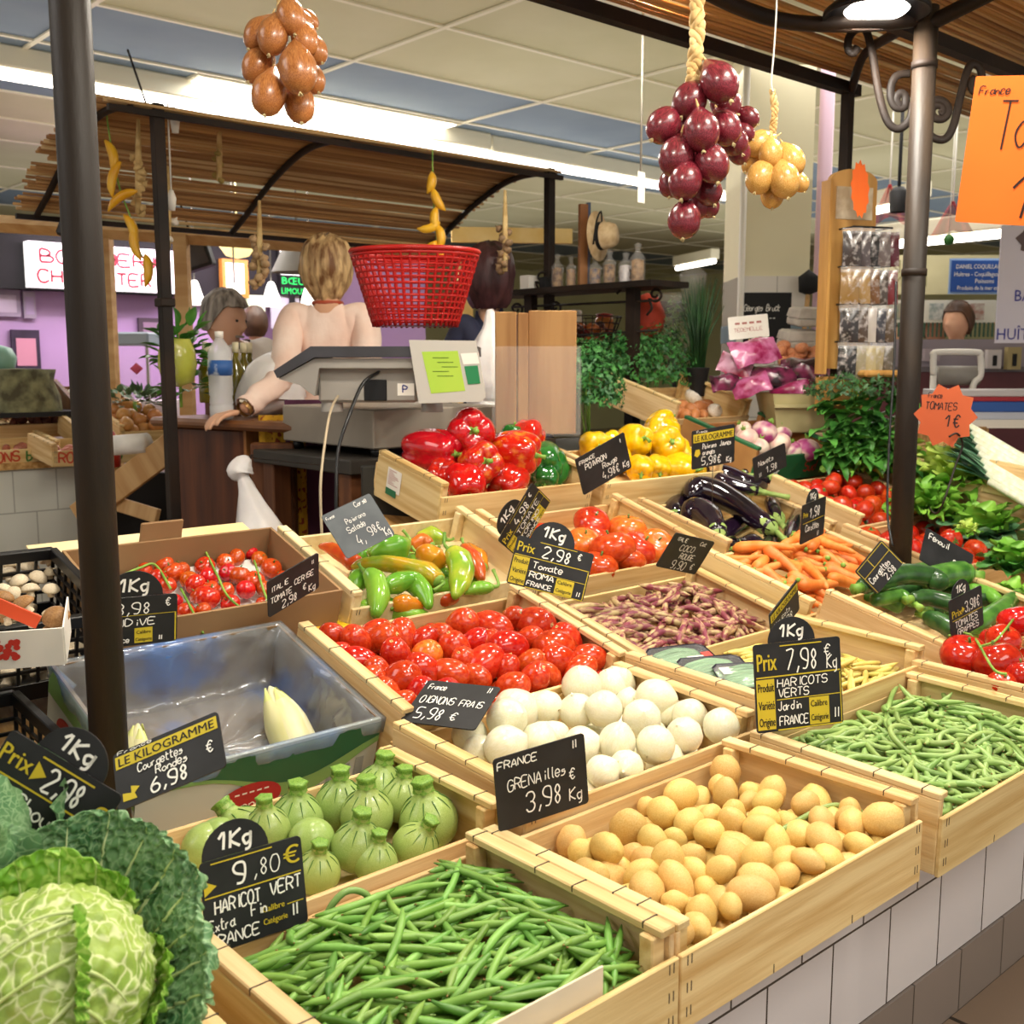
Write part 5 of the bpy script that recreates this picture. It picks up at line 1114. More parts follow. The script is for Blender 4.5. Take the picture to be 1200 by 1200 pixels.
card('price_card', ((1.603, 1.667, .861), -35.9, 10.7, -15.3, .173, .107), 'tomate roma price card, 2,98, tilted at the corner of the plum tomatoes', prix('2,98', '', '', '')+[('s', 'Tomate', .27, .43, .13, .48, .009), ('s', 'ROMA', .26, .235, .11, .33, .010), ('s', 'FRANCE', .25, .06, .09, .33, .008), ('s', 'II', .88, .08, .09, .1, .008)], (.45, 1.0, .047))
card('price_card', ((1.772, 1.933, .921), 8.0, -13.7, 57.6, .165, .107), 'steeply tilted tomate price card, 4,98, stuck beside the big ribbed tomatoes', prix('4,98', '', '', '')+[('s', 'TOMATE', .27, .43, .14, .62, .009), ('s', 'TORINO', .26, .235, .11, .55, .009), ('s', 'FRANCE', .25, .06, .09, .45, .008)], (.38, 1.0, .045))
card('price_card', ((.379, 1.198, .826), -41.3, 9.7, -31.0, .145, .088), 'chou price card, 2,98, tilted down to the right above the curly cabbage', [('p', 'Prix', .02, .62, .24, .27, 0), ('t', [(.31, .58), (.31, .84), (.42, .71)], 0), ('r', .32, .90, .78, .925, 0), ('r', .02, .46, .97, .485, 0), ('p', 'Produit', .03, .26, .13, .20, 0), ('s', '2,98', .43, .56, .30, .36, .016), ('p', '€', .85, .50, .26, .12, 0), ('s', 'Chou', .30, .16, .22, .40, .012)], (.52, 1.0, .04))
card('price_card', ((.572, 1.316, .786), -61.1, 39.2, 30.5, .154, .083), 'courgettes rondes price card under a yellow kilogramme band, leaning on the endive box', [('r', .02, .70, .98, .92, 0), ('p', 'LE KILOGRAMME', .05, .735, .15, .90, 1), ('s', 'France', .05, .935, .06, .4, .004), ('s', 'Courgettes', .22, .52, .14, .52, .008), ('s', 'Rondes', .38, .36, .14, .36, .008), ('s', '6,98', .32, .07, .24, .40, .014), ('s', '€', .85, .35, .18, None, .010), ('t', [(.06, .12), (.06, .26), (.14, .22), (.14, .34), (.22, .28), (.17, .20), (.19, .10)], 0)])
card('price_card', ((.614, 1.170, .642), -2.8, 8.9, -.6, .137, .113), 'haricot vert extra fin price card, 9,80, standing in the short green beans', [('r', .10, .955, .70, .97, 0), ('r', .02, .60, .97, .615, 0), ('t', [(.02, .63), (.02, .80), (.14, .72)], 0), ('p', '€', .80, .72, .20, .16, 0), ('s', '9', .30, .68, .22, .14, .018), ('s', ',80', .48, .70, .18, .34, .009), ('s', 'HARICOT', .10, .42, .14, .48, .012), ('s', 'VERT', .64, .44, .14, .33, .012), ('s', 'Extra', .03, .24, .12, .30, .010), ('s', 'Fin', .44, .28, .13, .2, .010), ('s', 'FRANCE', .02, .07, .12, .50, .011), ('p', 'Calibre', .55, .27, .07, .22, 0), ('p', 'Catégorie', .55, .13, .07, .24, 0), ('s', 'II', .83, .14, .13, .12, .012), ('r', .80, .275, .97, .285, 0)], (.36, 1.0, .042))
card('price_card', ((.721, 1.779, .865), -11.2, -8.9, -1.0, .150, .088), 'endive price card, 3,98, hung at the back of the blue lined box', [('r', .52, .05, .72, .36, 0), ('p', 'Calibre', .54, .24, .07, .16, 1), ('p', 'Catégorie', .53, .09, .07, .18, 1), ('r', .02, .62, .97, .63, 0), ('r', .97, .03, .985, .63, 0), ('s', '3,98', .30, .66, .22, .46, .011), ('s', '€', .86, .78, .15, None, .010), ('s', 'ENDiVE', .22, .42, .14, .58, .010), ('s', 'France', .20, .08, .10, .32, .008), ('s', 'II', .78, .08, .09, .08, .010)], (.52, 1.0, .046))
card('price_card', ((1.109, 1.905, .856), 15.7, -17.6, 17.4, .141, .089), 'tomate cerise price card seen slanting beside the cherry carton', [('s', 'ITALIE', .05, .66, .13, .40, .010), ('s', 'TOMATE', .04, .36, .15, .42, .011), ('s', 'CERISE', .50, .50, .14, .42, .010), ('s', '2,98', .25, .08, .20, .34, .012), ('s', '€', .66, .22, .16, None, .011), ('s', 'Kg', .78, .08, .18, .16, .011), ('s', 'II', .84, .80, .1, .08, .009)])
card('price_card', ((1.412, 2.121, .924), -12.2, 29.4, 20.9, .141, .118), 'grey slate card for poivrons salade, 4,98', [('s', 'Corse', .62, .86, .10, .3, .008), ('s', 'Poivrons', .32, .62, .11, .50, .007), ('s', 'Salade', .26, .44, .12, .46, .007), ('s', '4,', .32, .12, .22, .20, .008), ('s', '98€', .58, .20, .18, .28, .008), ('s', 'Kg', .84, .05, .18, .13, .009), ('s', 'France', .04, .86, .06, .2, .005)], None, SLATE)
card('price_card', ((2.220, 2.093, 1.022), -7.2, -10.1, 23.7, .180, .116), 'poivron rouge price card, 4,98, between the red and yellow peppers', [('s', 'FRANCE', .05, .80, .09, .32, .008), ('s', 'POIVRON', .14, .60, .14, .46, .010), ('s', 'Rouge', .46, .40, .14, .36, .009), ('s', '4,98€', .42, .12, .20, .38, .009), ('s', 'Kg', .84, .12, .16, .14, .011), ('s', 'I', .85, .80, .1, .08, .009)])
card('price_card', ((1.192, 1.501, .685), -70.5, 68.0, 4.8, .152, .122), 'oignons price card, 5,98, lying back behind the white onions', [('s', 'France', .08, .78, .12, .30, .009), ('s', 'OIGNONS', .08, .46, .16, .50, .009), ('s', 'FRAIS', .62, .46, .14, .34, .009), ('s', '5,98', .14, .10, .24, .42, .012), ('s', '€', .60, .14, .16, None, .010), ('s', 'II', .86, .82, .12, .1, .008)])
card('price_card', ((1.073, 1.131, .678), -13.0, -.3, 5.3, .158, .115), 'grenailles price card, 3,98, at the back of the potatoes', [('s', 'FRANCE', .03, .84, .10, .44, .010), ('r', .03, .815, .66, .82, 2), ('s', 'GRENAilles', .12, .52, .15, .76, .009), ('s', '3,98', .30, .16, .26, .46, .012), ('s', '€', .79, .42, .14, None, .010), ('s', 'Kg', .78, .12, .17, .17, .010), ('s', 'II', .84, .84, .11, .10, .010)])
card('price_card', ((1.974, 1.318, .767), 8.9, -7.6, 27.9, .129, .086), 'card with a yellow kilogramme band seen edge-on beside the borlotti', [('r', .02, .68, .98, .92, 0), ('p', 'LE KILOGRAMME', .06, .72, .16, .88, 1), ('s', 'Haricots', .10, .42, .16, .7, .009), ('s', '4,98', .30, .10, .22, .5, .012)])
card('price_card', ((2.019, 1.631, .848), -11.5, -25.0, -16.6, .141, .097), 'coco rouge price card, 9,90, at the back of the borlotti', [('s', 'ITALIE', .10, .82, .10, .30, .008), ('s', 'COCO', .28, .58, .16, .36, .008), ('s', 'ROUGE', .38, .36, .15, .36, .008), ('s', '9,90', .30, .06, .22, .40, .009), ('s', '€', .76, .12, .16, None, .008), ('s', 'Cat', .68, .82, .10, .18, .007)])
card('price_card', ((2.696, 2.078, 1.046), -14.6, -7.4, 6.6, .163, .122), 'poivrons jaunes card with a yellow kilogramme band among the yellow peppers', [('r', .03, .68, .97, .90, 0), ('p', 'LE KILOGRAMME', .06, .715, .15, .88, 1), ('s', 'France', .10, .92, .06, .3, .005), ('s', 'Poivrons', .24, .50, .13, .40, .009), ('s', 'Jaunes', .64, .50, .13, .32, .009), ('s', 'oranges', .24, .34, .13, .36, .009), ('s', '5,98€', .22, .08, .20, .50, .011), ('s', 'Kg', .80, .06, .13, .14, .010), ('t', [(.05, .36), (.12, .30), (.19, .38), (.17, .50), (.08, .50)], 0)])
card('price_card', ((2.906, 2.015, .989), -9.5, -10.7, 19.2, .140, .084), 'navets price card below the turnips', [('s', 'Navets', .14, .56, .20, .56, .010), ('s', '1,98', .36, .16, .24, .40, .011), ('s', 'II', .12, .12, .16, .14, .009)])
card('price_card', ((2.689, 1.711, .857), 7.1, -4.5, 5.5, .147, .115), 'carottes price card, 1,98, seen slanting at the end of the aubergines', [('r', .06, .50, .94, .515, 0), ('s', '1,98', .30, .60, .24, .52, .016), ('s', 'Carottes', .16, .28, .16, .70, .012), ('s', 'II', .66, .06, .12, .14, .010), ('p', 'Prix', .04, .66, .14, .2, 0)], (.45, 1.0, .036))
card('price_card', ((2.545, 1.419, .780), -28.7, 14.3, 43.5, .115, .085), 'courgettes price card tilted on one corner between carrots and courgettes', [('r', .03, .94, .97, .955, 0), ('r', .03, .03, .04, .94, 0), ('r', .955, .03, .97, .94, 0), ('r', .04, .60, .95, .615, 0), ('s', 'Courgettes', .08, .32, .20, .84, .011), ('s', '2,98', .42, .05, .20, .4, .012), ('r', .40, .62, .415, .93, 0)])
card('price_card', ((2.964, 1.445, .752), -18.3, 21.8, -31.0, .177, .105), 'fenouil price card, 3,98, behind the raised end of the courgette crate', [('s', 'Fenouil', .08, .72, .18, .56, .010), ('s', '3,98', .62, .30, .22, .32, .013)])
card('price_card', ((2.461, 1.144, .719), -5.7, 1.6, 9.4, .136, .100), 'tomates grappes price card, 3,98, clipped over the courgette crate end', [('r', .06, .46, .96, .475, 0), ('p', 'Prix', .05, .54, .18, .30, 0), ('t', [(.36, .56), (.36, .72), (.44, .64)], 0), ('s', '3,98€', .44, .56, .24, .50, .013), ('s', 'TOMATES', .12, .28, .15, .70, .012), ('s', 'GRAPPES', .18, .08, .14, .66, .011)], (.40, 1.0, .036))
# orange star with a felt-pen price, on its wire
ORP = mat('orange_card', 'AE4E26', 'B8562C', .6, 4); ORB = mat('orange_bright', 'F0661A', 'F47320', .6, 3); PEN = mat('felt_pen', '2A1512', rough=.6)
def star(name, label, x, y, D, rw, rh, n, inner, m, texts, yaw, roll=0):
    p = at(x, y, D); f = frame(p, toC(p)+RT*yaw, RT); M = f @ Rz(roll)
    pts = [((rw if q % 2 == 0 else rw*inner)*math.cos(math.pi*q/n), (rh if q % 2 == 0 else rh*inner)*math.sin(math.pi*q/n)) for q in range(2*n)]; k = len(pts)
    t = thing(name, label, 'price card', M)
    MB().add([(a, b, 0) for a, b in pts]+[(a, b, -.002) for a, b in pts], [tuple(range(k)), tuple(range(2*k-1, k-1, -1))]+[(q, q+k, (q+1) % k+k, (q+1) % k) for q in range(k)], 0, False).build('card', m, t)
    mb = MB()
    for tx in texts: stroke_text(mb, *tx, slant=.08)
    if mb.v: mb.build('pen_writing', PEN, t)
    return t
star('star_card', 'orange star-shaped card for tomatoes at 1 euro on a bent wire', 1108, 487, 3.05, .085, .092, 10, .80, ORP, [('France', -.05, .048, .014, .045, .0018), ('TOMATES', -.055, .016, .02, .085, .0026), ('1€', .0, -.03, .032, .045, .004)], .1, -.06)
P = [CP.g(.48, .01, .13), at(1100, 600, 3.05), at(1120, 545, 3.06), at(1128, 522, 3.06), at(1122, 508, 3.04), at(1112, 512, 3.04)]
tag(MB().tube(cr(P, 5), .0028, 6).build('card_wire', IRON), 'bent black wire holding the orange star card', 'wire')
star('starburst_card', 'bright orange starburst label on the top corner of the spice rack', 1008, 222, 3.86, .034, .102, 13, .86, ORB, [], .35, .12)
pp = at(1215, 178, 1.75); f = frame(pp, toC(pp)+RT*(-.35)-UP*.0, RT); t = thing('price_poster', 'large bright orange paper poster with felt-pen writing at the upper right edge', 'poster', f @ Rz(-.02))
pw_, ph_ = px(165, 1.75), px(168, 1.75)
rbox(pw_, ph_, .001, .003).build('sheet', ORB, t); mb = MB()
stroke_text(mb, 'France', -pw_*.46, ph_*.38, .012, .06, .0018, slant=.2); stroke_text(mb, 'Tomates', -pw_*.30, ph_*.02, .075, .22, .003, slant=.1); stroke_text(mb, '1€', -pw_*.14, -ph_*.44, .07, .12, .004, slant=.1); mb.build('pen_writing', PEN, t)
tag(MB().tube([pp+V((0, .002, ph_*.5)), pp+V((.02, .02, .75))], .0012, 5).build('poster_string', TWINE), 'white string holding up the orange paper poster', 'string')
# sticker on the red pepper crate end
mb = MB(); rect(mb, 0, 0, .085, .085, 0, .0005)
for q in range(9): rect(mb, .008, .075-.0065*q, .008+.065*(.7+.3*math.sin(q*5)), .0775-.0065*q, 2, .001)
rect(mb, .0, -.018, .065, .008, 1, .0012)
mb.build('paper_sticker', [WHITEP, mat('sticker_green', '1F6A45', rough=.5), mat('print_grey_text', 'B07A78', rough=.7)], CM.o, T(-.0015, .25, .045) @ Rz(-math.pi/2) @ Rx(math.pi/2) @ S(.8))
mb = MB(); rect(mb, 0, 0, .07, .05, 0, .0005); rect(mb, .006, .018, .064, .026, 1, .001); stroke_text(mb, '+', .01, .03, .01); mb.build('paper_sticker', [mat('lilac_paper', 'C9BFC6', rough=.7), mat('navy_ink', '2A2A55', rough=.6)], CI.o, T(-.0015, .20, .035) @ Rz(-math.pi/2) @ Rx(math.pi/2))
# tape tag on the short bean crate
mb = MB(); mb.box((.0, -.013, -.01), (.02, -.0115, .045)); mb.build('paper_tag', WHITEP, CA.o, T(.30, 0, .03) @ Ry(.25))
mb = MB().box((.0, .0035, .03), (.335, .0065, .135), 0, bev=.001); mb.build('inner_plank', mat('white_washed_ply', 'E3D3B4', 'EDE0C4', .6, 6), CA.o, T(0, .0035, 0))
# ---------------------------------------------------------------- scale stand, scale, basket, bags
STEEL = mat('brushed_steel_box', '8E8578', 'A89E90', .5, 3, .5, .1, 40, metal=.25); GREYP = mat('scale_grey', '8F8B85', '9B968F', .5, 4); DGREY = mat('scale_dark_grey', '35353A', '3E3E44', .5, 8); LGREY = mat('scale_light_grey', 'B9B5AE', rough=.45)
DKTOP = mat('dark_table_top', '2A2622', '35302A', .5, 6); BRWOOD = mat('brown_wood', '5A3520', '74482A', .5, 6, .4, .1, 40, stretch=(4, 4, .4)); ORWOOD = mat('orange_wood', '8E5A2E', 'AA7340', .5, 6, stretch=(4, 4, .4))
tb = thing('scale_table', 'dark-topped wooden table carrying the steel box and the shop scale', 'table', T(1.81, 2.76, 0))
MB().box((0, 0, .965), (.77, .60, 1.01), bev=.004).build('table_top', DKTOP, tb)
for a, b in ((.02, .03), (.02, .50), (.67, .03), (.67, .50)): MB().box((a, b, 0), (a+.07, b+.07, .965), bev=.004).build('leg', BRWOOD, tb)
MB().box((.03, .05, .82), (.74, .09, .965)).build('apron', DKTOP, tb)
sbx = thing('steel_box', 'worn grey metal box under the shop scale', 'box', T(1.915, 2.785, 1.025))
MB().box((0, 0, .012), (.555, .55, .135), bev=.004).build('body', STEEL, sbx)
for a, b in ((.03, .03), (.5, .03), (.03, .5), (.5, .5)): MB().lathe([(.014, -.015), (.018, 0), (.018, .012)], 10, M=T(a, b, 0), cap=True).build('foot', BLACKPL, sbx)
so = at(440, 470, 3.32); so.z = 1.16; sc = thing('shop_scale', 'grey electronic shop scale with a green lit display and a sloping black tray', 'scale', T(so) @ Rz(math.atan2(RT.y, RT.x)))
k = px(1, 3.32)     # one photo pixel at the scale
def sx(v): return (v-440)*k
def sz(v): return (458-v)*k
MB().box((sx(380), -.10, sz(448)), (sx(492), .12, sz(402)), bev=.008).build('body', GREYP, sc)
mb = MB(); Y0, Y1 = -.15, .19
pr2 = [(sx(334), sz(412)), (sx(376), sz(385)), (sx(562), sz(385)), (sx(562), sz(396)), (sx(380), sz(397)), (sx(338), sz(420))]
def prism(mb, pts, y0, y1, mi=0):
    n = len(pts); return mb.add([(a, y0, b) for a, b in pts]+[(a, y1, b) for a, b in pts], [tuple(range(n-1, -1, -1)), tuple(range(n, 2*n))]+[(q, (q+1) % n, (q+1) % n+n, q+n) for q in range(n)], mi, False)
prism(MB(), pr2, Y0, Y1).build('tray', DGREY, sc)
prism(MB(), [(sx(338), sz(421)), (sx(380), sz(398)), (sx(490), sz(398)), (sx(490), sz(409)), (sx(384), sz(409)), (sx(378), sz(440)), (sx(372), sz(436)), (sx(362), sz(428))], Y0+.015, Y1-.02).build('tray_support', GREYP, sc)
for a in (393, 508): MB().lathe([(.034, -.003), (.034, .0), (.030, .06)], 14, M=T(sx(a), -.06, 0), cap=True).build('foot', GREYP, sc)
hd = prism(MB(), [(sx(486), sz(378)), (sx(560), sz(379)), (sx(571), sz(440)), (sx(566), sz(446)), (sx(496), sz(448))], -.165, -.10).build('display_head', LGREY, sc)
mb = MB(); q4 = lambda a, z_: mb.add([(sx(x), -.1662-z_, sz(y)) for x, y in a], [(0, 1, 2, 3)], 0, False)
q4(((500, 391), (540, 390), (548, 434), (510, 437)), 0); mb.build('screen', mat('lcd_green', '8DB23A', 'A9B544', .3, 2, emit=.32, ecol='8FB83A'), hd)
mb = MB(); mb.add([(sx(x), -.167, sz(y)) for x, y in ((547, 407), (562, 406), (565, 426), (551, 427))], [(0, 1, 2, 3)], 0, False); mb.build('green_key', mat('key_green', '1F7A4A', rough=.5), hd)
mb = MB(); mb.add([(sx(x), -.1668, sz(y)) for x, y in ((543, 393), (561, 392), (564, 404), (546, 405))], [(0, 1, 2, 3)], 0, False); mb.build('key_label', WHITEP, hd)
mb = MB()
for q in range(5): mb.box((sx(512+5*(q % 3)), -.1675, sz(398+q*5)), (sx(512+5*(q % 3)+18), -.1672, sz(398+q*5)+.002))
mb.build('digits', mat('lcd_dark', '4F6E1E', rough=.4), hd)
MB().box((sx(432), -.103, sz(446)), (sx(458), -.099, sz(422)), bev=.003).build('socket', BLACKPL, sc)
mb = MB(); rect(mb, 0, 0, .05, .036, 0, .0); stroke_text(mb, 'P', .016, .008, .02, th=.004, mi=1, z=.001); mb.build('sticker', [WHITEP, mat('ink_blue', '23307A', rough=.5)], sc, T(sx(470), -.1012, sz(440)) @ Rx(math.pi/2))
for nm, pts, r, m, lb in (('power_cable', [(444, 436, 3.20), (425, 450, 3.12), (408, 490, 3.05), (396, 530, 3.02), (394, 580, 3.0), (394, 640, 3.0)], .0055, BLACKPL, 'black cable hanging down from the shop scale'), ('signal_cable', [(396, 464, 3.22), (388, 480, 3.12), (382, 510, 3.05), (376, 560, 3.0), (376, 600, 3.0), (378, 640, 3.0)], .004, mat('cable_cream', 'B9A88C', rough=.5), 'cream cable hanging down in front of the steel box'), ('display_cable', [(556, 449, 3.2), (558, 460, 3.2), (545, 467, 3.2), (505, 466, 3.2)], .003, BLACKPL, 'thin black cable looping under the scale display')):
    tag(MB().tube(cr([at(*p) for p in pts], 6), r, 6).build(nm, m), lb, 'cable')
# red basket
bp = at(487, 383, 3.35); bk_ = thing('plastic_basket', 'red latticed plastic basket standing on the scale tray', 'basket', T(bp) @ Rz(math.atan2(RT.y, RT.x)))
RED = mat('basket_red', '9E0F0C', 'B01612', .35, 5, .5)
def ell(rx, ry, z, n=40): return [(rx*math.cos(2*math.pi*q/n), ry*math.sin(2*math.pi*q/n), z) for q in range(n)]
hB, bx0, by0, bx1, by1 = .225, .128, .11, .196, .165
prf = lambda t: (bx0+(bx1-bx0)*t, by0+(by1-by0)*t, hB*t)
def ringtube(mb, rx, ry, z, r, flat=1):
    pts = ell(rx, ry, z); mb.tube(pts+pts[:1], r, 6, cap=False, flat=flat)
mb = MB(); ringtube(mb, bx1, by1, hB, .008); ringtube(mb, bx1-.003, by1-.003, hB-.012, .006); mb.build('rim', RED, bk_)
mb = MB()
for q in range(1, 12): a, b, z = prf(q/12*.96); ringtube(mb, a, b, z, .0042 if q % 2 else .0035)
for q in range(44):
    an = 2*math.pi*q/44; mb.tube([(prf(t)[0]*math.cos(an)*(1.012 if int(t*12+q) % 2 else .99), prf(t)[1]*math.sin(an)*(1.012 if int(t*12+q) % 2 else .99), prf(t)[2]) for t in [i/12 for i in range(13)]], .0042, 4)
mb.build('lattice', RED, bk_); MB().add(ell(bx0, by0, .003), [tuple(range(40))]).build('base', RED, bk_)
# paper bags in a clear holder
KRAFT = mat('kraft_paper', '8E6438', 'A67E4C', .7, 3, stretch=(8, 8, .6))
pb = at(634, 508, 3.55); bh = px(140, 3.55); ya = math.atan2(RT.y, RT.x)
for q, (dx, w_, dz) in enumerate(((-.115, .07, 0), (-.06, .035, -.003), (.035, .155, .004))):
    b_ = thing('paper_bag', ('folded brown paper bags at the left of the holder', 'dark gap-side brown paper bag in the middle of the holder', 'widest stack of brown paper bags beside the awning post')[q], 'paper bags', T(pb) @ Rz(ya) @ T(dx, 0, 0))
    for j in range(3): MB().box((-w_/2, -.03+.022*j, 0), (w_/2, -.012+.022*j, bh+dz-.004*j), bev=.003).build('bag_stack', KRAFT, b_)
hl = thing('bag_holder', 'clear acrylic holder around the lower half of the brown paper bags', 'holder', T(pb) @ Rz(ya))
MB().box((-.16, -.05, -.006), (.125, .052, 0)).build('base', CLEAR, hl)
MB().box((-.16, -.053, 0), (.125, -.050, bh*.72)).build('front_pane', CLEAR, hl); MB().box((.125, -.05, 0), (.128, .05, bh*.62)).build('side_pane', CLEAR, hl)
rs = thing('rear_shelf', 'dark shelf behind the peppers carrying the paper bags and the slanted garlic crate', 'shelf', None)
MB().box((2.32, 2.70, 1.00), (2.62, 3.0, 1.045)).build('board', DKTOP, rs); MB().box((2.36, 2.74, 0), (2.42, 2.80, 1.0)).build('leg', BRWOOD, rs); MB().box((2.54, 2.9, 0), (2.60, 2.96, 1.0)).build('leg', BRWOOD, rs)
# ---------------------------------------------------------------- people
SKIN = mat('skin', 'CE9C7C', 'D8A98A', .5, 6, .4, sss=.1)
def skin_mesh(verts, edges, radii, sub=2):
    me = bpy.data.meshes.new('tmp'); me.from_pydata([tuple(v) for v in verts], edges, []); o = bpy.data.objects.new('tmp', me); COL.objects.link(o)
    md = o.modifiers.new('s', 'SKIN'); md.branch_smoothing = .6
    for i, r in enumerate(radii): me.skin_vertices[0].data[i].radius = (r, r) if not hasattr(r, '__len__') else r
    me.skin_vertices[0].data[0].use_root = True
    s2 = o.modifiers.new('u', 'SUBSURF'); s2.levels = sub; s2.render_levels = sub
    out = bpy.data.meshes.new_from_object(o.evaluated_get(bpy.context.evaluated_depsgraph_get())); bpy.data.objects.remove(o); bpy.data.meshes.remove(me); return out
def head_mb(hw=.076, hd=.095, hh=.118, M=None):
    """face looks along -y, origin at the centre of the head"""
    mb = MB(); rows = []; NV, NU = 30, 36
    for i in range(NV):
        th = math.pi*i/(NV-1); z = math.cos(th); row = []
        for q in range(NU):
            a = 2*math.pi*q/NU; x = math.sin(th)*math.sin(a); y = -math.sin(th)*math.cos(a)
            X, Y, Z = x*hw, y*hd, z*hh
            if z < 0: f = 1-.30*(-z)**1.5; X *= f; Y *= (1-.12*(-z) if y < 0 else 1-.45*(-z)**1.3)
            fr = max(0, -y)
            g = lambda cx, cz, sx_, sz_: math.exp(-((X-cx)/sx_)**2-((Z-cz)/sz_)**2)*fr
            Y -= .024*g(0, -.022, .011, .018)+.010*g(0, .0, .008, .022)+.010*g(0, -.095, .022, .018)+.007*g(0, -.058, .022, .009)
            Y += .011*g(.032, .008, .014, .010)+.011*g(-.032, .008, .014, .010)+.004*g(0, -.070, .02, .004)
            Y -= .006*g(.03, .028, .02, .007)+.006*g(-.03, .028, .02, .007)
            row.append(V((X, Y, Z)))
        rows.append(row)
    mb.grid(rows, closed=True, M=M)
    for s_ in (-1, 1):
        ear = [[V((s_*(hw*.96+.010*math.sin(math.pi*j/5)*(.4+.6*math.sin(math.pi*i/6))), .006+.016*(j/5-.3), -.008+.062*(i/6-.5))) for j in range(6)] for i in range(7)]
        mb.grid(ear, M=M)
    return mb
def hand(mb_list, wrist, d, palm_n, curl=.5, s=1, left=1):
    """skin chains of a palm, four fingers and a thumb; appended as (verts, edges, radii)"""
    d = V(d).normalized(); n = V(palm_n); n = (n-d*n.dot(d)).normalized(); sd = d.cross(n)*left
    for q in range(4):
        base = V(wrist)+d*.02*s+sd*(q-1.5)*.012*s; kn = V(wrist)+d*(.088+.004*(1-abs(q-1.2)))*s+sd*(q-1.5)*.019*s; L = (.072, .080, .075, .058)[q]*s
        a1, a2, a3 = curl*.6, curl*1.3, curl*1.9; p1 = kn+(d*math.cos(a1)+n*math.sin(a1))*L*.45; p2 = p1+(d*math.cos(a2)+n*math.sin(a2))*L*.32; p3 = p2+(d*math.cos(a3)+n*math.sin(a3))*L*.26
        mb_list.append(([base, kn, p1, p2, p3], [(i, i+1) for i in range(4)], [.013*s, .0105*s, .009*s, .0082*s, .007*s]))
    t0 = V(wrist)+d*.025*s-sd*.022*s; t1 = t0+(d*.75-sd*.75).normalized()*.04*s+n*.01; t2 = t1+(d*.95-sd*.25+n*curl*.5).normalized()*.034*s; t3 = t2+(d+n*curl*.6).normalized()*.026*s
    mb_list.append(([t0, t1, t2, t3], [(0, 1), (1, 2), (2, 3)], [.014*s, .0115*s, .0095*s, .008*s]))
def person(name, label, J, head_c, face, clothes, hair=None, hairfn=None, skinm=SKIN, hs=1.0, tilt=0, roll=0, vox=.008):
    """J: joints pelvis, chest, neck, shoulders, elbows, wrists, hips, knees, ankles as world points"""
    K = J; vs = [K['pelvis'], (K['pelvis']+K['chest'])/2, K['chest'], K['neck'], head_c-V((0, 0, .05))]
    rad = [(.125, .105), (.118, .10), (.135, .105), (.052, .052), (.050, .050)]; ed = [(0, 1), (1, 2), (2, 3), (3, 4)]; body_n = 3
    for s_ in 'LR':
        b = len(vs); vs += [K['sh'+s_], (K['sh'+s_]+K['el'+s_])/2, K['el'+s_], (K['el'+s_]+K['wr'+s_])/2, K['wr'+s_]]; rad += [.058, .046, .040, .036, .026]; ed += [(2, b), (b, b+1), (b+1, b+2), (b+2, b+3), (b+3, b+4)]
    for s_ in 'LR':
        b = len(vs); vs += [K['hip'+s_], K['kn'+s_], K['an'+s_], K['an'+s_]+V((face.x, face.y, 0)).normalized()*.15-V((0, 0, .04))]; rad += [.088, .060, .042, .035]; ed += [(0, b), (b, b+1), (b+1, b+2), (b+2, b+3)]
    bm = MB(); m0 = skin_mesh(vs, ed, rad, 2); bm.add([v.co for v in m0.vertices], [list(p.vertices) for p in m0.polygons]); bpy.data.meshes.remove(m0)
    chains = []
    for s_ in 'LR':
        w_ = K['wr'+s_]; dd = K.get('hd'+s_) or (w_-K['el'+s_]); hand(chains, w_, dd, K.get('pn'+s_) or V((0, 0, -1)) if abs(V(dd).normalized().z) < .8 else V((face.x, face.y, .1)), K.get('cu'+s_, .5), 1, 1 if s_ == 'L' else -1)
    for c in chains:
        m0 = skin_mesh(*c, 1); bm.add([v.co for v in m0.vertices], [list(p.vertices) for p in m0.polygons]); bpy.data.meshes.remove(m0)
    f = V((face.x, face.y, 0)).normalized(); HM = T(head_c) @ frame((0, 0, 0), (0, 0, 1), f.cross(V((0, 0, 1)))*-1)
    HM = T(head_c) @ Matrix(((-f.y, -f.x, 0, 0), (f.x, -f.y, 0, 0), (0, 0, 1, 0), (0, 0, 0, 1))) @ Rx(tilt) @ Ry(roll) @ S(hs)
    h = head_mb(); bm.add(h.v, h.f, 0, True, HM)
    o = bm.build(name, skinm); md = o.modifiers.new('r', 'REMESH'); md.mode = 'VOXEL'; md.voxel_size = vox; md.use_smooth_shade = True
    sm = o.modifiers.new('s', 'SMOOTH'); sm.factor = .5; sm.iterations = 2
    me = bpy.data.meshes.new_from_object(o.evaluated_get(bpy.context.evaluated_depsgraph_get())); o.modifiers.clear(); old = o.data; o.data = me; bpy.data.meshes.remove(old)
    if not me.materials: me.materials.append(skinm)
    me.polygons.foreach_set('use_smooth', [True]*len(me.polygons)); tag(o, label, 'person')
    # clothing: the body's own surface, region by region, moved outwards
    import numpy as np
    n = len(me.vertices); P = np.empty(n*3); me.vertices.foreach_get('co', P); P = P.reshape(-1, 3); NN = np.array([tuple(v.normal) for v in me.vertices])
    segs = [(0, 1, 'T'), (1, 2, 'T'), (2, 3, 'N'), (3, 4, 'H')]+[(2, b, 'T') for b in (5, 10)]+[(b, b+2, 'U') for b in (5, 10)]+[(b+2, b+4, 'F') for b in (5, 10)]+[(0, b, 'L') for b in (15, 19)]+[(b, b+1, 'L') for b in (15, 19)]+[(b+1, b+2, 'L') for b in (15, 19)]+[(b+2, b+3, 'S') for b in (15, 19)]
    best = np.full(n, 9.); lab = np.full(n, 'H'); tt = np.zeros(n)
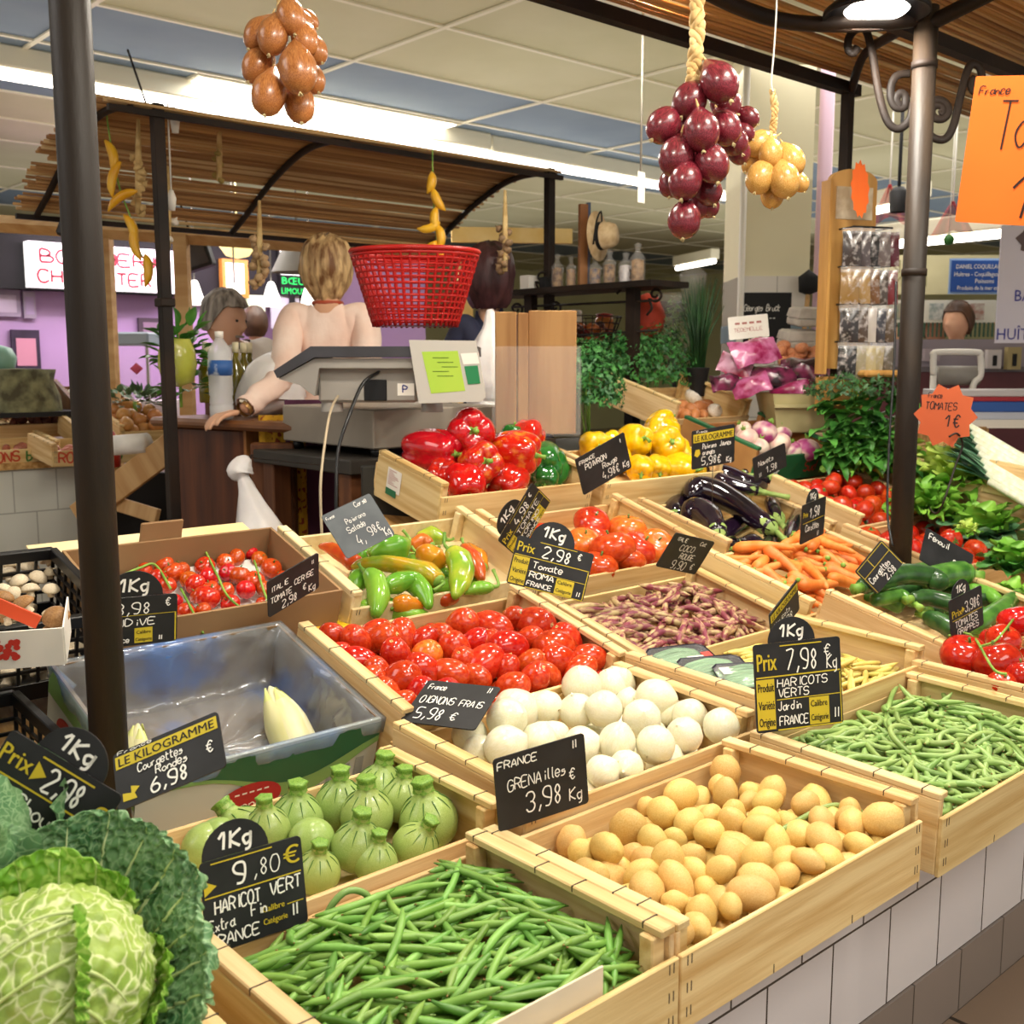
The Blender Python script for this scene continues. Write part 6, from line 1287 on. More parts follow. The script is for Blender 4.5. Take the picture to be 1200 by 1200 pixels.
    for a, b, c in segs:
        A, B = np.array(vs[a]), np.array(vs[b]); d = B-A; t = np.clip((P-A)@d/max(d@d, 1e-9), 0, 1); D = np.linalg.norm(P-A-t[:, None]*d, axis=1)-(.05 if c == 'T' else .02)
        m_ = D < best; best[m_] = D[m_]; lab[m_] = c; tt[m_] = t[m_]
    hand_d = np.minimum(*[np.linalg.norm(P-np.array(vs[b+4]), axis=1) for b in (5, 10)])
    for nm, part, m, grow in clothes:
        keep = np.isin(lab, ['T', 'U', 'F'] if part == 'top' else ['T', 'U'] if part == 'short' else ['L'])
        if part != 'leg': keep |= (lab == 'N') & (tt < .62); keep &= ~((lab == 'F') & (tt > .93)); keep &= P[:, 2] > vs[0].z-.06
        else: keep |= (lab == 'T') & (P[:, 2] < vs[0].z+.03)
        F_ = [tuple(p.vertices) for p in me.polygons if all(keep[v] for v in p.vertices)]; root = list(range(n))
        def find(a):
            while root[a] != a: root[a] = root[root[a]]; a = root[a]
            return a
        for f_ in F_:
            for q in f_[1:]: root[find(q)] = find(f_[0])
        rr_ = np.array([find(a) for a in range(n)]); cnt = np.bincount(rr_, minlength=n); keep &= cnt[rr_] > 60
        idx = np.full(n, -1); idx[keep] = np.arange(keep.sum()); mb = MB(); K = np.nonzero(keep)[0]
        if len(K) < 60: continue
        wr = [.005*noise.noise(V((P[i][0]*26, P[i][1]*26, P[i][2]*15)))+.004*math.sin(P[i][2]*95+8*noise.noise(V(P[i])*9))*(lab[i] == 'F') for i in K]
        mb.add([tuple(P[i]+NN[i]*(grow*.62+w_)) for i, w_ in zip(K, wr)], [[int(idx[q]) for q in p.vertices] for p in me.polygons if all(idx[q] >= 0 for q in p.vertices)])
        ob = mb.build(nm, m, o); E = np.empty(len(ob.data.edges)*2, dtype=int); ob.data.edges.foreach_get('vertices', E); E = E.reshape(-1, 2); k = len(ob.data.vertices); Q = np.array(mb.v)
        for it in range(10):
            A = np.zeros((k, 3)); c = np.zeros(k); np.add.at(A, E[:, 0], Q[E[:, 1]]); np.add.at(A, E[:, 1], Q[E[:, 0]]); np.add.at(c, E[:, 0], 1); np.add.at(c, E[:, 1], 1)
            Q = .5*Q+.5*A/np.maximum(c, 1)[:, None]
        Q += (np.array(mb.v)-Q)*.25; ob.data.vertices.foreach_set('co', Q.ravel()); ob.data.update()
    for s_, b in (('L', 17), ('R', 21)):
        a = vs[b]; MB().tube([a+V((0, 0, .03)), a-V((0, 0, .045)), a+f*.06-V((0, 0, .06)), a+f*.17-V((0, 0, .065))], [.05, .055, .052, .035], 10).build('shoe', BLACKPL, o)
    if hair: hm = hairfn(); hm.build('hair', hair, o, HM)
    return o, HM
def hair_shell(front=-.3, low=-.5, puff=.016, tex=.006, bottom=.0, seed=0, side=.55, flare=0):
    """hair over a head whose face looks along -y"""
    mb = MB(); rows = []; n = 26; N = 48
    for q in range(N):
        a = 2*math.pi*q/N; y = -math.cos(a); row = []          # y<0 face side
        lim = min(1, max(0, (y+.62)/.95)); lim = lim*lim*(3-2*lim); end = math.acos(max(-1, min(1, .50*(1-lim)+low*lim)))
        for i in range(n):
            th = end*i/(n-1); z = math.cos(th); x_ = math.sin(th)*math.sin(a); y_ = -math.sin(th)*math.cos(a)
            p = puff*(.8+.4*math.sin(min(1, i/(n-1)*1.2)*math.pi))+tex*(noise.noise(V((a*5, z*2.2, seed)))+.6*noise.noise(V((a*14, z*3, seed))))
            X, Y, Z = x_*(.076+p), y_*(.095+p), z*(.118+p*1.1)
            if z < 0: X *= 1-(.18-flare)*(-z)**1.5; Y *= 1-(.30-flare)*(-z)**1.5 if y_ > 0 else 1
            row.append(V((X, Y, Z-bottom*max(0, i/(n-1)-.6)*max(0, y))))
        rows.append(row)
    rows.append(rows[0]); inner = [[p*.93 for p in r] for r in rows]
    mb.grid(rows); mb.grid([[r[-1] for r in rows], [r[-1] for r in inner]])
    return mb
def std(c, face, h, lean=V((0, 0, 0)), right=None):
    """a relaxed standing skeleton whose head centre is c on a body of height h; feet on the floor"""
    f = V((face.x, face.y, 0)).normalized(); r = f.cross(V((0, 0, 1))); g = V((c.x, c.y, 0))-V((lean.x, lean.y, 0)); k = h/1.7
    pel = g+V((0, 0, .94*k))-f*.0+lean*.35; ch = g+lean*.85+V((0, 0, 1.27*k)); J = dict(pelvis=pel, chest=ch, neck=g+lean*.98+V((0, 0, 1.45*k))+(c-V((c.x, c.y, 1.58*k))).z*V((0, 0, 1))*.6)
    for s_, m in (('L', -1), ('R', 1)):
        sh = ch+r*m*.165*k+V((0, 0, .11*k)); J['sh'+s_] = sh; J['el'+s_] = sh+r*m*.05-V((0, 0, .28*k))-f*.02; J['wr'+s_] = J['el'+s_]+f*.10-V((0, 0, .22*k)); hp = pel+r*m*.09*k-V((0, 0, .03)); J['hip'+s_] = hp; J['kn'+s_] = V((g.x, g.y, .5*k))+r*m*.10+f*.02; J['an'+s_] = V((g.x, g.y, .09))+r*m*.11-f*.02
    return J, f, r
PEACH = mat('sweater_peach', 'EAC9B8', 'F2DACC', .8, 8, .2, .5, 45); NAVY = mat('navy_top', '23253A', '2C2F48', .8, 8); WSHIRT = mat('white_polo', 'D9CFC8', 'E6DED6', .8, 8, bump=.3, bscale=30); TROUS = mat('dark_trousers', '2E2A30', '38343A', .8, 6); LEAFT = mat('leaf_print_trousers', '5C4636', 'CDB9A0', .8, 22, ramp=(.48, .52))
BLOND = mat('hair_blond', '6E4828', 'DDBB86', .5, 7, .4, .4, 60, stretch=(5, 5, .7)); DARKH = mat('hair_dark', '2A1518', '4A2A2C', .45, 7, .4, .4, 60, stretch=(5, 5, .7)); GREYH = mat('hair_grey', '5C554E', 'A69D92', .6, 8, .4, .4, 60, stretch=(5, 5, .8)); BROWNH = mat('hair_brown', '3A2416', '523420', .5, 8)
# seller seen from behind, hand on the counter
wc = at(383, 318, 4.3); fwd = V((FW.x, FW.y, 0)).normalized(); J, f, r = std(wc, fwd+RT*-.1, 1.76)
J['shL'] = at(341, 368, 4.3); J['elL'] = at(332, 442, 4.12); J['wrL'] = at(284, 481, 3.95); J['hdL'] = at(262, 486, 3.90)-at(284, 481, 3.95); J['pnL'] = V((0, 0, -1)); J['cuL'] = .55
J['shR'] = at(428, 368, 4.3); J['elR'] = at(432, 440, 4.2); J['wrR'] = at(425, 485, 4.1); J['chest'] = at(385, 400, 4.3); J['neck'] = at(384, 352, 4.3)
wo, HM = person('person', 'person with short blond hair and peach sweater, back turned, hand on the wooden counter', J, wc, f, (('sweater', 'top', PEACH, .024), ('trousers', 'leg', LEAFT, .018)), BLOND, lambda: hair_shell(low=-.78, puff=.026, tex=.014, bottom=.02, seed=2), hs=1.02, vox=.0055)
w_ = J['wrL']; dW = (J['wrL']-J['elL']).normalized()
MB().tube([w_-dW*.02, w_-dW*.005], .031, 16, cap=False).build('watch_strap', mat('watch_gold', 'B8935A', rough=.3, metal=.8), wo)
MB().lathe([(.0, 0), (.017, 0), (.017, .006), (.0, .007)], 14, M=frame(w_-dW*.012+V((0, 0, .028)), (-.3, -.5, 1))).build('watch_face', mat('watch_dial', 'E6DCC8', rough=.3), wo)
MB().tube([J['neck']+V((.055*math.cos(q*.4), .055*math.sin(q*.4), -.012)) for q in range(17)], .010, 6).build('necklace', mat('necklace_red', 'A8482C', rough=.5), wo)
# dark-haired person behind the basket
c2 = at(574, 327, 4.5); J, f, r = std(c2, fwd+RT*.2, 1.72)
J['shL'] = at(543, 372, 4.5); J['shR'] = at(600, 372, 4.5)
person('person', 'person with dark bobbed hair and navy top, back to us, behind the red basket', J, c2, f, (('navy_top', 'top', NAVY, .016), ('trousers', 'leg', TROUS, .018)), DARKH, lambda: hair_shell(low=-.80, puff=.034, tex=.010, bottom=.02, seed=5, flare=.40), hs=1.0)
# grey-haired man leaning over
c3 = at(263, 376, 4.75); ln = at(263, 376, 4.75)-at(318, 430, 4.85); ln.z = 0; J, f, r = std(c3, RT*.95-fwd*.35, 1.7, ln*.6)
J['chest'] = at(292, 428, 4.85); J['neck'] = at(268, 402, 4.8); J['shL'] = at(310, 408, 5.0); J['shR'] = at(262, 425, 4.7); J['elL'] = at(335, 425, 5.0); J['wrL'] = at(350, 455, 4.9); J['elR'] = at(270, 462, 4.55); J['wrR'] = at(300, 470, 4.45); J['pelvis'] = V((J['chest'].x+.12, J['chest'].y+.08, .92)); 
mo, HM = person('person', 'person with grey hair and goatee in a white polo shirt, leaning over in profile', J, c3, f, (('polo_shirt', 'short', WSHIRT, .018), ('trousers', 'leg', TROUS, .018)), GREYH, lambda: hair_shell(low=-.36, puff=.016, tex=.010, seed=8), mat('skin_tan', 'C6967A', 'D0A286', .5, 6, .4), tilt=.12, hs=1.04)
mb = MB(); mb.grid([[V((.026*math.sin(a)*k_, -.088*math.cos(a*.6)-.014+.01*abs(a)*.4, z)) for a in [q/4-1.2 for q in range(10)]] for z, k_ in ((-.052, .8), (-.056, 1), (-.062, .9))]); mb.grid([[V((.03*math.sin(a), -.086-.012*math.cos(a)+.02*abs(a)*.5, z)) for a in [q/4-1.2 for q in range(10)]] for z in (-.078, -.095, -.108)]); mb.build('goatee', mat('beard_grey', '4A423C', '857B70', .8, 30), mo, HM)
mb = MB()
for s_ in (-1, 1): mb.lathe([(.0, -.006), (.006, -.003), (.007, 0), (.006, .003), (0, .006)], 8, M=HM @ T(s_*.031, -.083, .008))
mb.build('eyes', BLACKPL, mo)
for x, y, D, lb, hm_, hl_, cl, fc in ((299, 381, 7.5, 'brown-haired head of a small person far behind the man with the goatee', BROWNH, -.6, NAVY, fwd), (1122, 378, 7.4, 'dark-haired person in a pale shirt behind the fish counter, face turned left', BROWNH, -.55, WSHIRT, -RT*.8-fwd*.5), (1097, 384, 7.8, 'grey-haired person with glasses behind the fish counter', GREYH, -.5, WSHIRT, -fwd), (1052, 394, 8.2, 'person half hidden behind the rust-brown pole at the fish counter', BROWNH, -.6, NAVY, -RT-fwd*.5)):
    c = at(x, y, D); J, f, r = std(c, V(fc), c.z+.12 if c.z > 1.4 else 1.6); person('person', lb, J, c, f, (('shirt', 'top', cl, .016), ('trousers', 'leg', TROUS, .018)), hm_, lambda: hair_shell(low=hl_, puff=.016, tex=.006, seed=x), vox=.012, hs=1.12 if x > 1000 else 1)
# ---------------------------------------------------------------- seller's wooden counter and its goods
CTRW = mat('counter_wood', '4A2818', '66391F', .45, 5, .4, stretch=(4, 4, .4)); CTRT = mat('counter_top_wood', '6E4426', '8A5A34', .4, 5)
q0 = at(190, 475, 4.15); q1 = at(340, 478, 3.75); dv = (q1-q0); dv.z = 0; Lc = dv.length; cm = T(q0.x, q0.y, 0) @ Rz(math.atan2(dv.y, dv.x))
ct = thing('seller_counter', 'brown wooden seller counter with a rounded dark top at the left', 'counter', cm)
zt = 1.098
MB().box((.0, .02, .0), (Lc*.60, .52, zt-.035), bev=.01).build('cabinet', CTRW, ct)
MB().box((-.05, -.03, zt-.035), (Lc*1.12, .56, zt), bev=.012).build('counter_top', CTRT, ct)
MB().box((Lc*.60, .03, 0), (Lc*.62, .5, zt-.04)).build('side_board', ORWOOD, ct)
MB().box((-.02, .22, zt+.0), (Lc*.35, .50, zt+.05)).build('raised_shelf', BRWOOD, ct)
for x, y, D, w_, h_, lb in ((322, 506, 3.9, .12, .12, 'yellow dotted cloth hanging just below the counter top'), (351, 570, 3.85, .055, .36, 'narrow strip of yellow dotted cloth behind the scale table')):
    tag(MB().grid([[V((w_*(i/8-.5), .010*math.sin(i*2.2+x), z)) for i in range(9)] for z in (h_/2, 0, -h_/2)]).build('provencal_cloth', mat('provencal_print', 'C9981F', '8A3A1A', .8, 60, ramp=(.60, .64), detail=0), None, T(at(x, y, D)) @ Rz(-.72)), lb, 'cloth')
p = at(375, 560, 3.9); tag(MB().box((-.12, 0, -.55), (.06, .02, .28)).build('purple_cloth', mat('purple_cloth', '4A2038', '5C2C48', .8, 6), None, T(p) @ Rz(-.7)), 'dark purple cloth hanging behind the scale table', 'cloth')
p = at(335, 560, 3.75); tag(MB().box((-.12, 0, -.75), (.03, .06, .12), bev=.005).build('wooden_post', BRWOOD, None, T(p) @ Rz(-.7)), 'brown wooden board standing under the left end of the scale table', 'post')
p = at(460, 600, 3.25); tag(MB().box((-.09, 0, -.4), (.22, .03, .14), bev=.004).build('dark_board', mat('dark_board_paint', '26241F', rough=.7), None, T(p) @ Rz(-.5)), 'dark board behind the sweet pepper crate', 'board')
def bottle(nm, lb, p, prof_, m, parts, g=None):
    t = thing(nm, lb, 'bottle', T(p), g); MB().lathe(prof_, 18, cap=True).build('body', m, t)
    for n_, pr3, m3 in parts: MB().lathe(pr3, 18, cap=True).build(n_, m3, t)
    return t
pB = at(260, 484, 3.95); pB.z = zt+.0
bottle('water_bottle', 'clear plastic water bottle with a blue label on the counter beside the hand', pB, [(.032, 0), (.043, .008), (.043, .05), (.040, .055), (.043, .06), (.040, .085), (.043, .09), (.043, .24), (.04, .255), (.016, .29), (.014, .30)], mat('bottle_plastic', 'F2F4F6', rough=.08, alpha=.42, spec=.9), (('label', [(.0445, .16), (.0445, .215)], mat('label_blue', '2E5C9E', 'C9D4E0', .5, 20, ramp=(.5, .6))), ('cap', [(.0155, .295), (.0155, .318), (.001, .319)], WHITE)))
OLIVE = mat('olive_oil_glass', '5A5208', '7A6E12', .08, 3, .8, coat=.5)
for q, (x, y) in enumerate(((243, 470), (278, 468), (287, 469), (294, 470), (250, 469))):
    p = at(x, y, 4.25+.05*q); p.z = zt+.051; bottle('oil_bottle', ('olive oil bottle left of the water bottle', 'olive oil bottle right of the water bottle', 'second olive oil bottle right of the water bottle', 'olive oil bottle nearest the white bag', 'olive oil bottle directly behind the water bottle')[q], p, [(.028, 0), (.030, .004), (.030, .13), (.012, .17), (.011, .20)], OLIVE, (('cap', [(.0125, .195), (.0125, .235), (.001, .236)], mat('cap_cream', 'E3D9B8', rough=.5)),))
# white carrier bags
BAG = mat('bag_white', 'DAD6D6', 'E8E4E2', .4, 8, .5, .5, 22, sss=.05)
def sack(nm, lb, P, m, amp=.012):
    pts = cr([q[0] for q in P], 5); rr = [q[1] for q in P]; n = len(pts); rad = []
    for i in range(n): t = i/(n-1)*(len(rr)-1); k = int(min(t, len(rr)-2)); rad.append(rr[k]*(1-t+k)+rr[k+1]*(t-k))
    return tag(MB().tube(pts, rad, 26, 0, True, lambda t, th: 1+.10*noise.noise(V((math.cos(th)*2.2, math.sin(th)*2.2, t*4)))+.05*math.sin(7*th+6*t)).build(nm, m), lb, 'bag')
sack('carrier_bag', 'filled white plastic carrier bag on the counter beside the sleeve', [(at(322, 482, 4.2), .10), (at(318, 470, 4.2), .13), (at(322, 450, 4.2), .125), (at(335, 432, 4.25), .08), (at(355, 418, 4.3), .03)], BAG)
sack('hanging_bag', 'knotted white plastic bag hanging in front of the seller counter', [(at(310, 650, 3.3), .06), (at(304, 625, 3.3), .075), (at(297, 600, 3.32), .05), (at(290, 575, 3.35), .028), (at(285, 561, 3.36), .018), (at(281, 553, 3.36), .040), (at(287, 542, 3.36), .030), (at(293, 537, 3.36), .008)], BAG)
tag(MB().tube(cr([at(293, 538, 3.36), at(296, 533, 3.36), at(300, 537, 3.36), V((1.85, 2.9, .98))], 4), .002, 5).build('bag_hook', IRON), 'thin wire hook holding the knotted white bag', 'hook')
sack('carrier_bag', 'white plastic carrier bag hanging behind the scale display', [(at(569, 498, 3.95), .06), (at(570, 478, 4.0), .07), (at(571, 450, 4.0), .085), (at(573, 415, 4.0), .07), (at(576, 385, 4.0), .035), (at(574, 363, 4.0), .012)], BAG)
# leaves in a jar and lemon-yellow glass at the left end of the counter
LEAFD = mat('leaf_dark', '1F5226', '3C7A34', .4, 14, rv=.1); LEAFM = mat('leaf_mid', '3F8030', '6BAA48', .4, 14, rv=.1); LEAFL = mat('leaf_light', '86B23C', 'B9D268', .45, 12, rv=.06); LEAFY = mat('leaf_yellow_green', 'A9C444', 'D3DC7A', .45, 10)
def leaf(mb, p, d, up, L, w, mi=0, bend=.3, n=6, ruff=0, seed=0):
    d = V(d).normalized(); up = V(up); s = d.cross(up).normalized(); up = s.cross(d); rows = []
    for i in range(n+1):
        t = i/n; c = V(p)+d*(L*t*(1-.15*bend*t))-up*(bend*L*t*t*.6); ww = w*math.sin(math.pi*min(.98, .06+t*.94))**.8
        rows.append([c-s*ww+up*(ww*.25+ruff*math.sin(9*t+seed)), c-s*ww*.5+up*ruff*.4*math.sin(13*t+seed), c-up*ww*.15, c+s*ww*.5+up*ruff*.4*math.cos(11*t+seed), c+s*ww+up*(ww*.25+ruff*math.cos(9*t+seed))])
    mb.grid(rows, mi)
def bush(mb, c, rx, ry, rz, n, L, w, R, mi=0, up=.3, bend=.4, ruff=0):
    for i in range(n):
        a, b = R.uniform(0, 6.28), math.acos(R.uniform(-.35, 1)); d = V((math.sin(b)*math.cos(a), math.sin(b)*math.sin(a), math.cos(b))); k = R.uniform(.55, 1)
        leaf(mb, V(c)+V((d.x*rx, d.y*ry, d.z*rz))*k, d+V((R.uniform(-.6, .6), R.uniform(-.6, .6), up)), (0, 0, 1) if abs(d.z) < .9 else (1, 0, 0), L*R.uniform(.7, 1.2), w*R.uniform(.7, 1.2), mi, bend, 5, ruff, i)
RL = random.Random(77)
p = at(212, 468, 4.1); t = thing('herb_pot', 'leafy green herb plant at the left end of the seller counter, beside the awning post', 'plant', T(p)); mb = MB(); bush(mb, (0, 0, .17), .10, .10, .14, 70, .07, .022, RL); bush(mb, (.02, .02, .05), .10, .10, .09, 40, .06, .02, RL); mb.build('leaves', LEAFM, t); MB().tube([(0, 0, -.03), (0, 0, .16)], .006, 6).build('stem', STEMG, t)
p = at(208, 428, 3.95); tag(MB().lathe([(.002, -.08), (.055, -.06), (.07, 0), (.066, .05), (.05, .09), (.052, .095)], 20).build('glass_bowl', mat('lemon_glass', 'B9BE3A', 'D6D86A', .1, 6, .8, alpha=.75), None, T(p)), 'round yellow-green glass lantern hanging beside the awning post', 'lantern')
# ---------------------------------------------------------------- arched cane awning over the seller
def cane_sheet(name, label, line, x0, x1, m, rad=.0075, gap=.0135, drop_=.06, seed=1, extra=None):
    """canes along x laid side by side over a curved line [(y, z), ...]"""
    t = thing(name, label, 'awning', None); P = cr([(0, y, z) for y, z in line], 10); L = [0]
    for a, b in zip(P, P[1:]): L.append(L[-1]+(b-a).length)
    R = random.Random(seed); mb = MB(); s = 0
    while s < L[-1]:
        i = max(k for k in range(len(L)) if L[k] <= s); i = min(i, len(P)-2); f = (s-L[i])/max(L[i+1]-L[i], 1e-6); p = P[i].lerp(P[i+1], f)
        if R.random() > drop_:
            a, b = x0+R.uniform(-.03, .03), x1+R.uniform(-.03, .03); n = 5
            mb.tube([(a+(b-a)*k/n, p.y+R.uniform(-.004, .004), p.z+R.uniform(-.004, .004)) for k in range(n+1)], rad*R.uniform(.7, 1.15), 5, R.randrange(3))
        s += gap*R.uniform(.8, 1.25)
    mb.build('canes', m, t); return t, P
CANES = [mat('cane_brown', '8E6238', 'B08252', .6, 5, bump=.3, stretch=(.3, 6, 6)), mat('cane_tan', 'AE8250', 'CC9E66', .6, 5, bump=.3, stretch=(.3, 6, 6)), mat('cane_pale', 'C6A06C', 'DCBC8A', .55, 5, stretch=(.3, 6, 6))]
ya_, yb_ = 3.72, 4.70
aw, P = cane_sheet('cane_awning', 'arched brown cane awning on iron ribs over the seller', [(3.70, 2.175), (3.85, 2.20), (4.05, 2.185), (4.30, 2.10), (4.52, 1.99), (4.68, 1.915)], 1.50, 3.62, CANES, seed=3)
for xr in (1.58, 2.45, 3.58): MB().tube([V((xr, q.y, q.z-.018)) for q in P], .014, 6).build('rib', IRON, aw)
for q in (P[0], P[-1]): MB().box((1.5, q.y-.010, q.z-.034), (3.62, q.y+.010, q.z-.014)).build('beam', IRON, aw)
for xr, z0_, lb in ((1.68, 0, 'post of the cane awning beside the seller counter, with plastic bananas'), (3.56, 0, 'post of the cane awning between the paper bags and the straw hat')):
    pt = thing('awning_post', 'iron '+lb, 'post', T(xr, ya_, 0)); MB().box((-.020, -.020, 0), (.020, .020, 2.19), bev=.003).build('shaft', IRON, pt); MB().box((-.028, -.028, 1.50), (.028, .028, 1.53), bev=.004).build('collar', IRON, pt)
# pale wood posts and beam behind the awning
PALEW = mat('pale_beam_wood', 'B98D58', 'D2AC78', .6, 4, stretch=(.4, 4, 4))
pa, pb2 = at(0, 262, 5.6), at(520, 296, 5.9)
bmw = thing('wooden_beam', 'long pale wooden beam behind the lower edge of the cane awning', 'beam', None); d = (pb2-pa).normalized(); MB().tube([pa-d*.5, pb2], .045, 4, smooth=False).build('beam', PALEW, bmw)
for x0_, lb in ((122, 'left pale wooden post in front of the butcher sign'), (212, 'right pale wooden post beside the white lamp shade')):
    p = at(x0_, 275, 5.7); tag(MB().box((-.035, -.035, -p.z), (.035, .035, 0)).build('wooden_post', PALEW, None, T(p) @ Rz(-.73)), lb, 'post')
p = at(600, 276, 7.5); tag(MB().box((-.42, -.03, -.05), (.42, .03, .05)).build('wooden_beam', mat('yellow_beam', 'D9B468', 'E6C988', .6, 5), None, T(p) @ Rz(-.6)), 'pale yellow wooden beam end showing right of the cane awning', 'beam')
p = at(545, 330, 7.5); tag(MB().box((-.05, -.05, -p.z), (.05, .05, .2)).build('wooden_post', mat('yellow_beam', 'D9B468'), None, T(p) @ Rz(-.6)), 'pale yellow wooden post beside the dark bobbed hair', 'post')
# ---------------------------------------------------------------- own canopy, lamp and scroll brackets
own, P = cane_sheet('cane_canopy', 'cane canopy of the vegetable stall along the top edge of the picture', [(1.55, 2.42), (1.75, 2.44), (1.95, 2.43), (2.12, 2.40), (2.27, 2.345)], 1.2, 4.6, CANES, rad=.009, gap=.017, drop_=.03, seed=9)
for y_, z_, x0_, x1_ in ((2.29, 2.31, 1.2, 3.78), (1.76, 2.30, 3.085, 4.6)): MB().box((x0_, y_-.02, z_-.02), (x1_, y_+.02, z_+.02)).build('beam', IRON, own)
MB().tube(cr([(3.085, 1.653, 2.29), (2.95, 1.76, 2.27), (2.75, 1.93, 2.28), (2.45, 2.0, 2.33), (2.2, 2.03, 2.42)], 6), .022, 6, up=(0, 0, 1)).build('curved_beam', IRON, own)
MB().tube(cr([(3.085, 1.653, 2.27), (3.07, 1.5, 2.30), (3.05, 1.3, 2.34), (3.0, .9, 2.42)], 5), .022, 6).build('curved_beam', IRON, own)
MB().tube(cr([(3.74, 2.29, 2.30), (3.50, 2.10, 2.35), (3.36, 1.92, 2.35), (3.12, 1.68, 2.30)], 6), .016, 6).build('curved_beam', IRON, own)
pt = thing('canopy_post', 'thin iron rear post of the stall canopy above the spice rack', 'post', T(3.72, 2.29, 0)); MB().box((-.019, -.019, 0), (.019, .019, 2.30), bev=.003).build('shaft', IRON, pt)
def scroll(label, pts, D0):
    P = cr([at(x, y, D0) for x, y in pts], 8); t = thing('scroll_bracket', label, 'bracket', None)
    MB().tube(P, .0125, 8, flat=.55, up=tuple(FW)).build('iron_scroll', IRON, t); return t
def spiral(cx, cy, r0, r1, a0, turns, n=14): return [(cx+(r0+(r1-r0)*i/n)*math.cos(a0+turns*6.283*i/n), cy+(r0+(r1-r0)*i/n)*math.sin(a0+turns*6.283*i/n)) for i in range(n+1)]
scroll('iron scroll bracket on the right of the rust-brown pole', spiral(1100, 130, 4, 14, 1.2, -1.6)[:]+[(1086, 118), (1082, 142), (1092, 160), (1107, 163), (1117, 148), (1125, 115), (1132, 88), (1138, 76), (1147, 78), (1151, 92), (1148, 105), (1141, 107), (1138, 97), (1143, 91)], 3.26)
scroll('iron scroll bracket on the left of the rust-brown pole', [(1055, 124), (1050, 117), (1055, 109), (1061, 113), (1060, 125), (1050, 126), (1044, 115), (1045, 98), (1052, 88), (1066, 86)], 3.27)
scroll('long iron hook bracket curving down under the lamp, left of the pole', [(1005, 55), (1000, 62), (994, 58), (995, 44), (1004, 34), (1014, 34), (1022, 62), (1030, 110), (1040, 142), (1053, 151), (1066, 140), (1070, 120)], 3.26)
def pendant(name, label, c, r, vis=True):
    t = thing(name, label, 'lamp', T(c)); MB().lathe([(r*.30, r*.75), (r*.42, r*.55), (r*.50, r*.50), (r*1.0, r*.12), (r*1.02, .0), (r*.98, 0), (r*.55, r*.42), (r*.3, r*.5)], 32).build('shade', BLACKPL, t)
    MB().lathe([(.001, r*.16), (r*.55, r*.16), (r*.62, r*.10), (r*.55, r*.03), (.001, r*.015)], 24).build('lamp_glass', GLOW, t); MB().tube([(0, 0, r*.7), (0, 0, r*.7+.3)], .006, 6).build('cord', BLACKPL, t); return t
lp = at(1027, 18, 3.05); pendant('pendant_lamp', 'black round pendant lamp glowing white at the top edge beside the pole', lp, .145); area('pendant_lamp_light', lp-V((0, 0, .02)), .14, 14, (1, .95, .85))
for i, p in enumerate(STALL_LAMPS): pendant('pendant_lamp', 'black pendant lamp of the stall hanging above the crates', V(p)+V((0, 0, .03)), .12)['group'] = 'stall lamps above the picture'
tag(MB().tube(cr([at(1050, 330, 3.22), at(1048, 420, 3.2), at(1042, 520, 3.18), at(1040, 600, 3.15), at(1046, 640, 3.1)], 6), .004, 6).build('cable', BLACKPL), 'black cable running down beside the rust-brown pole', 'cable')
# ---------------------------------------------------------------- hanging bunches
def onion_string(name, label, kind, m, prof_sq, neck, items, D, braid, bm, tw, tail=DRYSTEM):
    t = thing(name, label, 'onions', None); me = onion_mb(len(items), prof_sq, neck).mesh(kind); me.materials.append(m)
    rt_ = MB()
    for q in range(8): a = q*.785; rt_.tube([(0, 0, -prof_sq*.95), (.12*math.cos(a), .12*math.sin(a), -prof_sq-.16-.05*(q % 3))], .03, 4)
    rme = rt_.mesh('root_tuft'); rme.materials.append(ONR); tl = MB().tube(cr([(0, 0, prof_sq*1.02), (.05, 0, prof_sq*1.35), (.16, .05, prof_sq*1.7)], 3), [.16, .12, .09, .08, .07, .05, .03], 6); tme = tl.mesh('dry_neck'); tme.materials.append(tail)
    for i, (x, y, w, dx, dy, dz) in enumerate(items):      # dx, dy: where the root points in the picture
        p = at(x, y, D-dz); r = px(w/2, D); ax = -(RT*dx-UP*dy+toC(p)*.35)
        o = link(kind, me, t, T(p) @ aim(ax) @ Rz(U(0, 6)) @ S(r)); link('root_tuft', rme, o); link('dry_neck', tme, o)
    B = cr([at(x, y, D+.01) for x, y in braid], 6); mb = MB(); n = len(B)
    for s_ in range(3):
        mb.tube(cr([B[i]+RT*(bm*.55*math.cos(i*1.0+s_*2.09))+FW*(bm*.5*math.sin(i*2.0+s_*2.09)) for i in range(n)], 3), bm*.5, 6)
    mb.build('braid', tail, t)
    if tw: MB().tube(cr([at(x, y, D) for x, y in tw], 4), .0018, 5).build('twine', TWINE, t)
    return t
ONR2 = mat('red_onion_skin', '460E18', '7C2632', .25, 5, .5, .06, 40, rv=.12, stretch=(5, 5, .5), coat=.35)
SHS = mat('shallot_copper_skin', '8A4E26', 'BC7C44', .3, 5, .5, .06, 40, rv=.12, stretch=(5, 5, .5), coat=.3); YSS = mat('straw_onion_skin', 'AE7C36', 'D2A55C', .25, 5, .5, .05, 40, rv=.1, stretch=(5, 5, .5), coat=.3)
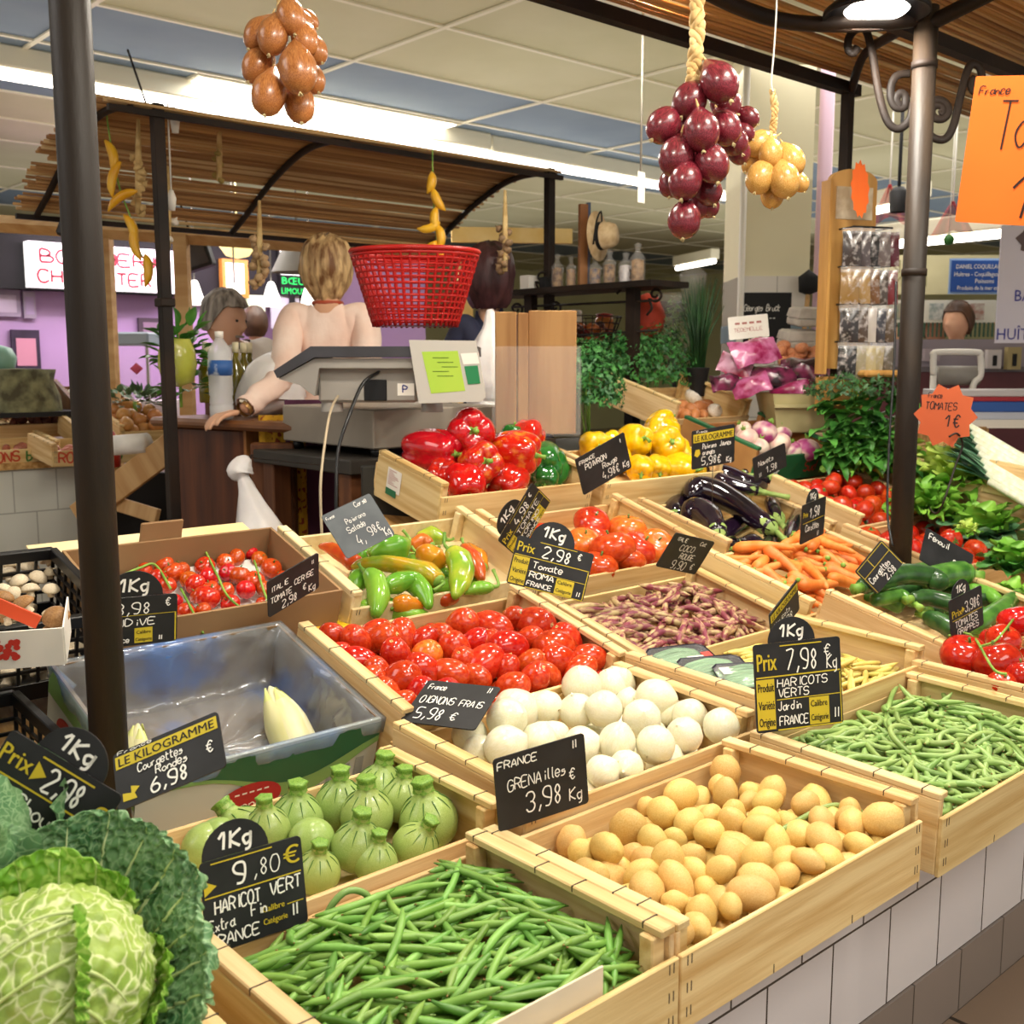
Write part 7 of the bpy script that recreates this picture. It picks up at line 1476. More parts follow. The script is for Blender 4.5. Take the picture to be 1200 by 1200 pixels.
onion_string('shallot_string', 'copper-brown shallots hanging in a bunch from the top edge at the left', 'shallot', SHS, 1.38, .9, [(341, 20, 34, .2, .9, .03), (304, 40, 34, -.5, .7, .0), (320, 42, 36, -.2, .9, .03), (357, 46, 32, .2, .9, .02), (368, 58, 30, .5, .8, .0), (303, 76, 36, -.5, .8, .0), (349, 82, 44, .1, .9, .05), (315, 110, 40, -.2, .9, .03), (351, 122, 36, .1, .9, .0), (330, 98, 34, 0, .9, -.04), (366, 92, 30, .4, .9, -.03), (352, 25, 26, .6, .4, .0), (360, 24, 24, .7, .6, -.02)], 1.75, [(331, -45), (330, -10), (330, 22)], .008, [(330, -40), (331, 5)])
onion_string('red_onion_string', 'dark red onions hanging on a thick plaited rope', 'red_onion', ONR2, 1.2, .7, [(843, 97, 44, .5, .8, .02), (808, 118, 40, -.4, .8, .0), (778, 147, 40, -.6, .7, .0), (822, 154, 42, .1, .9, .05), (793, 184, 42, -.2, .9, .03), (834, 192, 40, .3, .9, .04), (803, 213, 38, -.2, .9, .05), (850, 150, 38, .4, .8, -.02), (828, 222, 36, .4, .8, -.01), (802, 258, 38, -.1, 1, .03), (786, 215, 30, -.1, .9, -.04), (860, 165, 34, .5, .8, -.05), (850, 120, 36, .6, .6, -.05), (815, 175, 40, 0, .9, -.04), (829, 240, 28, .4, .8, -.03), (876, 138, 26, .6, .4, -.06), (872, 155, 24, .6, .5, -.06), (866, 178, 28, .4, .8, -.06), (800, 150, 38, -.2, .8, -.03), (818, 238, 34, 0, .9, -.03)], 1.9, [(820, -30), (817, 0), (817, 40), (814, 75), (812, 100)], .014, None)
onion_string('straw_onion_string', 'small bunch of straw-yellow onions hanging on white twine', 'onion', YSS, 1.25, .7, [(890, 169, 32, -.7, .3, .0), (903, 180, 28, .0, .9, .03), (927, 188, 32, .4, .8, .02), (884, 191, 28, -.6, .6, -.02), (891, 208, 34, -.3, .8, .03), (919, 211, 36, .2, .9, .04), (905, 228, 28, .0, 1, .0), (938, 214, 20, .4, .9, -.02), (910, 200, 30, 0, .9, -.03)], 2.0, [(905, 105), (908, 130), (906, 150), (906, 168)], .007, [(910, -20), (910, 10), (907, 60), (904, 95), (906, 108)])
tag(MB().tube(cr([(onz(910, 0, 2.38)), at(910, -5, 2.0)], 2), .0015, 5).build('twine_end', TWINE), 'upper end of the white twine above the straw-yellow onions', 'string')
BAN = mat('banana_yellow', 'D99A1A', 'E6B42C', .35, 8, .5)
def banana(mb, p, d, L, r, bend): 
    d = V(d).normalized(); s = d.cross(FW).normalized(); P = [V(p)+d*(L*(t-.5))+s*(bend*(4*t*(1-t))) for t in [i/8 for i in range(9)]]; mb.tube(P, [r*.25, r*.7, r*.95, r, r, r*.95, r*.85, r*.5, r*.2], 6)
def banana_string(label, items, line, D):
    t = thing('banana_string', label, 'bananas', None)
    for x, y, dx, dy, L, b in items:
        mb = MB(); banana(mb, at(x, y, D), RT*dx-UP*dy, px(L, D), px(5.6, D), px(b, D)); mb.build('banana', BAN, t)
    MB().tube(cr([at(x, y, D+.02) for x, y in line], 4), .003, 5).build('string', STEMG, t)
banana_string('string of yellow plastic bananas hanging from the left end of the cane awning', [(127, 184, .2, 1, 40, 6), (137, 211, -.2, 1, 44, -6), (144, 236, -1, .7, 42, -6), (150, 269, .3, 1, 36, 6), (162, 284, .15, 1, 42, -5), (170, 317, 0, 1, 38, 4)], [(124, 128), (130, 170), (140, 220), (155, 260), (166, 300), (182, 310)], 3.85)
banana_string('string of yellow plastic bananas hanging above the red basket', [(503, 214, -.2, 1, 26, 3), (515, 234, .5, .9, 30, -3), (513, 258, .1, 1, 30, -4), (502, 264, -1, .3, 28, 4), (514, 278, .1, 1, 28, 3), (500, 288, -1, .5, 26, 4), (515, 295, .1, 1, 22, 2)], [(507, 175), (507, 200), (509, 250), (514, 300)], 4.1)
def garlic_plait(label, x, y0, y1, D, n, w, m=GARL, spread=8):
    t = thing('garlic_plait', label, 'garlic', None); R = random.Random(x); me = garlic_mb().mesh('garlic_bulb'); me.materials.append(m)
    for i in range(n): f = i/max(n-1, 1); link('garlic_bulb', me, t, T(at(x+R.uniform(-spread, spread), y0+(y1-y0)*f, D+R.uniform(-.03, .03))) @ euler(R.uniform(-1, 1), R.uniform(-1, 1), 0) @ S(px(w/2, D)))
    MB().tube([at(x, y0-45, D), at(x, y0, D), at(x, y1, D)], [.006, .012, .01], 6).build('plait', DRYSTEM, t)
garlic_plait('dry straw-coloured garlic plait beside the yellow bananas', 162, 185, 250, 3.9, 12, 11, DRYSTEM, 6)
garlic_plait('garlic plait hanging behind the awning post at the left', 197, 240, 290, 4.1, 6, 11)
garlic_plait('plait of pale garlic bulbs above the man with the goatee', 304, 280, 335, 4.2, 18, 11, mat('garlic_tan', 'A8865E', 'C2A47C', .6, 6), 9)
garlic_plait('brownish garlic plait hanging from the right end of the cane awning', 592, 268, 318, 4.3, 13, 10, mat('garlic_brown', '7E6244', '9C8060', .6, 6), 8)
garlic_plait('small dry herb bundle hanging under the awning middle', 257, 180, 212, 4.2, 6, 8, mat('dry_herb', '8A7238', 'A89250', .8, 8), 5)
for x, y, lb in ((205, 142, 'white plastic tag tied at the top of the awning post'), (201, 233, 'white plastic tag on a black wire beside the awning post')): tag(MB().lathe([(.012, -.04), (.018, 0), (.008, .03)], 8, cap=True).tube([(0, 0, .03), (0, 0, .35 if y > 200 else .05)], .003, 5).build('plastic_tag', WHITE, None, T(at(x, y, 3.85))), lb, 'tag')
t = thing('paper_tag', 'white paper tag hanging on a cord below the ceiling, left of the red onions', 'tag', None); MB().tube([V((*at(752, 92, 3.6).xy, CZ-.012)), at(751, 200, 3.6)], .004, 6).build('cord', mat('grey_cord', 'A8A498', rough=.8), t); p = at(752, 216, 3.6); MB().box((-.022, 0, -.06), (.022, .002, .04)).build('tag', WHITEP, t, T(p) @ Rz(.2))
SPK = mat('black_speaker', '17171A', '202024', .5, 10)
for x, y, r_, lb in ((90, 265, .4, 'black spotlight clamped at the left end of the cane awning'), (230, 297, -.3, 'black loudspeaker hanging between the wooden posts')):
    p = at(x, y, 4.4 if x < 100 else 6); t = thing('spotlight' if x < 100 else 'loudspeaker', lb, 'lamp' if x < 100 else 'loudspeaker', T(p) @ Rz(-.73) @ Ry(r_)); k_ = .055 if x < 100 else .08; MB().box((-k_, -.05, -k_*1.1), (k_, .05, k_*1.1), bev=.01).build('body', SPK, t); MB().box((-k_*.8, -.056, -k_*.9), (k_*.8, -.05, k_*.9)).build('front', DGREY, t); MB().tube([(0, 0, k_*.8), (0, .02, k_+.1)]+([(0, .02, (CZ-p.z-.012)/.955)] if x > 100 else []), .006, 6).build('bracket', IRON, t)
# ---------------------------------------------------------------- garlic stall at the left, behind the pole
BLK = mat('matt_black', '0F0F11', '161618', .7, 4)
g0 = at(-40, 546, 4.95); g1x = ony(128, 541, g0.y).x
gs = thing('tiled_counter', 'white tiled counter of the garlic stall at the left', 'counter', T(g0.x-.6, g0.y, 0))
gw = g1x-g0.x+.6
MB().box((0, 0, 0), (gw, 1.5, g0.z-.03)).build('tiled_front', tiles('far_tiles', 'D9DBD2', 'A8AAA2', .2, .2, .003, .25, .5, 'XZ', bump=.2), gs); MB().box((-.01, -.02, g0.z-.03), (gw+.02, 1.5, g0.z)).build('counter_top', WOODD, gs)
def bgc(x, y, D, t, label, w=.44, d=.32, h=.11, wood=None): p = at(x, y, D); return Crate(p.x, p.y, p.z, t, label, w, d, h, .075, wood, fl=.02)
PR, PG = mat('print_orange_red', 'C2452E', rough=.6), mat('print_leaf_green', '3F7A3A', rough=.6)
def bprint(c, red, green):
    mb = MB(); stroke_text(mb, red, .03, .02, .045, th=.008, mi=0); stroke_text(mb, green, .30, .02, .045, th=.008, mi=1); mb.build('lettering', [PR, PG], c.o, T(0, -.009, 0) @ Rx(math.pi/2))
c1 = bgc(-50, 521, 4.93, 6, 'printed wooden crate of shallots at the left edge of the garlic stall', .46); bprint(c1, 'OIGNONS', 'b')
c2 = bgc(60, 520, 4.93, 6, 'printed wooden crate in the front row of the garlic stall, left of the pole', .44); bprint(c2, 'ROSE', 'b')
c3 = bgc(98, 507, 5.25, 14, 'wooden crate heaped with white garlic bulbs behind the pole', .50, .34); c4 = bgc(-60, 492, 5.25, 14, 'pale wooden crate of long shallots at the left picture edge', .62, .3)
c5 = bgc(88, 474, 5.6, 22, 'brown wooden crate of garlic bulbs, topmost in the garlic stall', .34, .34, .12, (BRWOOD, BRWOOD)); c6 = bgc(140, 498, 5.3, 14, 'crate of round brown onions at the right end of the garlic stall', .30, .34)
far_g = stash(proto(garlic_mb(), 'garlic_bulb', GARL, 'white garlic bulb in the wide crate of the garlic stall', 'garlic', 'garlic bulbs in the wide crate')); far_o = stash(proto(onion_mb(6, .95, .3), 'onion', ONY, 'round brown onion in the garlic stall', 'onion', 'brown onions in the garlic stall')); far_s = stash(proto(onion_mb(3, 1.4, .6), 'shallot', mat('far_shallot', 'A8584A', 'C98A72', .4, 8, rv=.15), 'x', 'shallot'))
for u, v, w, r in drop(c3, 46, .030, 2, 25, .88, hmax=.13): put(far_g, c3.M @ T(u, v, w) @ euler(U(-.8, .8), U(-.8, .8), 0) @ S(r*.9))
for u, v, w, r in drop(c5, 26, .032, 3, 25, .88, hmax=.13): put(far_g, c5.M @ T(u, v, w) @ euler(U(-.8, .8), U(-.8, .8), 0) @ S(r*.9), 'white garlic bulb in the brown topmost crate', 'garlic bulbs in the brown crate')
for u, v, w, r in drop(c6, 22, .038, 4, 25, .88, hmax=.15): put(far_o, c6.M @ T(u, v, w) @ euler(U(-1, 1), U(-1, 1), 0) @ S(r*.95))
for cc_, n_, lb, gr in ((c1, 16, 'reddish shallot in the printed crate at the left edge', 'shallots at the left edge'), (c2, 22, 'reddish shallot in the printed crate left of the pole', 'shallots left of the pole'), (c4, 30, 'long shallot in the pale crate at the left picture edge', 'long shallots')):
    for u, v, w, r in drop(cc_, n_, .024, n_, 20, .88, hmax=.1): put(far_s, cc_.M @ T(u, v, w) @ euler(U(-2, 2), U(-2, 2), U(0, 6)) @ S(r*.8), lb, gr)
p = at(158, 470, 5.6); t = thing('leafy_plant', 'dark leafy sprigs behind the brown onions of the garlic stall', 'plant', T(p)); mb = MB(); bush(mb, (0, 0, 0), .16, .12, .08, 90, .06, .018, RL); mb.build('leaves', mat('leaf_grey_green', '3E5A3E', '6F8F66', .5, 14), t); MB().tube([(0, 0, -.12), (0, 0, 0)], .01, 6).build('stem', STEMG, t)
p = at(22, 470, 5.5); t = thing('mossy_stump', 'grey-green mossy stump standing on the garlic stall at the left edge', 'stump', T(p)); MB().lathe([(.20, -.05), (.19, .02), (.17, .10), (.175, .16), (.001, .165)], 26, 0, None, lambda r, z, th, t_: (r*(1+.16*noise.noise(V((math.cos(th)*3, math.sin(th)*3, z*6)))), z)).build('body', mat('moss_bark', '4E4A38', '8A8A66', .9, 16, bump=.8, bscale=30), t); MB().box((-.25, -.2, -.075), (.25, .2, -.05)).build('board', BLK, t)
tag(MB().lathe([(.001, -.06), (.06, -.04), (.075, .02), (.05, .07), (.001, .085)], 18).build('teal_balloon', mat('teal_plastic', '7FA898', '8FB8A8', .4, 4), None, T(at(2, 424, 5.6))), 'pale teal round ornament on the mossy stump at the left edge', 'ornament')
pa = at(112, 590, 4.55); pb = at(205, 520, 4.35); d = (pb-pa).normalized(); fr = frame(pa, d, FW.cross(d)); tag(MB().box((-.055, -.014, -.12), (.055, .014, (pb-pa).length), bev=.003).build('wooden_board', PALEW, None, fr), 'pale wooden board slanting up between the pole and the seller counter', 'board')
pa = at(120, 585, 4.6); pb = at(185, 605, 4.4); d = (pb-pa).normalized(); tag(MB().box((-.03, -.012, -.05), (.03, .012, (pb-pa).length), bev=.003).build('wooden_board', PALEW, None, frame(pa, d, FW.cross(d))), 'low wooden cross board below the slanting board', 'board')
pa = at(134, 522, 4.45); pb = at(172, 519, 4.4); tag(MB().tube([pa, pb], px(12, 4.4), 18).build('paper_roll', WHITEP), 'white paper roll lying above the slanting wooden board', 'paper roll')
tag(MB().lathe([(.0, -.09), (.05, -.08), (.055, 0), (.03, .07), (0, .08)], 12).build('red_bag', mat('red_net_bag', 'B5321E', rough=.5), None, T(at(126, 525, 4.6))), 'red-orange net bag left of the white paper roll', 'bag')
tag(MB().box((-.22, 0, -.9), (.35, .04, .02)).build('shade_sheet', BLK, None, T(at(168, 560, 4.75)) @ Rz(-.5)), 'added black sheet standing in for the shade behind the slanting board', 'panel')  # black sheet added as painted shade; only dark floor lies behind here
# ---------------------------------------------------------------- butcher behind it
YB_ = 8.4
def bx(x, y): q = ony(x, y, YB_); return q.x, q.z
PINK = mat('pink_lit_wall', 'A484B2', 'AE8EBA', .7, 1)
def panel(name, label, x0, y0, x1, y1, m, dep=.04, off=0, cat='sign', kind=None):
    X0, Z1 = bx(x0, y0); X1, Z0 = bx(x1, y1); Y = YB_+off; o = MB().box((0, -dep, 0), (X1-X0, 0, Z1-Z0)).build(name, m, None, T(X0, Y, Z0))
    if kind: o['kind'] = kind
    else: tag(o, label, cat)
    return o, X1-X0, Z1-Z0
X0, Z1 = bx(-60, 340); X1 = bx(345, 340)[0]
o = MB().box((X0, YB_+.1, 0), (X1+1.5, YB_+.2, 2.35)).build('wall_pink', PINK); o['kind'] = 'structure'
o = MB().box((X0, YB_-.05, bx(0, 338)[1]), (X1+.4, YB_+.09, bx(0, 258)[1])).build('trim_4', BLK); o['kind'] = 'structure'
area('butcher_light', (X0+1.6, YB_-.5, 2.2), 2.2, 20, (1, .70, .95), aim=(X0+1.6, YB_+.1, 1.0), sy=.2, shape='RECTANGLE')
SIGNW = mat('lit_sign_white', 'FFFFFF', emit=1.0, ecol='FFFDFB'); SRED = mat('sign_red', 'A02C3C', rough=.6)
o, w, h = panel('shop_sign', 'white lit shop sign with two lines of red capitals at the left', 24, 284, 203, 345, SIGNW, .10, -.055)
mb = MB(); stroke_text(mb, 'BOUCHERIE', w*.07, h*.56, h*.27, w*.9, h*.055, 0, .0, jit=0); stroke_text(mb, 'CHARCUTERIE', w*.05, h*.12, h*.27, w*.92, h*.055, 0, .0, jit=0); mb.build('lettering', SRED, o, T(0, -.104, 0) @ Rx(math.pi/2))
GREYF = mat('frame_grey', '8F7F98', 'A898B0', .6, 3)
for nm, lb, a, m, pt_ in (('framed_picture', 'framed picture on the pink wall at the left edge', (-6, 338, 28, 371), GREYF, 'B9A8C0'), ('framed_picture', 'narrow framed picture on the pink wall beside the pole', (30, 341, 46, 373), GREYF, 'A890B8'), ('poster', 'dark blue poster on the pink wall right of the pole', (94, 359, 134, 394), mat('poster_blue', '5A5C92', '7A7EB4', .6, 6), '3A2A48'), ('poster', 'dark poster with a pink figure at the left of the pole', (16, 386, 52, 436), mat('poster_dark', '2A2032', '3A2C44', .5, 8), 'C98AA0'), ('shelf_unit', 'dark shelf front on the pink wall behind the bananas', (166, 372, 200, 398), mat('shelf_dark', '4A3A48', rough=.6), '8A7088')):
    o, w, h = panel(nm, lb, *a, m, .03, .09, nm.replace('_', ' ')); MB().box((w*.15, -.034, h*.15), (w*.85, -.031, h*.8)).build('print', mat('print_'+pt_, pt_, rough=.6), o)
o, w, h = panel('framed_picture', 'orange-framed lit picture above the man with the goatee', 252, 304, 284, 350, mat('frame_orange', 'C98A3A', rough=.5), .06, -.06, 'picture'); MB().box((w*.12, -.066, h*.1), (w*.82, -.06, h*.9)).build('print', mat('lit_print', 'EFE3CF', 'FFF6E6', .6, 9, emit=.6, ecol='FFF0DC'), o)
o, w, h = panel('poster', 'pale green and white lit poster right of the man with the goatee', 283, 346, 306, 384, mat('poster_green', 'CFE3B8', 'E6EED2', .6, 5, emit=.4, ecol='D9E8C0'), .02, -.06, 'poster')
o, w, h = panel('poster', 'grey poster of a dark bottle left of the blond head', 312, 344, 346, 386, mat('poster_grey', 'B4B4C2', 'C8C8D2', .6, 5), .02, -.06, 'poster'); MB().lathe([(.035*4, 0), (.035*4, .0), (.03, .1), (.03, .25), (.012, .30), (.012, .38)][2:], 10).build('bottle_print', BLK, o, T(w*.68, -.05, h*.25) @ S(1, .1, .8))
NG = mat('neon_green', '1FB04A', emit=1.8, ecol='28D060'); NW = mat('neon_white', 'FFFFFF', emit=1.3, ecol='F4FFF4')
o, w, h = panel('neon_sign', 'lit green, white and red butcher sign above green capitals, left of the blond head', 320, 290, 358, 348, BLK, .05, -.06)
mb = MB(); rect(mb, 0, h*.42, w, h*.98, 0, .0); mb.add([(w*.03, h*.72, .002), (w*.97, h*.80, .002), (w*.97, h*.96, .002), (w*.03, h*.96, .002)], [(0, 1, 2, 3)], 2, False); mb.add([(w*.03, h*.66, .003), (w*.97, h*.76, .003), (w*.97, h*.82, .003), (w*.03, h*.74, .003)], [(0, 1, 2, 3)], 1, False); stroke_text(mb, 'VIAS', w*.1, h*.46, h*.16, w*.8, h*.03, 3, .003); mb.build('lit_face', [NW, NG, mat('neon_red', 'E03828', emit=.9, ecol='E84030'), BLK], o, T(0, -.052, 0) @ Rx(math.pi/2))
mb = MB(); font_text(mb, 'BŒUF', w*.04, h*.23, h*.15, w*.9, 0, 0); font_text(mb, 'LIMOUSIN', w*.02, h*.03, h*.13, w*.96, 0, 0); mb.build('green_lettering', NG, o, T(0, -.053, 0) @ Rx(math.pi/2))
SHADE = mat('lit_white_shade', 'FFFFFF', emit=1.5, ecol='FFF6EA')
for x, y, lb in ((228, 342, 'white lit cone lamp left of the man with the goatee'), (318, 344, 'white lit cone lamp below the neon sign, beside the grey poster'), (363, 344, 'white lit cone lamp partly behind the blond head'), (275, 346, 'white lit cone lamp directly above the man with the goatee')):
    p = at(x, y, 7.2); t = thing('cone_lamp', lb, 'lamp', T(p)); MB().lathe([(.065, -.085), (.055, -.03), (.03, .05), (.018, .075), (.001, .078)], 18).build('shade', SHADE, t); MB().tube([(0, 0, .07), (0, 0, CZ-p.z-.012)], .006, 5).build('cord', GREYP, t)
p = at(278, 288, 7.6); tag(MB().lathe([(.14, .05), (.13, 0), (.08, -.07), (.001, -.09)], 20).tube([(0, 0, .0), (0, 0, CZ-p.z-.012)], .006, 5).build('yellow_lamp', mat('lit_yellow', 'FFE9A8', emit=1.2, ecol='FFE9A0'), None, T(p)), 'warm yellow bowl lamp above the orange-framed picture', 'lamp')
p = at(348, 300, 6.6); t = thing('grey_lamp', 'grey cone lamp shade beside the blond head in front of the neon sign', 'lamp', T(p)); MB().lathe([(.16, -.10), (.06, .10), (.02, .16), (.001, .165)], 18).build('shade', GREYP, t); MB().tube([(0, 0, .16), (0, 0, CZ-p.z-.012)], .006, 5).build('cord', GREYP, t)
dc = thing('display_case', 'glass butcher display case with a grey top, right of the pole', 'display case', T(at(100, 470, 6.6)) @ Rz(-.73))
dz = px(80, 6.6); MB().box((.0, 0, dz-.08), (.40, .35, dz), bev=.01).build('top', mat('case_grey', '8E9AA6', rough=.4), dc)
for a in (0.01, .17, .38): MB().box((a, 0, 0), (a+.015, .015, dz-.08)).build('frame_post', GREYP, dc)
MB().box((0, .02, 0), (.40, .024, dz-.08)).build('glass', CLEAR, dc); MB().box((-.35, 0, -at(100, 470, 6.6).z), (.5, .4, .0)).build('base', mat('case_base', 'B8A8B4', 'C9BAC4', .5, 3), dc)
mb = MB(); bush(mb, (.25, .2, .03), .14, .06, .04, 40, .05, .02, RL); mb.build('garnish', LEAFL, dc)
tag(MB().lathe([(0, -.03), (.035, 0), (0, .03)], 8).build('pink_flower', mat('pink_petals', 'D0506A', rough=.6), None, T(at(160, 432, 5.5))), 'pink flower ornament above the dark leafy sprigs', 'flower')
# ---------------------------------------------------------------- shelf with cellophane bags, hat and frame
XS = at(690, 335, 4.8).x
def shp(x, y): return onx(x, y, XS)
s0, s1 = shp(585, 343), shp(782, 329); sh = thing('iron_shelf', 'iron shelf with scrollwork carrying cellophane bags, behind the parsley', 'shelf', None)
MB().box((XS-.10, s1.y, s0.z-.025), (XS+.14, s0.y, s0.z)).build('board', IRON, sh)
for x_ in (622, 742): q = shp(x_, 350); MB().box((q.x-.02, q.y-.025, 0), (q.x+.02, q.y+.025, s0.z-.02)).build('upright', IRON, sh)
for q0_, q1_, zz in ((600, 770, 360), (640, 770, 395)):
    a, b = shp(q0_, zz), shp(q1_, zz-8); MB().tube([a, b], .006, 6).build('rail', IRON, sh)
for x_, y_ in ((605, 362), (650, 360), (635, 325), (733, 320), (768, 345)): MB().tube(cr([shp(a, b) for a, b in spiral(x_, y_, 2, 9, 0, 1.4, 10)+[(x_-4, y_+16), (x_-10, y_+24)]], 3), .006, 6).build('scroll', IRON, sh)
CELL = mat('cellophane', 'E8E6E2', rough=.15, alpha=.14, spec=1, bump=.8, bscale=40)
for x, y, w, hh, c, lb in ((653, 342, 14, 40, '5A3A2A', 'tall cellophane bag of dark spices left of the awning post'), (669, 340, 12, 36, '8A6A5A', 'cellophane bag beside the awning post'), (697, 336, 16, 34, '3E4A6A', 'bluish cellophane bag right of the framed board'), (714, 334, 16, 40, '4A2A1C', 'brown cellophane bag under the straw hat'), (733, 332, 18, 36, 'B8B0B4', 'pale cellophane bag behind the iron scroll'), (747, 331, 18, 46, '6A4A28', 'tallest cellophane bag at the right end of the shelf')):
    p = shp(x, y); p.z = s0.z; D = (p-CAM).dot(FW); r, H_ = px(w/2, D), px(hh, D); t = thing('cellophane_bag', lb, 'bag', T(p)); MB().lathe([(r*.9, 0), (r, H_*.2), (r*.95, H_*.62), (r*.3, H_*.80), (r*.5, H_*.95), (r*.05, H_)], 12, 0, None, lambda r_, z, th, t_: (r_*(1+.12*math.sin(5*th+9*t_)), z)).build('film', CELL, t); MB().lathe([(r*.8, .004), (r*.85, H_*.2), (r*.8, H_*.56), (.001, H_*.6)], 12).build('contents', mat('spice_'+c, c, 'B89060' if c != 'B8B0B4' else 'E0DCDC', .7, 40), t)
for x, y, w, h_, m, nm, lb in ((620, 334, 15, 17, WHITEP, 'white_box', 'small white box on the left end of the iron shelf'), (639, 331, 10, 14, BLK, 'black_box', 'small black box on the iron shelf, left of the cellophane bags')):
    p = shp(x, y); p.z = s0.z; D = (p-CAM).dot(FW); k_ = px(w/2, D); MBo = MB().box((-k_, -k_, 0), (k_, k_, px(h_, D))).build(nm, m, None, T(p)); tag(MBo, lb, 'box')
p = shp(683, 338); D = 4.7; f = T(*shp(683, 338).xy, s0.z+.001) @ Rz(-.35); t = thing('framed_board', 'brown board with a blue-grey frame seen edge-on beside the awning post', 'board', f); hb = px(94, 4.8); MB().box((-.02, -.01, 0), (.018, .012, hb)).build('board', mat('board_brown', '8A5A34', '9C6C42', .6, 5), t); MB().box((.018, -.012, -.005), (.030, .014, hb+.008)).build('frame', mat('frame_blue_grey', '4E5A74', rough=.5), t)
p = at(700, 277, 4.75); t = thing('straw_hat', 'straw hat with a dark ribbon hanging beside the framed board', 'hat', frame(p, toC(p)*.5+RT*.9+UP*.1, UP)); STR = mat('straw_weave', 'C2A478', 'DCC49A', .7, 30)
rh = px(29, 4.75); MB().lathe([(rh, .0), (rh*.98, .006), (rh*.55, .012), (rh*.52, .06), (rh*.42, .085), (.001, .09)], 28).build('straw', STR, t); MB().lathe([(rh*.56, .012), (rh*.545, .03)], 28).build('ribbon', BLK, t); MB().tube(cr([(rh*.5, 0, .02), (rh*.9, rh*.3, .03), (rh*.4, rh*.7, .03), (-rh*.5, rh*.75, .02)], 4), .004, 5).build('cord', BLK, t)
wb = at(690, 410, 5.0); t = thing('wire_basket', 'wire basket with jars and red fruit sweets behind the parsley', 'basket', T(wb)); mb = MB()
for q in range(6): ringtube(mb, .10+.012*q, .09+.010*q, .03*q, .003)
for q in range(20): a = q*.314; mb.tube([(.10*math.cos(a), .09*math.sin(a), 0), (.16*math.cos(a), .14*math.sin(a), .15)], .003, 4)
mb.build('wire', IRON, t); bm_ = MB()
for q in range(26): bm_.lathe([(.001, -.022), (.02, -.01), (.02, .01), (.001, .022)], 8, q % 3, T(RL.uniform(-.10, .10), RL.uniform(-.09, .09), .03+RL.uniform(0, .09)))
bm_.build('sweets', [mat('sweet_red', '8E2A1C', rough=.4), mat('sweet_orange', 'B8632A', rough=.4), mat('sweet_dark', '4A2018', rough=.4)], t)
for x, y, w, h_, c, lb in ((672, 378, 22, 30, 'E0D8C4', 'jar under white crumpled cloth in the wire basket'), (708, 380, 22, 26, 'B8763A', 'jar of orange preserve with a red lid behind the wire basket')):
    p = at(x, y+h_/2, 5.05); t = thing('preserve_jar', lb, 'jar', T(p)); r, H_ = px(w/2, 5.05), px(h_, 5.05); MB().lathe([(r*.9, 0), (r, .01), (r, H_*.7), (r*.8, H_*.8)], 16).build('glass', mat('jar_'+c, c, rough=.15), t); MB().lathe([(r*.85, H_*.78), (r*.88, H_*.95), (.001, H_)], 16).build('lid', mat('lid_red', 'A82A22', rough=.5) if c[0] == 'B' else WHITEP, t)
p = at(758, 372, 4.9); tag(MB().lathe([(.001, -.12), (.07, -.06), (.09, 0), (.05, .09), (.001, .11)], 14).build('red_cloth_bundle', mat('cloth_red_orange', 'B8402A', rough=.7), None, T(p)), 'red-orange bundle hanging at the right end of the iron shelf', 'bundle')
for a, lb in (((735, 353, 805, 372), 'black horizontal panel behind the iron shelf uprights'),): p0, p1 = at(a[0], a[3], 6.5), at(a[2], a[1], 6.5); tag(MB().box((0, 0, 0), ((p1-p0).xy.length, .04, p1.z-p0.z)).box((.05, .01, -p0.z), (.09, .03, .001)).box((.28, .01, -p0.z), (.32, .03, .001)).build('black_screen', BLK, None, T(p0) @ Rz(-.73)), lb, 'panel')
# ---------------------------------------------------------------- herbs, bench and packs at the back right
stage('trim_5', 2.66, 5.2, [(2.701, .134), (2.701, .985), (3.3, .985), (3.3, .134)], [DKTOP, DKTOP])
PARS = mat('parsley_leaf', '21542A', '478A3C', .5, 20)
def leaf_tuft(mb, c, rx, ry, rz, n, s):
    for i in range(n):
        a, b = RL.uniform(0, 6.28), math.acos(RL.uniform(-.3, 1)); d = V((math.sin(b)*math.cos(a), math.sin(b)*math.sin(a), math.cos(b))); k = RL.uniform(.6, 1)
        p = V(c)+V((d.x*rx, d.y*ry, d.z*rz))*k; M = frame(p, d+V((RL.uniform(-.8, .8), RL.uniform(-.8, .8), RL.uniform(-.3, .8)))) @ Rz(RL.uniform(0, 6))
        pts = [(0, 0, 0)]+[((s if q % 2 else s*.45)*math.cos(q*.6-1.8)*RL.uniform(.8, 1.2), (s if q % 2 else s*.45)*math.sin(q*.6-1.8), s*.25*(q % 2)) for q in range(7)]
        mb.add(pts, [(0, q, q+1) for q in range(1, 7)], 0, True, M)
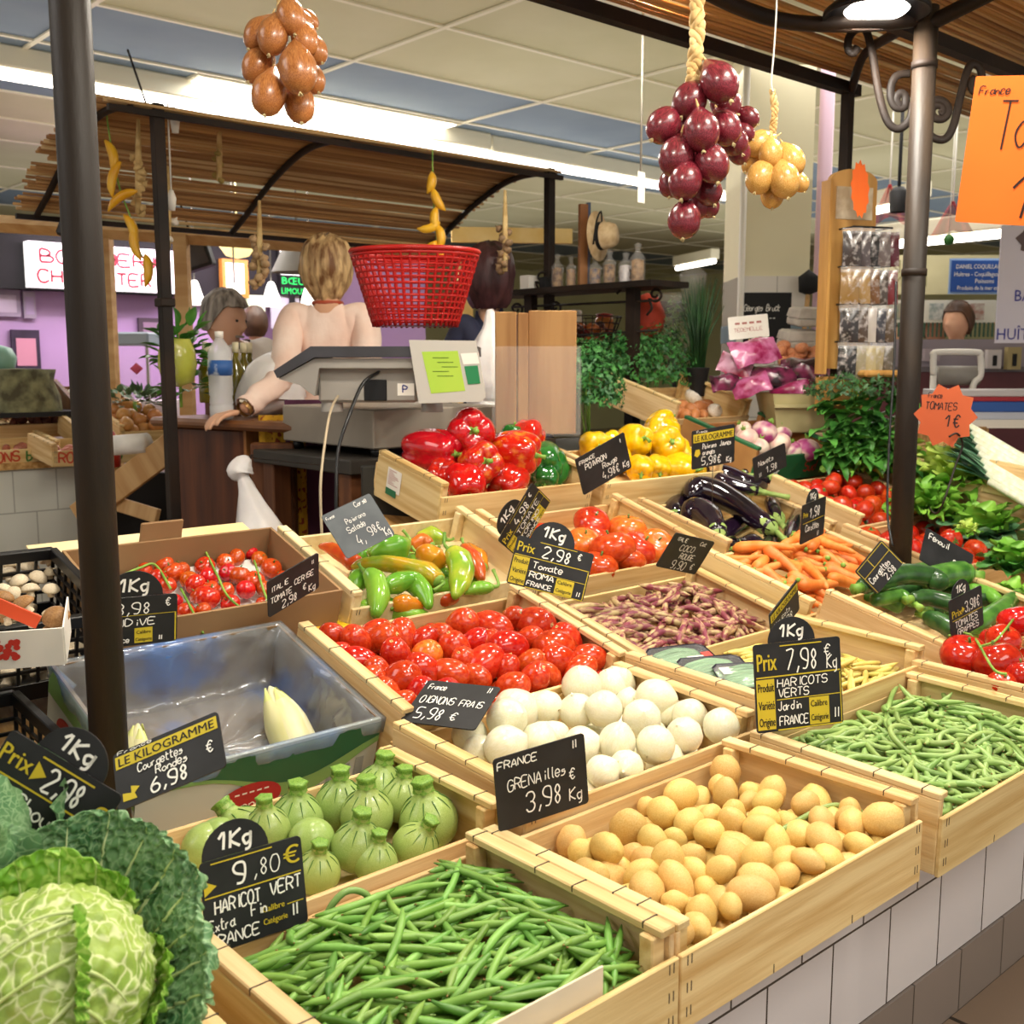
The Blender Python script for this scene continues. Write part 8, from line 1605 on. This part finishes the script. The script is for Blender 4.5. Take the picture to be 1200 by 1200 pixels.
for x, y, D, rx, rz, n, m, lb in ((690, 452, 4.05, .13, .20, 1000, PARS, 'dark green curly parsley bunch beside the paper bags'), (765, 430, 4.8, .21, .21, 1300, PARS, 'big dark green parsley bunch behind the slanted garlic crate'), (722, 425, 4.75, .18, .17, 800, PARS, 'parsley bunch at the back in front of the wire basket'), (795, 395, 4.9, .085, .21, 220, mat('herb_soft_green', '5F7F4A', '8FA870', .5, 20), 'pale green herbs in a cellophane sleeve left of the chives'), (1003, 452, 4.07, .19, .075, 420, mat('dill_green', '244A26', '3E6A38', .5, 20), 'dark feathery greens below the spice rack foot')):
    p = at(x, y, D); t = thing('herb_bunch', lb, 'herbs', T(p)); mb = MB(); leaf_tuft(mb, (0, 0, -.02), rx*1.15, rx, rz, n, .017); mb.build('leaves', m, t); mb = MB(); [mb.tube([(RL.uniform(-.02, .02), RL.uniform(-.02, .02), -rz*1.05), (RL.uniform(-.06, .06), RL.uniform(-.05, .05), rz*.3)], .0025, 4) for q in range(8)]; mb.build('stems', STEMG, t)
p = at(792, 402, 4.9); tag(MB().lathe([(.03, -.12), (.06, .02), (.085, .18), (.09, .22)], 14, 0, None, lambda r, z, th, t_: (r*(1+.1*math.sin(4*th)), z)).build('herb_sleeve', CELL, None, T(p)), 'clear cellophane sleeve around the pale herbs', 'sleeve')
p = at(812, 327, 4.9); tag(MB().lathe([(.001, -.07), (.05, -.05), (.06, .02), (.03, .05), (.001, .06)], 12, 0, None, lambda r, z, th, t_: (r*(1+.2*noise.noise(V((3*math.cos(th), 3*math.sin(th), 9*z)))), z)).build('crumpled_bag', CELL, None, T(p)), 'crumpled clear plastic bag above the chives', 'bag')
p = at(818, 432, 4.72); t = thing('chive_pot', 'pot of tall dark green chives behind the garlic crate', 'plant', T(p)); mb = MB()
for q in range(150): a = RL.uniform(0, 6.28); b = RL.uniform(0, 1)**.6; x_, y_ = .03*b*math.cos(a), .03*b*math.sin(a); L_ = RL.uniform(.24, .42); e = b*RL.uniform(.2, .5); mb.tube([(x_, y_, 0), (x_+e*.05*math.cos(a), y_+e*.05*math.sin(a), L_*.5), (x_+e*.22*math.cos(a), y_+e*.22*math.sin(a), L_*(1-.2*e))], [.0028, .0025, .0008], 4)
mb.build('blades', mat('chive_green', '18331A', '2F5A2C', .5, 10), t); MB().lathe([(.03, -.12), (.05, 0), (.053, .005), (.04, .0)], 16).build('pot', BLK, t)
# eggs, egg boxes, net packs, veneer basket
EGG = mat('egg_shell', 'B5714A', 'C98A62', .4, 6, rv=.1); em = stash(proto(MB().lathe([(max(.02, math.sin(math.pi*i/10))*(1-.1*i/10), -math.cos(math.pi*i/10)*1.28) for i in range(11)], 14), 'egg', EGG, 'brown egg in the pile left of the spice rack', 'egg', 'brown eggs'))
RE = random.Random(5)
for i in range(26): x = 912+RE.uniform(0, 48); y = 404+RE.uniform(0, 24)+(x-912)*.15; put(em, T(at(x, y, 4.55+RE.uniform(0, .08))) @ euler(RE.uniform(0, 6), RE.uniform(0, 6), 0) @ S(.025))
PULP = mat('egg_box_pulp', 'A8A096', 'BBB3A8', .8, 20)
for x, y, lb in ((950, 372, 'grey egg box on top of the stack beside the spice rack'), (938, 398, 'lower grey egg box beside the brown eggs')):
    p = at(x, y, 4.7); t = thing('egg_box', lb, 'egg box', T(p) @ Rz(-.5) @ Rx(.15) @ S(1.15)); MB().box((-.075, -.05, -.03), (.075, .05, .0), bev=.006).build('base', PULP, t); MB().grid([[(.075*a*s, .05*b*s, z) for a, b in ((-1, -1), (0, -1), (1, -1), (1, 0), (1, 1), (0, 1), (-1, 1), (-1, 0))] for s, z in ((1, .001), (.92, .03), (.8, .036), (.0, .036))], closed=True, smooth=False).build('lid', PULP, t)
NETS = [mat('net_pack_%d' % q, a, b, .25, 14, .8, .5, 40, ramp=(.42, .58), coat=.4) for q, (a, b) in enumerate((('8E1F4E', 'C26A9A'), ('2A1620', '7A2A50'), ('A8264A', 'D9A8C4')))]
for i, (x, y, w, h_, rz_, lb) in enumerate(((885, 412, 60, 34, .3, 'red and silver foil pack uppermost of the purple heap'), (905, 440, 56, 28, -.1, 'dark foil pack in the middle of the purple heap'), (862, 428, 40, 30, -.4, 'purple foil pack at the left of the heap'), (880, 452, 44, 26, .2, 'pink foil pack at the lower left of the heap'), (938, 432, 52, 28, -.3, 'purple and pink foil pack below the eggs'), (962, 448, 46, 26, .5, 'purple printed foil pack at the right, over the veneer basket'), (925, 458, 46, 22, 0, 'dark foil pack in front over the veneer basket'), (850, 448, 34, 22, .1, 'small pink foil pack behind the slanted crate board'))):
    p = at(x, y, 4.38+.03*(i % 3)); M = frame(p, toC(p)+UP*.6+RT*U(-.4, .4), RT) @ Rz(rz_); a, b = px(w/2, 4.4), px(h_/2, 4.4)
    rows = [[(a*u, b*v*(1+.1*math.sin(5*u+i)), (.032*(1-u*u)*(1-v*v)+.008*noise.noise(V((u*3, v*3, i))))) for u in [q/8-1 for q in range(17)]] for v in [q/5-1 for q in range(11)]]; back_ = [[(x_, y_, -z_*.8-.001) for x_, y_, z_ in r] for r in rows]
    t = tag(MB().grid(rows).grid([r[::-1] for r in back_]).build('foil_pack', NETS[i % 3], None, M), lb, 'foil pack')
VEN = mat('veneer_pale', 'A39A6C', 'B8AD80', .6, 5)
p = at(934, 476, 4.42); t = thing('veneer_basket', 'pale greenish veneer basket below the purple foil packs', 'basket', T(p) @ Rz(-.73)); a, b = px(40, 4.42), px(30, 4.42)
MB().grid([[(a*s*u, .16*v*s, z) for u, v in ((-1, -1), (1, -1), (1, 1), (-1, 1))] for s, z in ((1, .055), (.985, .054), (.78, -.095), (.76, -.095), (.96, .05))], closed=True, smooth=False).build('sides', VEN, t); MB().box((-a*.93, -.163, .0), (a*.93, -.150, .012)).build('band', VEN, t); MB().box((-a*.78, -.12, -.10), (a*.78, .12, -.094)).build('base', VEN, t)
p = at(890, 372, 4.6); t = thing('shop_sign', 'black sign with white script on the pillar', 'sign', pm @ T(-.02, -.022, 0)); z0_, z1_ = at(890, 402, 6).z, at(890, 343, 6).z; MB().box((.02, 0, z0_), (.30, .008, z1_)).build('board', BLK, t)
mb = MB(); stroke_text(mb, 'Georges Bruck', .035, z1_-.10, .035, .24, .004, slant=.25); [rect(mb, .06+.02*q, z1_-.142, .072+.02*q, z1_-.138) for q in range(8)]; mb.build('lettering', CHALKW, t, T(0, -.001, 0) @ Rx(math.pi/2))
p = at(877, 383, 4.6); t = thing('paper_label', 'white paper label with faded red print standing behind the foil packs', 'label', frame(p, toC(p)+UP*.5, RT)); rbox(px(46, 4.6), px(30, 4.6), .002).build('sheet', WHITEP, t); mb = MB(); stroke_text(mb, 'TEDEMELLE', -.06, -.02, .016, .12, .002); [rect(mb, -.055+.03*q, .014, -.035+.03*q, .024) for q in range(4)]; mb.build('lettering', mat('faded_red_ink', 'B0706A', rough=.7), t); MB().tube([(0, -.03, -.002), (0, -.16, -.04)], .003, 5).build('stick', PALEW, t)
p = at(947, 342, 5.9); t = thing('hanging_brush', 'dark brush hanging on the pillar behind the egg boxes', 'brush', T(p)); MB().lathe([(.001, -.02), (.05, 0), (.055, .08), (.001, .12)], 12).build('head', BLK, t); MB().tube([(0, 0, 0), (-.04, 0, -.35)], .014, 6).build('handle', PALEW, t)
# spice rack
sp0 = at(990, 432, 4.13); yaw_ = -.42; rkM = T(sp0) @ Rz(yaw_); rk_ = thing('spice_rack', 'tall arched wooden display rack of spice sachets', 'rack', rkM); RW = mat('rack_wood', 'B0803E', 'C99A56', .5, 5, stretch=(4, 4, .5)); hR, wR = px(212, 4.13), px(62, 4.13)
pts = [(-wR/2, 0), (wR/2, 0), (wR/2, hR)]+[(wR/2*math.cos(math.pi*q/12), hR+.045*math.sin(math.pi*q/12)) for q in range(1, 12)]+[(-wR/2, hR)]
prism(MB(), pts, -.012, .012).build('back_board', RW, rk_); MB().box((-wR/2-.012, -.03, -.02), (-wR/2, .03, hR)).build('side_board', RW, rk_); MB().box((-.02, -.16, -.03), (wR/2+.06, .05, -.005), bev=.008).build('foot', RW, rk_); MB().box((-.1, -.02, -.16), (.1, .04, -.03)).build('stand', RW, rk_)
MB().box((-wR*.38, -.016, hR*.80), (wR*.40, -.012, hR*.97)).build('header_picture', mat('header_print', 'B09A7A', 'D9CBB0', .5, 14), rk_)
SACH = mat('sachet_film', 'FFFFFF', rough=.2, alpha=.14, spec=1, bump=.8, bscale=40)
SPC = ['3A3230', '50484A', '24201F', '6A5E5C', '5A1A2A', '8A6A3A', '9A7A4A', '6E4A2A', '4A4038', '7A2A30', '2E2A2A', '4A3A30', 'B8B0A8', '3A3A42', '5A4A3A', '1E1C1C', '8E8468', 'A89A70', '9C8E68', '5E5444']
for row in range(4):
    zr = hR*(.74-.20*row); MB().tube([(-wR*.30, -.10, zr+.004), (wR*.55, -.10, zr+.004)], .004, 6).build('rod', BLK, rk_)
    for q in (-wR*.28, wR*.5): MB().tube([(q, -.10, zr+.004), (q, -.012, zr+.004)], .003, 5).build('rod_arm', BLK, rk_)
    for j in range(5):
        x_ = -wR*.30+wR*.20*j; lb = 'sachet %s in the %s row of the spice rack' % (('at the left end', 'second from the left', 'in the middle', 'second from the right', 'at the right end')[j], ('top', 'second', 'third', 'bottom')[row]); M = rkM @ T(x_, -.10, zr) @ Rz(-.5) @ Ry(U(-.06, .06)); t = thing('spice_sachet', lb, 'sachet', M)
        rows = [[(.035*u, -.013*(1-u*u)*math.sin(math.pi*v)-.001, -.134*v) for u in (-1, -.5, 0, .5, 1)] for v in [k/6 for k in range(7)]]; MB().grid([[(a_*1.05, b_-.001, c_) for a_, b_, c_ in r] for r in rows[:2]]).build('film', SACH, t); MB().grid([[(a_*.95, b_, c_*.93-.012) for a_, b_, c_ in r] for r in rows]).grid([[(a_*.95, -b_*.5, c_*.93-.012) for a_, b_, c_ in r[::-1]] for r in rows]).build('spice', mat('sachet_'+SPC[row*5+j], SPC[row*5+j], 'B4ACA8', .2, 45, .9, ramp=(.5, .75)), t)
# ---------------------------------------------------------------- salads, greens and leeks on the right
LC = Crate(3.80, 1.50, .82, 12, 'pine crate under the curly lettuces at the right', w=.75, d=.375, h=.16); LC2 = Crate(3.86, 1.93, .93, 12, 'pine crate under the celery and the frisee at the right', w=.75, d=.375, h=.16)
LET = [mat('lettuce_bright', '5A9A2E', '8FC24A', .4, 9), mat('lettuce_yellow', '9CC23A', 'CFE07A', .4, 8), mat('lettuce_mid', '2F6A2C', '5C9A44', .4, 9), mat('lettuce_cool', '3A7040', '86B088', .4, 10)]
def lettuce(x, y, D, r, ms, label, n=34, L=1.0, ruff=.014, w=.5):
    p = at(x, y, D); t = thing('lettuce', label, 'lettuce', T(p)); bs = [MB() for m in ms]
    for i in range(n):
        f = i/n; a = i*2.399; el = .15+1.25*(1-f); d = V((math.cos(a)*math.cos(el), math.sin(a)*math.cos(el), math.sin(el)))
        leaf(bs[min(int((1-f)*len(ms)*1.0), len(ms)-1)], d*r*.25+V((0, 0, -r*.3)), d, (0, 0, 1) if abs(d.z) < .9 else (-math.cos(a), -math.sin(a), .2), r*L*RL.uniform(.8, 1.1), r*w*RL.uniform(.8, 1.1), 0, .55, 14, ruff, i)
    for q, (b_, m) in enumerate(zip(bs, ms)): b_.build('outer_leaves' if q == 0 else 'heart_leaves', m, t)
for a in ((1040, 540, 4.2, .15, (LET[0], LET[1]), 'bright frisee lettuce left of the rust-brown pole', 60, 1, .018, .22), (1003, 540, 4.1, .11, (LET[0], LET[0]), 'bright green curly lettuce above the round tomatoes', 50, 1, .018, .22), (1118, 562, 4.0, .165, (LET[0], LET[1]), 'yellow-hearted curly lettuce below the orange star card', 60, 1, .020, .30), (1080, 592, 3.85, .12, (LET[0], LET[0]), 'curly green lettuce just right of the rust-brown pole', 46, 1, .018, .3), (1150, 622, 3.75, .145, (LET[3], LET[0]), 'blue-green leafy lettuce right of the card wire', 40, 1, .016, .4), (1195, 607, 3.9, .17, (LET[2], LET[3]), 'dark green leafy lettuce at the right picture edge', 40, 1, .012, .45), (1190, 660, 3.3, .10, (LET[2], LET[0]), 'green lettuce hanging over the crate at the right edge', 30, 1, .012, .45), (1185, 700, 3.2, .07, (LET[0], LET[0]), 'light green leaves touching the courgette crate corner', 20, 1, .008, .4), (1133, 622, 3.3, .045, (LET[0], LET[1]), 'small lettuce leaves lying on the tomatoes beside the fenouil card', 14, 1, .006, .4)): lettuce(*a)
mb = MB(); t = thing('celery_heap', 'heap of dark green leaf celery below the foil packs', 'celery', None)
for i in range(150): x, y = RL.uniform(965, 1066), RL.uniform(455, 530); leaf(mb, at(x, y+8, 4.10-.001*(y-455)), RT*RL.uniform(-1, .3)-UP*RL.uniform(-.4, .5)-FW*.5, UP, RL.uniform(.07, .125), RL.uniform(.016, .03), 0, .4, 6, .004, i)
mb.build('leaves', mat('celery_leaf', '2A5E24', '5A9A40', .4, 12), t); mb = MB()
for i in range(26): x, y = RL.uniform(965, 1050), RL.uniform(490, 540); mb.tube([at(x, y, 4.08), at(x+RL.uniform(14, 40), y-RL.uniform(8, 26), 4.14)], .008, 6)
mb.build('stalks', mat('celery_stalk', '5E8F36', '8AB858', .4, 10), t)
LKW, LKG = mat('leek_white', 'DDE3C0', 'F0F0E0', .35, 12, stretch=(.4, 5, 5)), mat('leek_green', '3E6A4E', '7FA888', .4, 12)
for i in range(9):
    y_ = 505+i*8; a = at(1108+3*i, y_-22, 4.0-.02*i); b = at(1225+3*i, y_+48, 3.75-.02*i); d = b-a; t = thing('leek', 'leek %s' % ('lying uppermost of the bundle at the right', 'second from the top of the leek bundle', 'third from the top of the leek bundle', 'fourth from the top of the leek bundle', 'in the middle of the leek bundle', 'just under the middle of the leek bundle', 'third from the bottom of the leek bundle', 'second from the bottom of the leek bundle', 'lowest of the leek bundle, above the lettuces')[i], 'leek', None)
    MB().tube([a+d*.25, a+d*.5, b], [.014, .015, .016], 10).build('shaft', LKW, t); mb = MB(); s_ = d.normalized()
    for q in range(4): leaf(mb, a+d*.3, -s_+V((RL.uniform(-.2, .2), RL.uniform(-.2, .2), .12*q)), (0, 0, 1), .20, .016, 0, .3, 6)
    mb.build('green_tops', LKG, t)
bgc(1262, 560, 3.6, 8, 'wooden crate corner in front of the leeks at the right edge', .5, .3, .12)
# ---------------------------------------------------------------- fish counter far right
def fp_(x, y, D=7.3): return at(x, y, D)
ya2 = math.atan2(RT.y, RT.x)
def flat(nm, lb, x0, y0, x1, y1, D, m, dep=.03, cat='sign'):
    p = at(x0, y1, D); w, h = px(x1-x0, D), px(y1-y0, D); o = MB().box((0, 0, 0), (w, dep, h)).build(nm, m, None, T(p) @ Rz(ya2)); tag(o, lb, cat); return o, w, h
FW_ = mat('fish_awning_white', 'DAD8C8', 'E6E4D4', .6, 4)
o, w, h = flat('fish_stall_fascia', 'cream lettered fascia behind the spice rack and pole', 1020, 300, 1200, 345, 8.2, mat('fascia_cream', 'B5AE8A', 'C2BB98', .7, 3), cat='fascia'); mb = MB(); font_text(mb, 'INET', .08, h*.55, .10, .32); font_text(mb, 'MAN', .16, h*.2, .09, .26); mb.build('lettering', mat('fascia_letter', '8A8460', rough=.7), o, T(0, -.002, 0) @ Rx(math.pi/2))
o, w, h = flat('fish_awning', 'white awning strip with pictures and a striped edge over the fish counter', 1032, 352, 1172, 378, 7.6, FW_, .25, 'awning'); mb = MB()
for q in range(28): rect(mb, w*q/28, -.10, w*(q+.5)/28, .0, 0, .0)
mb.build('striped_edge', mat('stripe_green', '3F5E4A', rough=.7), o, T(0, -.002, 0) @ Rx(math.pi/2)); mb = MB()
for q, c in enumerate((.04, .22, .40, .55, .74)): rect(mb, w*c, .02, w*(c+.12), h*.85, q % 3, .0)
mb.build('pictures', [mat('pic_a', 'B8A88A', '8A9A8A', .6, 30), mat('pic_b', 'CFC8B8', 'A86A5A', .6, 26), mat('pic_c', '9AA6A0', 'D8D8D0', .6, 30)], o, T(0, -.003, 0) @ Rx(math.pi/2))
o, w, h = flat('blue_sign', 'blue sign with white italic lettering above the fish awning', 1114, 306, 1176, 342, 7.4, mat('sign_blue', '1C4894', '214F9C', .5, 2)); mb = MB(); rect(mb, -.015, -.015, w+.015, h+.015, 1, -.012)
for q, (s_, a_, b_, ww) in enumerate((('DANIEL COQUILLAGES', .08, .74, 1.05), ('Huîtres - Coquillages -', .05, .50, 1.0), ('Poissons', .45, .28, .4), ('Produits de la mer et', .12, .06, .86))): font_text(mb, s_, w*a_, h*b_, h*.14, w*ww*.88, 0, .002)
mb.build('lettering', [WHITE, mat('sign_edge_blue', '8FB0DC', rough=.5)], o, T(0, -.002, 0) @ Rx(math.pi/2))
o, w, h = flat('white_banner', 'white banner with blue capitals at the right picture edge', 1166, 268, 1236, 402, 5.6, mat('banner_white', 'D6D2E0', 'E2DEEA', .6, 2), .01, 'banner'); mb = MB(); font_text(mb, 'BAR À', w*.28, h*.36, h*.10, w*.65); font_text(mb, 'HUÎTRES', w*.02, h*.03, h*.10, w*.9); mb.add([(w*.42+.06*math.cos(q*.6)*(1 if q % 2 else .5), h*.88+.06*math.sin(q*.6), .001) for q in range(10)], [tuple(range(10))], 1, False); mb.build('lettering', [mat('banner_blue', '3A3C9A', rough=.6), mat('banner_bird', '6A5A5A', rough=.6)], o, T(0, -.002, 0) @ Rx(math.pi/2))
GC = mat('fish_counter_grey', '8A8088', '968C94', .5, 3); p = at(1020, 432, 6.8); w = px(260, 6.8); fc_ = thing('fish_counter', 'grey fish counter with a dark red lower front at the far right', 'counter', T(p) @ Rz(ya2)); MB().box((0, 0, 0), (w, .5, px(34, 6.8))).build('top', GC, fc_); MB().box((0, -.02, -p.z), (w, .5, -.001)).build('base', mat('fish_red', '5A2A30', '6A343A', .5, 3), fc_); MB().box((-.02, -.04, -.02), (w, 0, .012)).build('ledge', mat('ledge_grey', '6A6268', rough=.5), fc_)
for x, y, w_, h_, c, lb in ((1165, 421, 16, 22, 'C9C2C0', 'white price holder standing on the fish counter'), (1188, 420, 16, 26, 'A8986A', 'framed card on the fish counter at the right edge'), (1092, 416, 18, 14, 'A89AA0', 'small grey box on the fish counter behind the trolley')): o, a, b = flat('counter_card', lb, x-w_/2, y-h_/2, x+w_/2, y+h_/2, 6.7, mat('cc_'+c, c, rough=.6), .05, 'card'); MB().box((a*.35, -.006, b*.15), (a*.65, -.001, b*.7)).build('print', BLK, o)
tr = thing('trolley', 'white tubular trolley with a grey roll in front of the fish counter', 'trolley', None); P = [(1094, 440), (1094, 418), (1098, 413), (1144, 413), (1149, 418), (1149, 440), (1142, 448), (1138, 462)]; MB().tube(cr([at(a, b, 6.0) for a, b in P], 4), .018, 8).build('frame', WHITE, tr); MB().tube([at(1098, 440, 6.05), at(1146, 440, 6.05)], .055, 14).build('roll', GREYP, tr); MB().tube([at(1094, 440, 6.0), V((*at(1094, 440, 6.0).xy, 0))], .018, 8).build('leg', WHITE, tr); MB().tube([at(1138, 462, 6.0), V((*at(1138, 462, 6.0).xy, 0))], .018, 8).build('leg', WHITE, tr)
stk = at(1165, 492, 5.2); MBt = thing('side_table', 'low white table carrying red and blue trays at the right edge', 'table', T(stk) @ Rz(ya2)); MB().box((-.28, 0, -.04), (.5, .45, 0)).build('top', WHITE, MBt); [MB().box((a, .05, -stk.z), (a+.05, .1, -.04)).build('leg', GREYP, MBt) for a in (-.25, .42)]
for z_, c, h_, lb in ((0.0, 'BFC4D2', .035, 'white paper pack on the low white table'), (.036, '2E5AA8', .05, 'blue tray stacked on the low white table'), (.087, 'A82A34', .022, 'red tray stacked over the blue tray'), (.11, 'C8C4C8', .03, 'pale lid on top of the red and blue trays')): tag(MB().box((-.20, .03, z_), (.4, .40, z_+h_), bev=.004).build('tray', mat('tray_'+c, c, rough=.4), None, T(stk) @ Rz(ya2)), lb, 'tray')
NET = mat('red_net', 'A81E24', 'C2282C', .7, 60, alpha=.55)
for x, y, w, h_, lb in ((1043, 216, 46, 50, 'red net swag hanging from the ceiling behind the starburst label'), (1117, 236, 56, 46, 'red net swag hanging from the ceiling right of the pole')):
    rows = []
    for i in range(9): f = i/8; rows.append([at(x+(u*w/2)*(f**.9)+2*math.sin(u*7), y+h_*f-12*f*(1-abs(u)), 7.0+.08*math.sin(u*9)) for u in [q/8-1 for q in range(17)]])
    a = at(x, y, 7.0); t = thing('net_swag', lb, 'net', None); MB().grid(rows).build('net', NET, t); MB().tube([a, V((a.x, a.y, CZ-.01))], .006, 5).build('cord', TWINE, t)
p = at(1112, 281, 6.9); t = thing('green_ball', 'small green ball ornament hanging under the red net', 'ornament', T(p)); MB().lathe([(max(.002, .035*math.sin(math.pi*i/8)), -.035*math.cos(math.pi*i/8)) for i in range(9)], 14).build('ball', mat('ball_green', '2E6A2A', rough=.4), t); MB().tube([(0, 0, .03), (0, 0, CZ-p.z-.005)], .003, 5).build('string', TWINE, t)
p = at(1053, 233, 6.6); t = thing('spotlight', 'black ceiling spotlight between starburst label and pole', 'lamp', T(p)); MB().lathe([(.05, -.08), (.055, .04), (.03, .07), (.001, .075)], 14).build('body', SPK, t); MB().tube([(0, 0, .07), (0, 0, CZ-p.z-.005)], .012, 6).build('arm', SPK, t)
